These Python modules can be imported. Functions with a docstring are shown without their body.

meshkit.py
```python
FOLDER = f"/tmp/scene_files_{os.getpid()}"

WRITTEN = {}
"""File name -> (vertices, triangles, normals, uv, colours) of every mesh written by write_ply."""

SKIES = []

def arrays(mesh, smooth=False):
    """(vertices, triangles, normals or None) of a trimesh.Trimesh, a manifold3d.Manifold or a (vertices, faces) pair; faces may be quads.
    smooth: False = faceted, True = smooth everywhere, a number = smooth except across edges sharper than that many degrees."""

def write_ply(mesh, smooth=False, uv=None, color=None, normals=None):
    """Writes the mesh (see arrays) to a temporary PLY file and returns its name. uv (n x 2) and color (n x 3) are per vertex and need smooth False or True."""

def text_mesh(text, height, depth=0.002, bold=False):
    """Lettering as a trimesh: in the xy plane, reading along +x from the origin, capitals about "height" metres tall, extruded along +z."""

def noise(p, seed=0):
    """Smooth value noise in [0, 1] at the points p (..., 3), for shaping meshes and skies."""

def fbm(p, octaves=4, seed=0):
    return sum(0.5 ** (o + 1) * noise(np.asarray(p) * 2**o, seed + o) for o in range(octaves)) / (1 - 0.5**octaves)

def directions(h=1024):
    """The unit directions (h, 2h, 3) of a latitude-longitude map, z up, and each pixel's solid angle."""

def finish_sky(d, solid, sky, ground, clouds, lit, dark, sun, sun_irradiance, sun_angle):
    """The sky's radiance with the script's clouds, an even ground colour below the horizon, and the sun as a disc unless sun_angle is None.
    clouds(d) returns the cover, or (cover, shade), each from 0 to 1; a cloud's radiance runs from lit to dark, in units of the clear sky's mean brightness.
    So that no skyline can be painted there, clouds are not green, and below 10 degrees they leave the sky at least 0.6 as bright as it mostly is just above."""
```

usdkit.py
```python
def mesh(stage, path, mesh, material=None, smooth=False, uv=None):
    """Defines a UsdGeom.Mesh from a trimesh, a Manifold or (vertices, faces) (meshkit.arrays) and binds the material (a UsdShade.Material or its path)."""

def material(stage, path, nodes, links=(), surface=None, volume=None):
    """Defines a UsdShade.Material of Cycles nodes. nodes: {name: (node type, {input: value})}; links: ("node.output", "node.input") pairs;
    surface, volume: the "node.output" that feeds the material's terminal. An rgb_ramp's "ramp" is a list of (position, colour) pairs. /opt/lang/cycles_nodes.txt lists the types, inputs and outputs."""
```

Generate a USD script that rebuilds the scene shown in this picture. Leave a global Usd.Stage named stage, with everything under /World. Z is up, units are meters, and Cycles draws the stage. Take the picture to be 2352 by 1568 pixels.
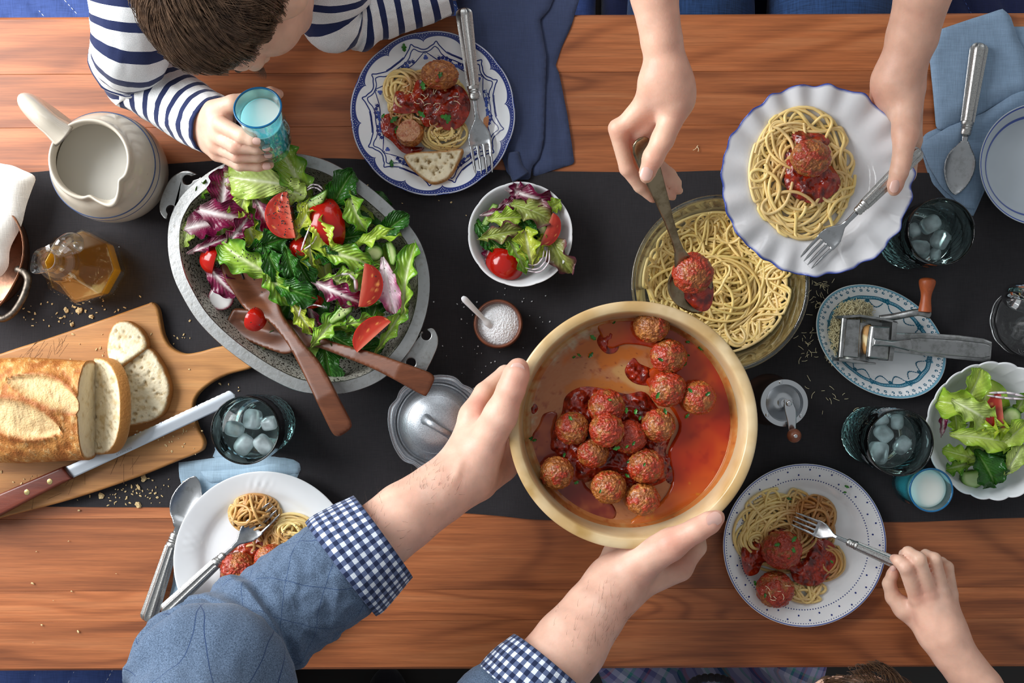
import math, random
import numpy as np, trimesh, usdkit, meshkit, shapely
import manifold3d as m3
from shapely.geometry import Polygon, Point, LineString, box as sbox
from scipy.spatial import Delaunay, cKDTree
from pxr import Usd, UsdGeom, UsdLux, UsdShade, Sdf, Gf, Vt
stage = Usd.Stage.CreateInMemory()
UsdGeom.SetStageUpAxis(stage, UsdGeom.Tokens.z); UsdGeom.SetStageMetersPerUnit(stage, 1.0)
UsdGeom.Xform.Define(stage, '/World'); UsdGeom.Scope.Define(stage, '/World/Looks')
TOP = 0.75          # table top above the floor
HC = 1.40           # camera above the table top
SC = 1950.0         # pixels per metre on the table top
# ---- camera
cam = UsdGeom.Camera.Define(stage, '/World/camera')
cam.AddTranslateOp().Set((0, 0, TOP + HC))
cam.CreateHorizontalApertureAttr(36.0); cam.CreateVerticalApertureAttr(24.0)
cam.CreateFocalLengthAttr(36.0 * SC * HC / 2352.0)
cam.CreateClippingRangeAttr((0.05, 20.0))
cam.CreateExposureAttr(-0.14)
# ---- light: soft daylight from big windows on the left and (weaker) behind the top side
def rect_light(name, pos, target, w, h, inten, col):
    l = UsdLux.RectLight.Define(stage, '/World/' + name)
    l.CreateWidthAttr(w); l.CreateHeightAttr(h); l.CreateIntensityAttr(inten); l.CreateColorAttr(Gf.Vec3f(*col))
    m = Gf.Matrix4d().SetLookAt(Gf.Vec3d(*pos), Gf.Vec3d(*target), Gf.Vec3d(0, 0, 1)).GetInverse()
    l.AddTransformOp().Set(m)
    return l
rect_light('left_daylight', (-1.6, 0.65, 1.85), (0.0, 0.0, 0.75), 1.4, 1.4, 14.0, (0.97, 0.985, 1.0))
rect_light('rear_daylight', (0.2, 2.6, 2.6), (0.0, 0.0, 0.75), 2.2, 1.2, 2.6, (0.93, 0.97, 1.0))
dome = UsdLux.DomeLight.Define(stage, '/World/sky'); dome.CreateIntensityAttr(0.13); dome.CreateColorAttr(Gf.Vec3f(0.93, 0.97, 1.0))
# ---------------------------------------------------------------- helpers
RNG = np.random.default_rng(7)
def P(px, py, h=0.0):
    "photo pixel seen at height h above the table -> world point"
    k = (HC - h) / HC / SC
    return np.array([(px - 1176) * k, (784 - py) * k, TOP + h])
def S(d, h=0.0): return d * (HC - h) / HC / SC
def PL(pts, h=0.0): return np.array([P(x, y, h)[:2] for x, y in pts])
def lin(c):
    if isinstance(c, str):
        c = [int(c[i:i + 2], 16) / 255 for i in (1, 3, 5)]
    c = np.asarray(c, float)
    return np.where(c < 0.04045, c / 12.92, ((c + 0.055) / 1.055) ** 2.4)
def L(c): return tuple(float(x) for x in lin(c))
def mixc(a, b, t):
    a, b, t = np.asarray(a, float), np.asarray(b, float), np.clip(np.asarray(t, float), 0, 1)[..., None]
    return a * (1 - t) + b * t
def sstep(a, b, x):
    t = np.clip((np.asarray(x, float) - a) / (b - a), 0, 1); return t * t * (3 - 2 * t)
used = {}
def uname(parent, name):
    k = (parent, name); n = used.get(k, -1) + 1; used[k] = n
    return name if n == 0 else f'{name}_{n:03d}'
class Thing:
    def __init__(s, name, label, cat, loc=(0, 0, 0), group=None, kind=None):
        s.path = '/World/' + uname('/World', name); s.loc = np.asarray(loc, float)
        s.x = UsdGeom.Xform.Define(stage, s.path); s.x.AddTranslateOp().Set(tuple(float(v) for v in s.loc))
        tagp(s.x.GetPrim(), label, cat, group, kind)
    def part(s, name, mesh, mat, label=None, kind=None, parent=None, **kw):
        base = (parent or s.path); path = base + '/' + uname(base, name)
        p = emit(path, mesh, mat, off=-s.loc, **kw)
        if label: p.SetCustomDataByKey('label', label)
        if kind: p.SetCustomDataByKey('kind', kind)
        return path
def tagp(p, label=None, cat=None, group=None, kind=None):
    for k, v in (('label', label), ('category', cat), ('group', group), ('kind', kind)):
        if v: p.SetCustomDataByKey(k, v)
def solo(name, mesh, mat, label, cat, group=None, kind=None, **kw):
    p = emit('/World/' + uname('/World', name), mesh, mat, **kw); tagp(p, label, cat, group, kind); return p
def vf(mesh):
    if hasattr(mesh, 'to_mesh'):
        m = mesh.to_mesh(); return np.array(m.vert_properties[:, :3], float), np.array(m.tri_verts, int)
    if isinstance(mesh, (tuple, list)):
        v, f = np.asarray(mesh[0], float), np.asarray(mesh[1], int)
    else:
        v, f = np.array(mesh.vertices), np.array(mesh.faces)
    if f.shape[1] == 4: f = np.vstack([f[:, [0, 1, 2]], f[:, [0, 2, 3]]])
    return v, f
def emit(path, mesh, mat, off=None, smooth=True, col=None, at=None):
    """col: n x 3 linear colours -> primvar Cd; at: {name: float array} -> float primvars"""
    v, f = vf(mesh)
    if off is not None: v = v + off
    us = np.zeros(len(v), bool); us[f.ravel()] = True
    if not us.all():
        rm = np.cumsum(us) - 1; f = rm[f]; n0 = len(v); v = v[us]
        if col is not None and np.ndim(col) == 2 and len(col) == n0: col = np.asarray(col)[us]
        at = {k: np.asarray(a)[us] for k, a in at.items()} if at else at
    if col is not None or at: smooth = True if smooth else False
    m = usdkit.mesh(stage, path, (v, f), MAT[mat] if isinstance(mat, str) else mat, smooth=smooth)
    api = UsdGeom.PrimvarsAPI(m)
    if col is not None:
        api.CreatePrimvar('Cd', Sdf.ValueTypeNames.Color3fArray, 'vertex').Set(Vt.Vec3fArray.FromNumpy(np.ascontiguousarray(np.broadcast_to(col, (len(v), 3)), np.float32)))
    for k, a in (at or {}).items():
        api.CreatePrimvar(k, Sdf.ValueTypeNames.FloatArray, 'vertex').Set(Vt.FloatArray.FromNumpy(np.ascontiguousarray(a, np.float32)))
    return m.GetPrim()
def cat(*ms):
    V, F, n = [], [], 0
    for m in ms:
        v, f = vf(m); V.append(v); F.append(f + n); n += len(v)
    return np.vstack(V), np.vstack(F)
def curves(path, strands, widths, mat, off=None):
    c = UsdGeom.BasisCurves.Define(stage, path)
    c.CreateTypeAttr('linear')
    pts = np.vstack(strands)
    if off is not None: pts = pts + off
    c.CreatePointsAttr(Vt.Vec3fArray.FromNumpy(pts.astype(np.float32)))
    c.CreateCurveVertexCountsAttr(Vt.IntArray.FromNumpy(np.array([len(s) for s in strands], np.int32)))
    c.CreateWidthsAttr(Vt.FloatArray.FromNumpy(np.asarray(widths, np.float32))); c.SetWidthsInterpolation('vertex')
    UsdShade.MaterialBindingAPI.Apply(c.GetPrim()).Bind(MAT[mat]); return c.GetPrim()
def rot(axis, deg):
    return trimesh.transformations.rotation_matrix(math.radians(deg), axis)[:3, :3]
def place(mesh, loc=(0, 0, 0), yaw=0, pitch=0, roll=0, scale=1.0):
    "roll about x, pitch about y, yaw about z, then move"
    v, f = vf(mesh); R = rot([0, 0, 1], yaw) @ rot([0, 1, 0], pitch) @ rot([1, 0, 0], roll)
    return (v * scale) @ R.T + np.asarray(loc), f
def grid_faces(nu, nv, wu=False, wv=False):
    i = np.arange(nu if wu else nu - 1); j = np.arange(nv if wv else nv - 1)
    I, J = np.meshgrid(i, j, indexing='ij'); I2, J2 = (I + 1) % nu, (J + 1) % nv
    q = np.stack([I * nv + J, I2 * nv + J, I2 * nv + J2, I * nv + J2], -1).reshape(-1, 4)
    return np.vstack([q[:, [0, 1, 2]], q[:, [0, 2, 3]]])
def catmull(pts, n):
    p = np.asarray(pts, float)
    if len(p) == 2: return p[0] + (p[1] - p[0]) * np.linspace(0, 1, n)[:, None]
    q = np.vstack([2 * p[0] - p[1], p, 2 * p[-1] - p[-2]]); t = np.linspace(0, len(p) - 1 - 1e-9, n); i = t.astype(int); u = (t - i)[:, None]
    a, b, c, d = q[i], q[i + 1], q[i + 2], q[i + 3]
    return 0.5 * (2 * b + (c - a) * u + (2 * a - 5 * b + 4 * c - d) * u ** 2 + (3 * b - a - 3 * c + d) * u ** 3)
def closed(pts, n):
    p = np.asarray(pts, float); N = len(p); t = np.linspace(0, N, n, endpoint=False); i = t.astype(int); u = (t - i)[:, None]
    a, b, c, d = p[(i - 1) % N], p[i % N], p[(i + 1) % N], p[(i + 2) % N]
    return 0.5 * (2 * b + (c - a) * u + (2 * a - 5 * b + 4 * c - d) * u ** 2 + (3 * b - a - 3 * c + d) * u ** 3)
def lathe(prof, n=96, rfun=None, at=(0, 0, 0), sm=0, ell=(1, 1), yaw=0):
    """prof: (r, z) list from bottom centre outward/up and back inside; rfun(theta, r, z)->r multiplier"""
    p = np.asarray(prof, float)
    if sm: p = catmull(p, sm)
    th = np.linspace(0, 2 * np.pi, n, endpoint=False)
    r = np.repeat(p[None, :, 0], n, 0); z = np.repeat(p[None, :, 1], n, 0); T = np.repeat(th[:, None], len(p), 1)
    if rfun is not None:
        o = rfun(T, r, z)
        if isinstance(o, tuple): r, z = o
        else: r = r * o
    x, y = r * np.cos(T) * ell[0], r * np.sin(T) * ell[1]
    a = math.radians(yaw); X = x * math.cos(a) - y * math.sin(a); Y = x * math.sin(a) + y * math.cos(a)
    v = np.stack([X, Y, z], -1).reshape(-1, 3) + np.asarray(at)
    f = grid_faces(n, len(p), wu=True)
    return v, f, T.ravel(), np.repeat(p[None, :, 0], n, 0).ravel()
def tube(pts, r, n=10, cap=True, flat=None, up=None):
    "round (or flat=(a,b) scaled) tube along pts; r scalar or per point"
    p = np.asarray(pts, float); m = len(p); r = np.broadcast_to(np.asarray(r, float), (m,))
    t = np.gradient(p, axis=0); t /= np.maximum(np.linalg.norm(t, axis=1, keepdims=True), 1e-12)
    if up is None:
        u = np.array([0, 0, 1.0]) if abs(t[0][2]) < 0.9 else np.array([1.0, 0, 0])
        N = np.zeros_like(p); a = np.cross(t[0], u); a /= np.linalg.norm(a); N[0] = a
        for i in range(1, m):
            a = N[i - 1] - t[i] * (N[i - 1] @ t[i]); N[i] = a / max(np.linalg.norm(a), 1e-9)
    else:
        N = np.cross(t, np.broadcast_to(np.asarray(up, float), p.shape)); N /= np.maximum(np.linalg.norm(N, axis=1, keepdims=True), 1e-9)
    B = np.cross(N, t)
    th = np.linspace(0, 2 * np.pi, n, endpoint=False); a, b = flat if flat is not None else (1, 1)
    a = np.broadcast_to(np.asarray(a, float), (m,)); b = np.broadcast_to(np.asarray(b, float), (m,))
    v = p[:, None] + (r * a)[:, None, None] * np.cos(th)[None, :, None] * N[:, None] + (r * b)[:, None, None] * np.sin(th)[None, :, None] * B[:, None]
    v = v.reshape(-1, 3); f = grid_faces(m, n, wv=True)
    if cap:
        k = len(v); v = np.vstack([v, p[0], p[-1]]); i = np.arange(n); j = (i + 1) % n
        f = np.vstack([f, np.stack([np.full(n, k), i, j], 1), np.stack([np.full(n, k + 1), (m - 1) * n + j, (m - 1) * n + i], 1)])
    return v, f[:, ::-1]
def torus(R, r, n=64, m=12, at=(0, 0, 0), ell=(1, 1)):
    t = np.linspace(0, 2 * np.pi, n, endpoint=False); s = np.linspace(0, 2 * np.pi, m, endpoint=False); T, Q = np.meshgrid(t, s, indexing='ij')
    return np.stack([(R * ell[0] + r * np.cos(Q)) * np.cos(T), (R * ell[1] + r * np.cos(Q)) * np.sin(T), r * np.sin(Q)], -1).reshape(-1, 3) + np.asarray(at), grid_faces(n, m, True, True)
def resample(poly, step):
    n = max(8, int(poly.length / step)); return np.array([poly.interpolate(k / n, normalized=True).coords[0] for k in range(n)])
def sheet(poly, step, top, thick=0.001, both=True):
    """solid sheet over a 2-D shapely polygon: top(x, y, edge distance) -> z (or an n x 3 map); returns v, f, (xy, d)"""
    B = [resample(poly.exterior, step)] + [resample(r, step) for r in poly.interiors]
    x0, y0, x1, y1 = poly.bounds
    gx, gy = np.meshgrid(np.arange(x0, x1, step), np.arange(y0, y1, step)); gx[1::2] += step / 2
    g = np.stack([gx.ravel(), gy.ravel()], 1)
    inner = poly.buffer(-step * 0.55)
    g = g[shapely.contains_xy(inner, g[:, 0], g[:, 1])]
    pts = np.vstack(B + [g]); nb = sum(len(b) for b in B)
    tri = Delaunay(pts).simplices; c = pts[tri].mean(1)
    tri = tri[shapely.contains_xy(poly.buffer(1e-7), c[:, 0], c[:, 1])]
    e1, e2 = pts[tri[:, 1]] - pts[tri[:, 0]], pts[tri[:, 2]] - pts[tri[:, 0]]
    ar = e1[:, 0] * e2[:, 1] - e1[:, 1] * e2[:, 0]; tri[ar < 0] = tri[ar < 0][:, ::-1]; tri = tri[np.abs(ar) > 1e-14]
    kd = cKDTree(np.vstack(B)); d = kd.query(pts)[0]; d[:nb] = 0
    z = top(pts[:, 0], pts[:, 1], d)
    v = z if np.ndim(z) == 2 else np.column_stack([pts, z])
    if not both: return v, tri, (pts, d)
    nrm = usdkit.meshkit.arrays((v, tri), True)[2]
    th = np.broadcast_to(np.asarray(thick(pts[:, 0], pts[:, 1], d) if callable(thick) else thick, float), (len(v),))
    w = v - nrm * th[:, None] if np.ndim(z) == 2 else v - np.array([0, 0, 1]) * th[:, None]
    n = len(v); E = np.vstack([tri[:, [0, 1]], tri[:, [1, 2]], tri[:, [2, 0]]]); key = {(a, b) for a, b in E.tolist()}
    bd = np.array([(a, b) for a, b in key if (b, a) not in key])
    side = np.vstack([np.stack([bd[:, 0], bd[:, 0] + n, bd[:, 1]], 1), np.stack([bd[:, 1], bd[:, 0] + n, bd[:, 1] + n], 1)])
    return np.vstack([v, w]), np.vstack([tri, tri[:, ::-1] + n, side]), (np.vstack([pts, pts]), np.concatenate([d, d]))
def slab(xy, z0, z1, bev=0.002, nb=3):
    "extruded outline with rounded edges; xy closed outline (n x 2)"
    pg = Polygon(xy); 
    xy = np.array(shapely.geometry.polygon.orient(pg).exterior.coords)[:-1]
    t = np.roll(xy, -1, 0) - np.roll(xy, 1, 0); t /= np.maximum(np.linalg.norm(t, axis=1, keepdims=True), 1e-12); nr = np.stack([t[:, 1], -t[:, 0]], 1)
    rings = []
    for k in range(nb + 1):
        a = math.pi / 2 * k / nb; rings.append((xy - nr * bev * (1 - math.sin(a)), z0 + bev * (1 - math.cos(a))))
    for k in range(nb + 1):
        a = math.pi / 2 * (1 - k / nb); rings.append((xy - nr * bev * (1 - math.sin(a)), z1 - bev * (1 - math.cos(a))))
    n = len(xy); v = np.vstack([np.column_stack([r, np.full(n, z)]) for r, z in rings]); f = grid_faces(len(rings), n, wv=True)[:, ::-1]
    import mapbox_earcut as me
    tri = me.triangulate_float64(rings[0][0], np.array([n], np.uint32)).reshape(-1, 3).astype(int)
    a = xy[tri]; cr = np.cross(a[:, 1] - a[:, 0], a[:, 2] - a[:, 0]); tri[cr < 0] = tri[cr < 0][:, ::-1]
    k = (len(rings) - 1) * n
    return v, np.vstack([f, tri[:, ::-1], tri + k])
def box(lo, hi, bev=0.0):
    lo, hi = np.asarray(lo, float), np.asarray(hi, float)
    if bev <= 0:
        m = trimesh.creation.box(hi - lo); m.apply_translation((lo + hi) / 2); return m
    return slab([(lo[0], lo[1]), (hi[0], lo[1]), (hi[0], hi[1]), (lo[0], hi[1])], lo[2], hi[2], bev)
def ico(sub, r=1.0, at=(0, 0, 0), sc=(1, 1, 1), amp=0, freq=60, seed=0):
    m = trimesh.creation.icosphere(subdivisions=sub, radius=1.0); v = np.array(m.vertices)
    if amp: v = v * (1 + amp * (2 * meshkit.fbm(v * freq + seed * 13.7) - 1)[:, None]) if False else v * (1 + amp * nz(v * freq, seed))[:, None]
    return v * r * np.asarray(sc) + np.asarray(at), np.array(m.faces)
def _hash(ix, iy, iz, s):
    h = (ix.astype(np.int64) * 374761393 + iy.astype(np.int64) * 668265263 + iz.astype(np.int64) * 2147483647 + s * 144665) & 0xffffffff
    h = ((h ^ (h >> 13)) * 1274126177) & 0xffffffff; return ((h ^ (h >> 16)) & 0xffff) / 32767.5 - 1
def nz1(p, s=0):
    p = np.asarray(p, float); i = np.floor(p).astype(np.int64); f = p - i; u = f * f * (3 - 2 * f); o = 0
    for a in (0, 1):
        for b in (0, 1):
            for c in (0, 1):
                o = o + _hash(i[:, 0] + a, i[:, 1] + b, i[:, 2] + c, s) * (u[:, 0] if a else 1 - u[:, 0]) * (u[:, 1] if b else 1 - u[:, 1]) * (u[:, 2] if c else 1 - u[:, 2])
    return o
def nz(p, s=0, oct=3):
    "smooth value noise, about -1..1"
    p = np.asarray(p, float)
    if p.shape[1] == 2: p = np.column_stack([p, np.zeros(len(p))])
    o, a = 0, 0.55
    for k in range(oct): o = o + a * nz1(p * 2 ** k + 17.3 * k, s + k); a *= 0.5
    return o
# ---------------------------------------------------------------- signed distance modelling for bodies
def cone(a, b, ra, rb, flat=None):
    a, b = np.asarray(a, np.float32), np.asarray(b, np.float32); ba = b - a; q = max(float(ba @ ba), 1e-12)
    def f(p):
        t = np.clip((p - a) @ ba / q, 0, 1); w = p - a - t[:, None] * ba
        if flat is not None:
            n, s = flat; n = np.asarray(n, np.float32); n = n / np.linalg.norm(n); w = w + (w @ n)[:, None] * n * (1 / s - 1)
        return np.linalg.norm(w, axis=1) - (ra + t * (rb - ra))
    f.bb = (np.minimum(a - ra, b - rb), np.maximum(a + ra, b + rb)); return f
def ball(c, r, sc=(1, 1, 1), R=None):
    c = np.asarray(c, np.float32); sc = np.asarray(sc, np.float32)
    def f(p):
        q = p - c
        if R is not None: q = q @ R
        q = q / sc; k = np.linalg.norm(q, axis=1); g = np.linalg.norm(q / sc, axis=1)
        return (k - r) * k / np.maximum(g, 1e-9) if (sc != 1).any() else k - r
    m = r * sc.max(); f.bb = (c - m, c + m); return f
def smin(a, b, k):
    if k <= 0: return np.minimum(a, b)
    h = np.clip(0.5 + 0.5 * (b - a) / k, 0, 1); return b * (1 - h) + a * h - k * h * (1 - h)
def union(fs, k=0.0):
    fs = list(fs)
    def f(p):
        if len(p) > 3000:   # leave out the pieces far from these points
            lo, hi = p.min(0), p.max(0); gap = np.array([np.linalg.norm(np.maximum(0, np.maximum(g.bb[0] - hi, lo - g.bb[1]))) for g in fs])
            use = [g for g, d in zip(fs, gap) if d <= max(gap.min(), .035)]
        else: use = fs
        o = use[0](p)
        for g in use[1:]: o = smin(o, g(p), k)
        return o
    f.bb = (np.min([g.bb[0] for g in fs], 0), np.max([g.bb[1] for g in fs], 0)); return f
def minus(a, b, k=0.0):
    def f(p):
        if len(p) > 3000 and (np.maximum(b.bb[0] - p.max(0), p.min(0) - b.bb[1]) > .03).any(): return a(p)
        return -smin(-a(p), b(p), k)
    f.bb = a.bb; return f
def warp(a, disp):
    def f(p): return a(p) - disp(p)
    f.bb = (a.bb[0] - 0.004, a.bb[1] + 0.004); return f
def chain(pts, rs, k=0.004, flat=None):
    return union([cone(pts[i], pts[i + 1], rs[i], rs[i + 1], flat) for i in range(len(pts) - 1)], k)
def mesh_sdf(f, step, smooth=2, pad=3, clip=None):
    lo = np.asarray(f.bb[0], float) - pad * step; hi = np.asarray(f.bb[1], float) + pad * step
    if clip is not None: lo = np.maximum(lo, clip[0]); hi = np.minimum(hi, clip[1])
    n = np.maximum(((hi - lo) / step).astype(int) + 2, 4); b = 6
    nb = -(-n // b); n = nb * b + 1
    F = np.full(n, 1.0, np.float32)
    c = np.stack(np.meshgrid(*[np.arange(k) for k in nb], indexing='ij'), -1).reshape(-1, 3)
    d = f((lo + (c + 0.5) * b * step).astype(np.float32)); near = np.abs(d) < b * step * 0.87 * 1.5 + step
    for (i, j, k), dd in zip(c[~near], d[~near]): F[i * b:i * b + b + 1, j * b:j * b + b + 1, k * b:k * b + b + 1] = dd
    o = np.stack(np.meshgrid(*[np.arange(b + 1)] * 3, indexing='ij'), -1).reshape(-1, 3); C = c[near]; key = (C // 4) @ np.array([10 ** 6, 10 ** 3, 1]); C = C[np.argsort(key, kind='stable')]; key = np.sort(key, kind='stable'); cuts = np.r_[np.flatnonzero(np.r_[True, key[1:] != key[:-1]]), len(C)]
    for s, e in zip(cuts[:-1], cuts[1:]):
        idx = (C[s:e, None] * b + o[None]).reshape(-1, 3)
        F[idx[:, 0], idx[:, 1], idx[:, 2]] = f((lo + idx * step).astype(np.float32))
    I = F < 0; nx, ny, nz_ = F.shape
    cnt = sum(I[a:nx - 1 + a, b_:ny - 1 + b_, c_:nz_ - 1 + c_].astype(np.int8) for a in (0, 1) for b_ in (0, 1) for c_ in (0, 1))
    cells = np.argwhere((cnt > 0) & (cnt < 8)); idm = np.full((nx - 1, ny - 1, nz_ - 1), -1, np.int64); idm[tuple(cells.T)] = np.arange(len(cells))
    acc = np.zeros((len(cells), 3)); num = np.zeros(len(cells)); corner = [(a, b_, c_) for a in (0, 1) for b_ in (0, 1) for c_ in (0, 1)]
    val = {q: F[cells[:, 0] + q[0], cells[:, 1] + q[1], cells[:, 2] + q[2]] for q in corner}
    for q in corner:
        for ax in range(3):
            if q[ax] == 0:
                r = list(q); r[ax] = 1; r = tuple(r); a, b_ = val[q], val[r]; mk = (a < 0) != (b_ < 0); t = a[mk] / (a[mk] - b_[mk])
                pt = np.repeat(np.array(q, float)[None], mk.sum(), 0); pt[:, ax] += t; acc[mk] += pt; num[mk] += 1
    v = lo + (cells + acc / np.maximum(num, 1)[:, None]) * step
    faces = []
    for ax in range(3):
        o1, o2 = [(1, 2), (2, 0), (0, 1)][ax]; sl0 = [slice(None)] * 3; sl1 = [slice(None)] * 3; sl0[ax] = slice(0, -1); sl1[ax] = slice(1, None)
        A, B_ = I[tuple(sl0)], I[tuple(sl1)]; e = np.argwhere(A != B_); e = e[(e[:, o1] > 0) & (e[:, o2] > 0) & (e[:, o1] < n[o1] - 1) & (e[:, o2] < n[o2] - 1)]
        def cell(d1, d2):
            q = e.copy(); q[:, o1] -= d1; q[:, o2] -= d2; return idm[tuple(q.T)]
        q = np.stack([cell(1, 1), cell(0, 1), cell(0, 0), cell(1, 0)], 1); fl = ~A[tuple(e.T)]; q[fl] = q[fl][:, ::-1]; q = q[(q >= 0).all(1)]; faces.append(q)
    q = np.vstack(faces); fa = np.vstack([q[:, [0, 1, 2]], q[:, [0, 2, 3]]])
    if smooth:
        E = np.vstack([q[:, [0, 1]], q[:, [1, 2]], q[:, [2, 3]], q[:, [3, 0]]])
        for _ in range(smooth):
            s = np.zeros_like(v); k = np.zeros(len(v))
            for d1, d2 in ((0, 1), (1, 0)):
                for ax in range(3): s[:, ax] += np.bincount(E[:, d1], v[E[:, d2], ax], len(v))
                k += np.bincount(E[:, d1], minlength=len(v))
            v = v * 0.5 + 0.5 * s / np.maximum(k, 1)[:, None]
    return v, fa
MAT = {}
def M(name, nodes, links=(), surface='p.BSDF'):
    MAT[name] = usdkit.material(stage, '/World/Looks/' + name, nodes, links, surface=surface); return MAT[name]
def plain(name, c, rough=0.5, metal=0, spec=0.5, **kw):
    return M(name, {'p': ('principled_bsdf', dict(base_color=L(c), roughness=rough, metallic=metal, specular_ior_level=spec, **kw))})
def vcol(name, rough=0.5, bump=0, bscale=200.0, bdist=0.001, var=0, vscale=80.0, **kw):
    "colour from the mesh's Cd primvar, optional noise bump and tone variation"
    n = {'c': ('attribute', {'attribute': 'Cd'}), 'p': ('principled_bsdf', dict(roughness=rough, **kw))}; l = []
    src = 'c.color'
    if var:
        n['t'] = ('texture_coordinate', {}); n['vn'] = ('noise_texture', {'scale': vscale, 'detail': 5.0, 'roughness': 0.6})
        n['vm'] = ('map_range', {'from_min': 0.25, 'from_max': 0.75, 'to_min': 1 - var, 'to_max': 1 + var}); n['mx'] = ('mix', {'mix_type': 'multiply', 'fac': 1.0})
        l += [('t.object', 'vn.vector'), ('vn.fac', 'vm.value'), (src, 'mx.color1'), ('vm.result', 'mx.color2')]; src = 'mx.color'
    l.append((src, 'p.base_color'))
    if bump:
        n['tb'] = ('texture_coordinate', {}); n['bn'] = ('noise_texture', {'scale': bscale, 'detail': 4.0}); n['b'] = ('bump', {'strength': bump, 'distance': bdist})
        l += [('tb.object', 'bn.vector'), ('bn.fac', 'b.height'), ('b.normal', 'p.normal')]
    return M(name, n, l)
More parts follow.
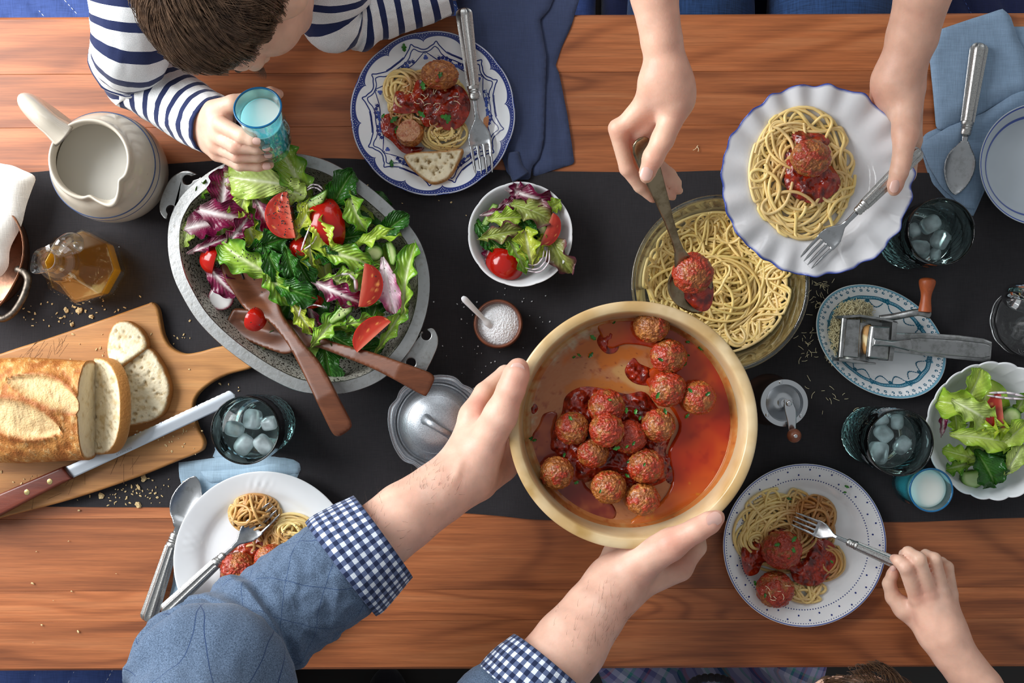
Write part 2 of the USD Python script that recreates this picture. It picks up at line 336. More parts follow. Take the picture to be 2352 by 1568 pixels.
# ---------------------------------------------------------------- materials
def wood(name, c1, c2, c3, sc=(3.0, 60.0, 60.0), rough=0.38, wave=14.0, dist=5.0, bump=0.08, rnd=0.25, fine=0.5, yaw=0.0, coat=0.0):
    return M(name, {
        't': ('texture_coordinate', {}), 'oi': ('object_info', {}),
        'r0': ('math', {'math_type': 'multiply', 'value2': 7.3}), 'cx': ('combine_xyz', {}), 'ad': ('mix', {'mix_type': 'add', 'fac': 1.0}),
        'm': ('mapping', {'rotation': (0, 0, -math.radians(yaw)), 'scale': sc}),
        'm2': ('mapping', {'rotation': (0, 0, -math.radians(yaw)), 'scale': (sc[0] * 7, sc[1] * 13, sc[2] * 13)}),
        'm3': ('mapping', {'rotation': (0, 0, -math.radians(yaw)), 'scale': (sc[0] * 0.5, sc[1] * 0.13, sc[2] * 0.13)}),
        'n1': ('noise_texture', {'scale': 1.0, 'detail': 6.0, 'roughness': 0.6, 'distortion': 0.6}),
        'n2': ('noise_texture', {'scale': 1.0, 'detail': 4.0, 'roughness': 0.65}),
        'n3': ('noise_texture', {'scale': 1.0, 'detail': 2.0, 'distortion': 0.8}),
        'wv': ('math', {'math_type': 'multiply', 'value2': wave}), 'ws': ('math', {'math_type': 'sine'}), 'wp': ('map_range', {'from_min': -1.0, 'from_max': 1.0}),
        'w2': ('math', {'math_type': 'power', 'value2': 3.0}),
        'cr': ('rgb_ramp', {'ramp': [(0.25, L(c1)), (0.5, L(c2)), (0.78, L(c3))]}),
        'k1': ('math', {'math_type': 'multiply_add', 'value2': 0.7, 'value3': 0.14}), 'k2': ('math', {'math_type': 'multiply_add', 'value2': -0.15}),
        'fv': ('map_range', {'from_min': 0.3, 'from_max': 0.7, 'to_min': 1 - 0.35 * fine, 'to_max': 1 + 0.2 * fine}), 'mu': ('mix', {'mix_type': 'multiply', 'fac': 1.0}),
        'rv': ('map_range', {'to_min': 1 - rnd, 'to_max': 1 + rnd * 0.6}), 'mr': ('mix', {'mix_type': 'multiply', 'fac': 1.0}),
        'b': ('bump', {'strength': bump, 'distance': 0.001}), 'p': ('principled_bsdf', {'roughness': rough, 'coat_weight': coat, 'coat_roughness': 0.25}),
    }, [('t.object', 'ad.color1'), ('oi.random', 'r0.value1'), ('r0.value', 'cx.x'), ('r0.value', 'cx.y'), ('cx.vector', 'ad.color2'), ('ad.color', 'm.vector'), ('ad.color', 'm2.vector'), ('ad.color', 'm3.vector'),
        ('m.vector', 'n1.vector'), ('m2.vector', 'n2.vector'), ('m3.vector', 'n3.vector'), ('n3.fac', 'wv.value1'), ('wv.value', 'ws.value1'), ('ws.value', 'wp.value'), ('wp.result', 'w2.value1'),
        ('n1.fac', 'k1.value1'), ('w2.value', 'k2.value1'), ('k1.value', 'k2.value3'), ('k2.value', 'cr.fac'), ('cr.color', 'mu.color1'), ('n2.fac', 'fv.value'), ('fv.result', 'mu.color2'),
        ('oi.random', 'rv.value'), ('mu.color', 'mr.color1'), ('rv.result', 'mr.color2'), ('mr.color', 'p.base_color'), ('n2.fac', 'b.height'), ('b.normal', 'p.normal')])
def mth(t, **k): return ('math', dict(math_type=t, **k))
def cloth(name, c, thread=1500.0, rough=0.85, bump=0.5, var=0.18, ang=0.0, sheen=0.15):
    "woven cloth: two crossing thread directions with slubs"
    return M(name, {
        't': ('texture_coordinate', {}), 'ma': ('mapping', {'rotation': (0, 0, ang), 'scale': (thread, thread * 0.05, thread * 0.05)}), 'mb': ('mapping', {'rotation': (0, 0, ang), 'scale': (thread * 0.05, thread, thread * 0.05)}),
        'a': ('noise_texture', {'scale': 1.0, 'detail': 2.0}), 'b': ('noise_texture', {'scale': 1.0, 'detail': 2.0}), 'n': ('noise_texture', {'scale': 22.0, 'detail': 4.0}),
        's': ('math', {'math_type': 'add'}), 'mr': ('map_range', {'from_min': 0.7, 'from_max': 1.3, 'to_min': 1 - var, 'to_max': 1 + var}), 'm2': ('map_range', {'from_min': 0.3, 'from_max': 0.7, 'to_min': 0.93, 'to_max': 1.07}),
        'x1': ('mix', {'mix_type': 'multiply', 'fac': 1.0, 'color1': L(c)}), 'x2': ('mix', {'mix_type': 'multiply', 'fac': 1.0}), 'bp': ('bump', {'strength': bump, 'distance': 0.0004}),
        'p': ('principled_bsdf', {'roughness': rough, 'specular_ior_level': 0.25, 'sheen_weight': sheen, 'sheen_roughness': 0.5})},
        [('t.object', 'ma.vector'), ('t.object', 'mb.vector'), ('ma.vector', 'a.vector'), ('mb.vector', 'b.vector'), ('t.object', 'n.vector'), ('a.fac', 's.value1'), ('b.fac', 's.value2'), ('s.value', 'mr.value'), ('n.fac', 'm2.value'),
         ('mr.result', 'x1.color2'), ('x1.color', 'x2.color1'), ('m2.result', 'x2.color2'), ('x2.color', 'p.base_color'), ('s.value', 'bp.height'), ('bp.normal', 'p.normal')])
def metal(name, c, rough=0.25, bscale=300.0, bump=0.15, tarn=None, tscale=120.0, lo=0.45, hi=0.62, bd=0.0006):
    n = {'t': ('texture_coordinate', {}), 'n': ('noise_texture', {'scale': bscale, 'detail': 4.0}), 'b': ('bump', {'strength': bump, 'distance': bd}), 'p': ('principled_bsdf', {'metallic': 1.0, 'roughness': rough, 'base_color': L(c)})}
    l = [('t.object', 'n.vector'), ('n.fac', 'b.height'), ('b.normal', 'p.normal')]
    if tarn:
        n['n2'] = ('noise_texture', {'scale': tscale, 'detail': 5.0, 'roughness': 0.65}); n['r'] = ('rgb_ramp', {'ramp': [(lo, L(c)), (hi, L(tarn))]}); l += [('t.object', 'n2.vector'), ('n2.fac', 'r.fac'), ('r.color', 'p.base_color')]
    return M(name, n, l)
def glaze(name, c, rough=0.12, speck=None, sscale=400.0, lo=0.6, var=0.05, coat=0.0, spec=0.5):
    n = {'t': ('texture_coordinate', {}), 'n': ('noise_texture', {'scale': 35.0, 'detail': 4.0}), 'm': ('map_range', {'from_min': 0.3, 'from_max': 0.7, 'to_min': 1 - var, 'to_max': 1 + var}), 'x': ('mix', {'mix_type': 'multiply', 'fac': 1.0, 'color1': L(c)}),
         'p': ('principled_bsdf', {'roughness': rough, 'coat_weight': coat, 'specular_ior_level': spec})}
    l = [('t.object', 'n.vector'), ('n.fac', 'm.value'), ('m.result', 'x.color2')]; src = 'x.color'
    if speck:
        n['s'] = ('noise_texture', {'scale': sscale, 'detail': 2.0}); n['sr'] = ('map_range', {'from_min': lo, 'from_max': lo + 0.1}); n['y'] = ('mix', {'color2': L(speck)}); n['cl'] = ('clamp', {})
        l += [('t.object', 's.vector'), ('s.fac', 'sr.value'), ('sr.result', 'cl.value'), ('cl.result', 'y.fac'), (src, 'y.color1')]; src = 'y.color'
    l.append((src, 'p.base_color')); return M(name, n, l)
def glass(name, c=(1, 1, 1), rough=0.0, ior=1.48, bump=0.0, bscale=60.0):
    n = {'p': ('principled_bsdf', {'base_color': c, 'roughness': rough, 'transmission_weight': 1.0, 'ior': ior})}; l = []
    if bump: n.update(t=('texture_coordinate', {}), n=('noise_texture', {'scale': bscale, 'detail': 1.0}), b=('bump', {'strength': bump, 'distance': 0.002})); l = [('t.object', 'n.vector'), ('n.fac', 'b.height'), ('b.normal', 'p.normal')]
    return M(name, n, l)
wood('table_wood', '#7b4120', '#ac6438', '#c98657', sc=(2.2, 42.0, 42.0), rough=0.45, wave=75.0, bump=0.05, rnd=0.12, fine=0.8)
wood('board_wood', '#93602f', '#b87f45', '#cf9a5e', sc=(4.0, 70.0, 70.0), rough=0.5, wave=60.0, yaw=20.0, rnd=0.0)
wood('server_wood', '#43220f', '#60341c', '#754428', sc=(7.0, 90.0, 90.0), rough=0.42, wave=10.0, rnd=0.05, fine=0.4, yaw=-40)
wood('dark_wood', '#24160f', '#34211a', '#432b20', sc=(9.0, 90.0, 90.0), rough=0.3, rnd=0.05)
wood('bowl_wood', '#5a2e1c', '#7d452c', '#965a3c', sc=(30.0, 90.0, 90.0), rough=0.4, rnd=0.05)
wood('knife_wood', '#4d1f13', '#6d3020', '#7f3f2a', sc=(8.0, 90.0, 90.0), rough=0.35, yaw=20.0, rnd=0.0)
wood('knob_wood', '#a04a22', '#bd5f30', '#c86d3e', sc=(60.0, 10.0, 60.0), rough=0.4, rnd=0.0)
wood('floor_wood', '#120d0a', '#1a1410', '#221a15', sc=(2, 30, 30), rough=0.6)
cloth('runner_linen', '#2b292c', thread=1300.0, bump=0.5, var=0.16)
cloth('navy_linen', '#3c4664', thread=1500.0, var=0.12)
cloth('blue_linen', '#7f97b0', thread=1300.0, var=0.12)
cloth('pale_blue_linen', '#9db6c8', thread=1300.0, var=0.12)
cloth('white_linen', '#efebe3', thread=1300.0, var=0.08)
cloth('quilt_cotton', '#405590', thread=1100.0, var=0.2)
cloth('quilt_navy', '#1a2145', thread=1100.0, var=0.2)
cloth('jeans', '#25406a', thread=900.0, var=0.4)
cloth('black_cloth', '#14131a', thread=900.0, var=0.2)
plain('thread_white', '#d8dbe6', 0.8)
# ---------------------------------------------------------------- the setting
solo('floor', box((-2.2, -2.0, -0.02), (2.2, 2.0, 0.0)), 'floor_wood', 'dark wooden floor under the table', 'floor', kind='structure', smooth=False)
TYAW = 0.25
def rotz(v, deg):
    a = math.radians(deg); o = np.array(v, float); x, y = o[..., 0].copy(), o[..., 1].copy()
    o[..., 0] = x * math.cos(a) - y * math.sin(a); o[..., 1] = x * math.sin(a) + y * math.cos(a); return o
tb = Thing('dining_table', 'long reddish brown plank table carrying the whole meal', 'table', (0, 0, 0))
ys = [39, 166, 289, 402, 520, 652, 790, 930, 1060, 1187, 1353, 1424, 1531]
for i in range(len(ys) - 1):
    y1, y0 = (784 - ys[i]) / SC, (784 - ys[i + 1]) / SC
    e0, e1 = i == len(ys) - 2, i == 0
    m = box((-0.95, y0 + 0.00006, TOP - 0.03), (0.95, y1 - 0.00006, TOP), 0.0005 if not (e0 or e1) else 0.0006)
    v, f = m
    if e0 or e1:   # rounded nose on the outer plank
        s = 1 if e1 else -1; edge = y1 if e1 else y0
        dd = np.abs(v[:, 1] - edge)
    tb.part('plank', (rotz(v, TYAW), f), 'table_wood', smooth=25)
for s, yy in ((1, (784 - 39) / SC), (-1, (784 - 1531) / SC)):
    a = np.linspace(-math.pi / 2, math.pi / 2, 9); pr = np.array([[yy + s * (0.005 * math.cos(t)), TOP - 0.0155 + 0.014 * math.sin(t)] for t in a] + [[yy - s * 0.0, TOP - 0.0015], [yy - s * 0.0, TOP - 0.0295]])
    X = np.array([-0.95, 0.95]); v = np.array([[x, p[0], p[1]] for x in X for p in pr]); f = grid_faces(2, len(pr), wv=True)
    if s > 0: f = f[:, ::-1]
    tb.part('edge_strip', (rotz(v, TYAW), f), 'table_wood', smooth=30)
for x in (-0.85, 0.85):
    for y in (-0.32, 0.32): tb.part('table_leg', box((x - 0.035, y - 0.035, 0.0), (x + 0.035, y + 0.035, TOP - 0.03), 0.004), 'table_wood', smooth=30)
# dark linen runner with wavy long edges
te = [(-500, 402), (0, 398), (120, 392), (200, 385), (330, 380), (430, 374), (520, 368), (700, 364), (830, 366), (1000, 380), (1150, 391), (1300, 394), (1500, 396), (1650, 392), (1850, 390), (2000, 395), (2200, 398), (2352, 398), (2800, 400)]
be = [(2800, 1183), (2352, 1188), (2200, 1194), (2050, 1198), (1800, 1194), (1500, 1196), (1250, 1193), (1150, 1184), (1060, 1177), (940, 1170), (700, 1165), (400, 1164), (100, 1163), (-500, 1160)]
rp = Polygon(PL([tuple(p) for p in catmull(te, 120)] + [tuple(p) for p in catmull(be, 120)]))
def rz(x, y, d):
    w = 0.0011 + 0.0005 * nz(np.column_stack([x * 9, y * 14]), 3) + 0.0006 * np.exp(-d / 0.012) * (1 + nz(np.column_stack([x * 25, y * 9]), 5)) 
    return TOP + np.maximum(w, 0.0007) + 0.0012 * np.exp(-((x + 0.155 - 0.02 * np.sin(y * 9)) / 0.02) ** 2) * sstep(-0.05, -0.2, y)
v, f, _ = sheet(rp, 0.0065, rz, 0.0006)
solo('table_runner', (v, f), 'runner_linen', 'dark charcoal linen runner down the middle of the table', 'table runner')
# quilted bench pads on both long sides, with rows of stitching
def quilt_pad(name, y0, y1, x0, x1, zt, mat, label, diag, group=None, stitch='thread_white', sp=0.047):
    t = Thing(name, label, 'cushion', (0.5 * (x0 + x1), 0.5 * (y0 + y1), 0.0), group)
    pg = sbox(x0, y0, x1, y1)
    def g(x, y):
        a = math.radians(diag); u = x * math.cos(a) + y * math.sin(a); r = np.abs(((u / sp + 0.5) % 1) - 0.5) * sp
        return np.sqrt(np.clip(r / 0.012, 0, 1))
    def h(x, y, d): return zt + 0.006 * g(x, y) - 0.02 * (1 - np.clip(d / 0.02, 0, 1)) ** 2 + 0.0012 * nz(np.column_stack([x * 70, y * 70]), 11)
    v, f, _ = sheet(pg, 0.006, h, 0.035); t.part('pad', (v, f), mat)
    a = math.radians(diag); n = np.array([math.cos(a), math.sin(a)]); d = np.array([-n[1], n[0]]); st = []
    for k in range(-80, 80):
        for q in np.arange(-1.6, 1.6, 0.0072):
            c = n * k * sp + d * q
            if x0 + 0.01 < c[0] < x1 - 0.01 and y0 + 0.004 < c[1] < y1 - 0.004 and (-0.68 < c[0] < 0.68): st.append(c)
    Vs, Fs, o = [], [], 0
    bx = trimesh.creation.icosphere(subdivisions=1, radius=1.0); bv = np.array(bx.vertices) * (0.0024, 0.0006, 0.0006); bv = rotz(bv, math.degrees(math.atan2(d[1], d[0])))
    for c in st: Vs.append(bv + (c[0], c[1], zt + 0.0022)); Fs.append(np.array(bx.faces) + o); o += len(bv)
    if st: t.part('stitching', (np.vstack(Vs), np.vstack(Fs)), stitch, kind='stuff')
    return t
YT, YB = 0.383, -0.386
quilt_pad('bench_cushion', YT - 0.05, YT + 0.40, -1.1, 0.12, 0.46, 'quilt_cotton', 'bright blue quilted bench pad behind the boy, top left', 42, sp=0.037)
quilt_pad('bench_cushion', YT - 0.05, YT + 0.40, 0.13, 1.1, 0.45, 'quilt_navy', 'dark navy quilted bench pad at the top right behind the woman', 28, stitch='quilt_cotton')
quilt_pad('bench_cushion', YB - 0.40, YB + 0.05, -1.1, -0.34, 0.46, 'quilt_cotton', 'bright blue quilted bench pad at the bottom left beside the man', -28)
for nm, y, x0, x1, lb in (('bench', YT + 0.21, -1.1, 1.1, 'dark wooden bench carrying the pads along the top side of the table'), ('bench', YB - 0.21, -1.1, -0.34, 'dark wooden bench carrying the pad at the bottom left')):
    t = Thing(nm, lb, 'bench', (0.5 * (x0 + x1), y, 0))
    t.part('seat', box((x0, y - 0.19, 0.36), (x1, y + 0.19, 0.385), 0.004), 'dark_wood', smooth=30)
    for x in (x0 + 0.08, x1 - 0.08): t.part('leg', box((x - 0.025, y - 0.16, 0), (x + 0.025, y + 0.16, 0.36), 0.003), 'dark_wood', smooth=30)
# ---------------------------------------------------------------- tableware
glaze('white_china', '#e6e8ea', rough=0.1, var=0.02)
glaze('cream_china', '#d9d9da', rough=0.14, var=0.05, speck='#c9c5bf', sscale=150, lo=0.62)
glaze('grey_enamel', '#b9c2c9', rough=0.2, var=0.03, speck='#5b4a42', sscale=300, lo=0.77)
plain('cobalt_print', '#1f2f77', 0.15); plain('cobalt_soft', '#4a60b0', 0.15); plain('cobalt_rim', '#3a4f9e', 0.15); plain('white_dot', '#e9edf5', 0.15)
plain('teal_print', '#1b6480', 0.15); plain('teal_soft', '#6fa6bd', 0.15)
metal('silver', '#b0b2b4', rough=0.28, tarn='#949594', tscale=120, lo=0.5, hi=0.75, bump=0.06)
metal('old_silver', '#b9b8b5', rough=0.3, tarn='#6f6d68', tscale=900, lo=0.5, hi=0.72, bump=0.35, bscale=1100)
metal('steel', '#c6c9cc', rough=0.2, bump=0.05)
metal('blade_steel', '#c9d0d8', rough=0.32, bump=0.03)
metal('pewter', '#b4b9be', rough=0.45, bump=0.25, bscale=900, tarn='#a0a5ab', tscale=700)
metal('bronze', '#9a8a70', rough=0.3, tarn='#7d6d54', tscale=60, bump=0.06)
metal('brass', '#c9b57d', rough=0.3)
metal('tin', '#a2a3a3', rough=0.33, tarn='#858684', tscale=90, bump=0.12)
def plate_prof(R, h, w=0.62, t=0.0035, n=40):
    "under side then upper side of a rimmed plate"
    k = [(0, .0012), (w * .9, .0012), (w * .93, 0), (w * .97, 0), (w * 1.02, .002), (w * 1.12, h * .42 - t * .3), (0.97, h - t), (1.0, h - t * .45), (0.998, h - t * .1), (0.985, h), (w * 1.2, h * .55 + .001), (w * 1.06, t + .0022), (w * .96, t + .0006), (w * .6, t), (0, t)]
    p = [(a * R, b) for a, b in k]; q = []
    for i in range(len(p) - 1):
        m = 5 if i > 7 else 2
        for s in range(m): q.append(tuple(np.array(p[i]) * (1 - s / m) + np.array(p[i + 1]) * s / m))
    q.append(p[-1]); q = np.array(q)
    for _ in range(2): q[1:-1] = q[1:-1] * .5 + (q[:-2] + q[2:]) * .25
    return q
def top_z(prof, R):
    i = int(np.argmax(prof[:, 0])); r, z = prof[i:, 0][::-1], prof[i:, 1][::-1]
    return lambda rho: np.interp(rho, r / R, z)
class Deco:
    "printed pattern: thin strips and dots following a plate's surface"
    def __init__(s, R, zf, ell=(1, 1), yaw=0, off=0.00022, rf=None): s.R, s.z, s.e, s.a, s.o, s.m, s.rf = R, zf, ell, math.radians(yaw), off, {}, rf
    def put(s, mat, rho, th, f):
        rho, th = np.ravel(rho), np.ravel(th); rr = rho * (s.rf(th) if s.rf is not None else 1)
        x, y = rr * s.R * np.cos(th) * s.e[0], rr * s.R * np.sin(th) * s.e[1]
        v = np.stack([x * math.cos(s.a) - y * math.sin(s.a), x * math.sin(s.a) + y * math.cos(s.a), s.z(rho) + s.o], -1); s.m.setdefault(mat, []).append((v, f))
    def line(s, mat, rho, th, w):
        rho, th = np.asarray(rho, float), np.asarray(th, float); x, y = rho * np.cos(th), rho * np.sin(th); p = np.stack([x, y], 1)
        t = np.gradient(p, axis=0); t /= np.maximum(np.linalg.norm(t, axis=1, keepdims=True), 1e-9); n = np.stack([-t[:, 1], t[:, 0]], 1) * (np.asarray(w) / 2 * np.ones(len(p)))[:, None]
        q = np.stack([p - n, p + n], 1).reshape(-1, 2); s.put(mat, np.hypot(q[:, 0], q[:, 1]), np.arctan2(q[:, 1], q[:, 0]), grid_faces(len(p), 2)[:, ::-1])
    def band(s, mat, lo, hi, th, m=3):
        u = np.linspace(0, 1, m)[None]; r = np.asarray(lo)[:, None] * (1 - u) + np.asarray(hi)[:, None] * u
        s.put(mat, r, np.repeat(th[:, None], m, 1), grid_faces(len(th), m)[:, ::-1])
    def dots(s, mat, rho, th, r, n=7):
        rho, th = np.atleast_1d(rho).astype(float), np.atleast_1d(th).astype(float); rho, th = np.broadcast_arrays(rho, th); r = np.broadcast_to(r, rho.shape); a = np.linspace(0, 2 * np.pi, n, endpoint=False)
        x = (rho * np.cos(th))[:, None] + r[:, None] * np.cos(a); y = (rho * np.sin(th))[:, None] + r[:, None] * np.sin(a)
        f = np.vstack([np.stack([np.full(n - 2, i * n), i * n + np.arange(1, n - 1), i * n + np.arange(2, n)], 1) for i in range(len(rho))]); s.put(mat, np.hypot(x, y), np.arctan2(y, x), f)
    def add(s, t, at, name='printed_pattern', **kw):
        for i, (mat, ms) in enumerate(s.m.items()):
            v, f = cat(*ms); v[:, 2] += i * 0.00006; t.part(name, (v + at, f), mat, **kw)
# -- blue and white scalloped plate
t = Thing('dinner_plate', 'white plate with cobalt blue scalloped border and ribbon pattern, half eaten spaghetti on it', 'plate', P(994, 260))
R, at = 189 * (HC - .018) / 2730, P(994, 260, .018) * (1, 1, 0) + (0, 0, TOP + .0014)
pr = plate_prof(R, .018, .60); sc12 = lambda T: 1 + 0.011 * (np.abs(np.cos(6 * (T - math.radians(7.5 + 15) ))) ** 0.8 - 0.6)
v, f, T, r0 = lathe(pr, 240, lambda T, r, z: 1 + (sc12(T) - 1) * sstep(.7 * R, R, r), at); t.part('plate_body', (v, f), 'white_china')
D = Deco(R, top_z(pr, R), rf=None); D.rf = lambda th: 1.0
th = np.linspace(0, 2 * np.pi, 1441); ph = ((np.degrees(th) - 7.5 + 15) % 30) - 15
lobe = .885 + .066 * np.sqrt(np.clip(1 - ((15 - np.abs(ph)) / 15.0 - 1) ** 2, 0, 1)) ** 1.0
lobe = .872 + .070 * np.sqrt(np.clip(1 - (1 - np.abs(ph) / 15) ** 2, 0, 1))
D.band('cobalt_print', lobe, sc12(th) * .982, th, 5)
D.band('cobalt_rim', sc12(th) * .990, sc12(th) * .999, th, 2)
k6 = ((np.degrees(th) - 37.5 + 30) % 60) - 30; a6 = np.abs(k6)
lA = np.interp(a6, [0, 3, 6, 8.5, 10, 12, 16, 20, 25, 30], [.79, .80, .83, .845, .895, .845, .80, .765, .752, .75])
lB = np.interp(a6, [0, 3, 6, 9, 12, 15, 19, 24, 30], [.765, .765, .785, .825, .80, .745, .715, .705, .705]); lC = .77 * math.cos(math.radians(30)) / np.cos(np.radians(30 - a6)) - .03 * np.sin(np.radians(a6 * 6))
def sm(a): return np.convolve(np.concatenate([a[-12:-1], a, a[1:12]]), np.ones(9) / 9, 'same')[11:-11]
for ln, w in ((sm(lA), .0135), (sm(lB), .0115), (sm(lC), .010)): D.line('cobalt_print', ln, th, w)
D.line('cobalt_print', sm(lA) + .006, th, np.where(a6 > 20, .02, .001))
for c in range(6):
    q = math.radians(37.5 + 60 * c)
    for dr, da in ((-.055, 0), (-.075, .016), (-.075, -.016)): D.dots('cobalt_soft', .77 + dr, q + da, .017, 9)
    D.dots('cobalt_print', .77 - .02, q, .008)
    for s in (-1, 1):
        for j, (rr, da) in enumerate([(.70, 17), (.675, 20.5), (.705, 21), (.665, 24), (.69, 25), (.66, 27.5), (.69, 13.5)]):
            x = q + s * math.radians(da)
            for b in range(5): D.dots('cobalt_soft' if j % 2 else 'cobalt_print', rr + .011 * math.cos(b * 1.2566), x + .013 / rr * math.sin(b * 1.2566), .0105, 6)
        D.line('cobalt_soft', np.linspace(.72, .66, 12), q + s * np.radians(np.linspace(12, 28, 12)), .004)
for c in range(12):
    q = 7.5 + 30 * c
    D.dots('white_dot', .967 + 0 * np.arange(15), np.radians(q + np.linspace(-14, 14, 15)), .0042, 6)
    for rr, da in ((.945, 0), (.935, 1.6), (.935, -1.6), (.92, .8), (.92, -.8), (.95, 3), (.95, -3), (.905, 0)): D.dots('white_dot', rr, math.radians(q + da), .0045, 6)
D.add(t, at)
BLUE_Z = lambda rho: TOP + .0014 + top_z(pr, R)(rho)
# -- plate with blue dots, right
t = Thing('dinner_plate', 'white plate with blue dotted border under the girl\'s fork', 'plate', P(1848, 1252))
R, at = 188 * (HC - .018) / 2730, P(1848, 1252, .018) * (1, 1, 0) + (0, 0, TOP + .0014); pr = plate_prof(R, .018, .66)
v, f, T, r0 = lathe(pr, 160, None, at); t.part('plate_body', (v, f), 'white_china')
D = Deco(R, top_z(pr, R)); th = np.linspace(0, 2 * np.pi, 361)
D.band('cobalt_rim', th * 0 + .978, th * 0 + .988, th, 2)
D.dots('cobalt_print', .957, np.linspace(0, 2 * np.pi, 190, endpoint=False), .006, 6); D.dots('cobalt_print', .80, np.linspace(0, 2 * np.pi, 150, endpoint=False), .0075, 6)
k = np.arange(42); D.dots('cobalt_print', np.where(k % 2, .86, .92) + .008 * np.sin(k * 5.1), k * 2 * np.pi / 42, .0115, 7); D.add(t, at)
DOT_C, DOT_R, DOT_Z = at, R, top_z(pr, R)
# -- plain white plate bottom left with a faint relief on the rim
t = Thing('dinner_plate', 'plain white plate with wide rim partly under the man\'s denim sleeve', 'plate', P(606, 1288))
R, at = 207 * (HC - .02) / 2730, P(606, 1288, .02) * (1, 1, 0) + (0, 0, TOP + .003); pr = plate_prof(R, .02, .64)
def relief(T, r, z):
    k = (T * 5 / (2 * np.pi) + .2) % 1; u = (k - .5) / .12; s = (r / R - .84) / .075; top = z > np.interp(r / R, [0, .6, 1], [.002, .004, .0188])
    return r, z + np.where(top, .0006 * np.exp(-(u ** 2 + s ** 2)) * (1 + np.sin(u * 9) * np.sin(s * 8)), 0)
v, f, T, r0 = lathe(pr, 300, relief, at); t.part('plate_body', (v, f), 'white_china'); WHT_C, WHT_R, WHT_Z = at, R, top_z(pr, R)
# -- ruffled plate in the woman's hand
WH = .115
t = Thing('dinner_plate', 'off-white ruffled plate with blue edge held out by the woman', 'plate', P(1877, 413, WH))
R, at = 221 * (HC - WH) / 2730, P(1877, 413, WH) - (0, 0, .022)
ruf = lambda T: 1 + .010 * np.sin(19 * T + .8 * np.sin(3 * T)) + .007 * np.sin(7 * T + 1) + .006 * np.sin(31 * T)
pr = plate_prof(R, .022, .55, .0045)
def rr(T, r, z):
    k = sstep(.62 * R, R, r); w = np.sin(19 * T + .8 * np.sin(3 * T)); return r * (1 + (ruf(T) - 1) * k), z + k * .0028 * w + k * .0015 * np.sin(5 * T + 2)
v, f, T, r0 = lathe(pr, 380, rr, at); rim = sstep(.975, .988, r0 / R + .006 * nz(np.column_stack([T * 14, T * 0]), 3)); rim[(v[:, 2] - at[2]) < .008] = 0
vcol('ruffled_glaze', 0.13, bump=0.15, bscale=120, bdist=.0015)
col = mixc(lin('#d6d6d8'), lin('#33479a'), rim) * (1 + .05 * nz(v * 40, 9))[:, None]; t.part('plate_body', (v, f), 'ruffled_glaze', col=col)
WOM_C, WOM_R, WOM_Z = at, R, top_z(pr, R)
# -- oval plate with teal transfer print
t = Thing('oval_plate', 'oval white plate with teal transfer border under the cheese grater', 'plate', P(2023, 784))
R, at = 162 * (HC - .016) / 2730, P(2023.5, 784, .016) * (1, 1, 0) + (0, 0, TOP + .0012); E = (1, 116 / 162); pr = plate_prof(R, .016, .66)
v, f, T, r0 = lathe(pr, 180, None, at, ell=E, yaw=-33.4); t.part('plate_body', (v, f), 'white_china')
D = Deco(R, top_z(pr, R), E, -33.4, rf=lambda th: 1.0); th = np.linspace(0, 2 * np.pi, 721); D.band('teal_soft', th * 0 + .955, th * 0 + .985, th, 3)
k = np.arange(48); q = k * 2 * np.pi / 48
for i in k:
    c = q[i]; a = np.linspace(0, 5.2, 10)
    if i % 2: D.line('teal_print', .895 + .02 * np.cos(a) * (1 - a / 9), c + .026 * np.sin(a) * (1 - a / 9), .014)
    else:
        for b in range(5): D.dots('teal_print', .895 + .017 * math.cos(b * 1.2566), c + .02 * math.sin(b * 1.2566), .0105, 5)
D.dots('teal_print', .945, np.linspace(0, 2 * np.pi, 96, endpoint=False), .010, 6)
D.line('teal_print', .755 + .006 * np.sin(16 * th), th, .017); D.line('teal_print', .80 + .004 * np.sin(16 * th), th, .012); D.band('teal_soft', .765 + 0 * th, .795 + 0 * th, th, 2)
D.dots('teal_print', .778, np.linspace(0, 2 * np.pi, 120, endpoint=False), .007, 6)
for i in range(8):
    c = i * math.pi / 4 + .3
    for b in range(9):
        rr_, aa = .775 + .035 * math.sin(b * 2.4) * (b / 9 + .3), c + .07 * math.cos(b * 2.4) * (b / 9 + .3)
        for e in range(5): D.dots('teal_print' if e % 2 else 'teal_soft', rr_ + .012 * math.cos(e * 1.2566), aa + .015 * math.sin(e * 1.2566), .0115, 6)
    c2 = c + math.pi / 8; a = np.linspace(0, 2 * np.pi, 12); D.line('teal_print', .72 + .022 * np.cos(a), c2 + .03 * np.sin(a), .014); D.dots('teal_print', .72, c2, .013, 8)
    for s in (-1, 1):
        u = np.linspace(0, 1, 26); D.line('teal_print', .735 - .10 * np.sin(u * np.pi) ** .8 - .02 * u, c2 + s * (.03 + u * .30), .008)
        D.dots('teal_print', .735 - .10 * np.sin(u * np.pi) ** .8 - .02 * u + .006 * np.sin(u * 60), c2 + s * (.03 + u * .30), .009, 5)
D.add(t, at); OV_C, OV_Z = at, TOP + .0012 + .0035
# -- enamel plate at the right edge
t = Thing('enamel_plate', 'pale grey enamel plate with two blue rings at the right edge', 'plate', P(2392, 377))
R, at = 142 * (HC - .03) / 2730, P(2392, 377, .03) * (1, 1, 0) + (0, 0, TOP + .0035); pr = plate_prof(R, .026, .72)
v, f, T, r0 = lathe(pr, 120, None, at); t.part('plate_body', (v, f), 'grey_enamel'); D = Deco(R, top_z(pr, R)); th = np.linspace(0, 2 * np.pi, 181)
D.band('cobalt_rim', th * 0 + .957, th * 0 + .998, th, 3); D.band('cobalt_rim', th * 0 + .795, th * 0 + .832, th, 2); D.add(t, at)
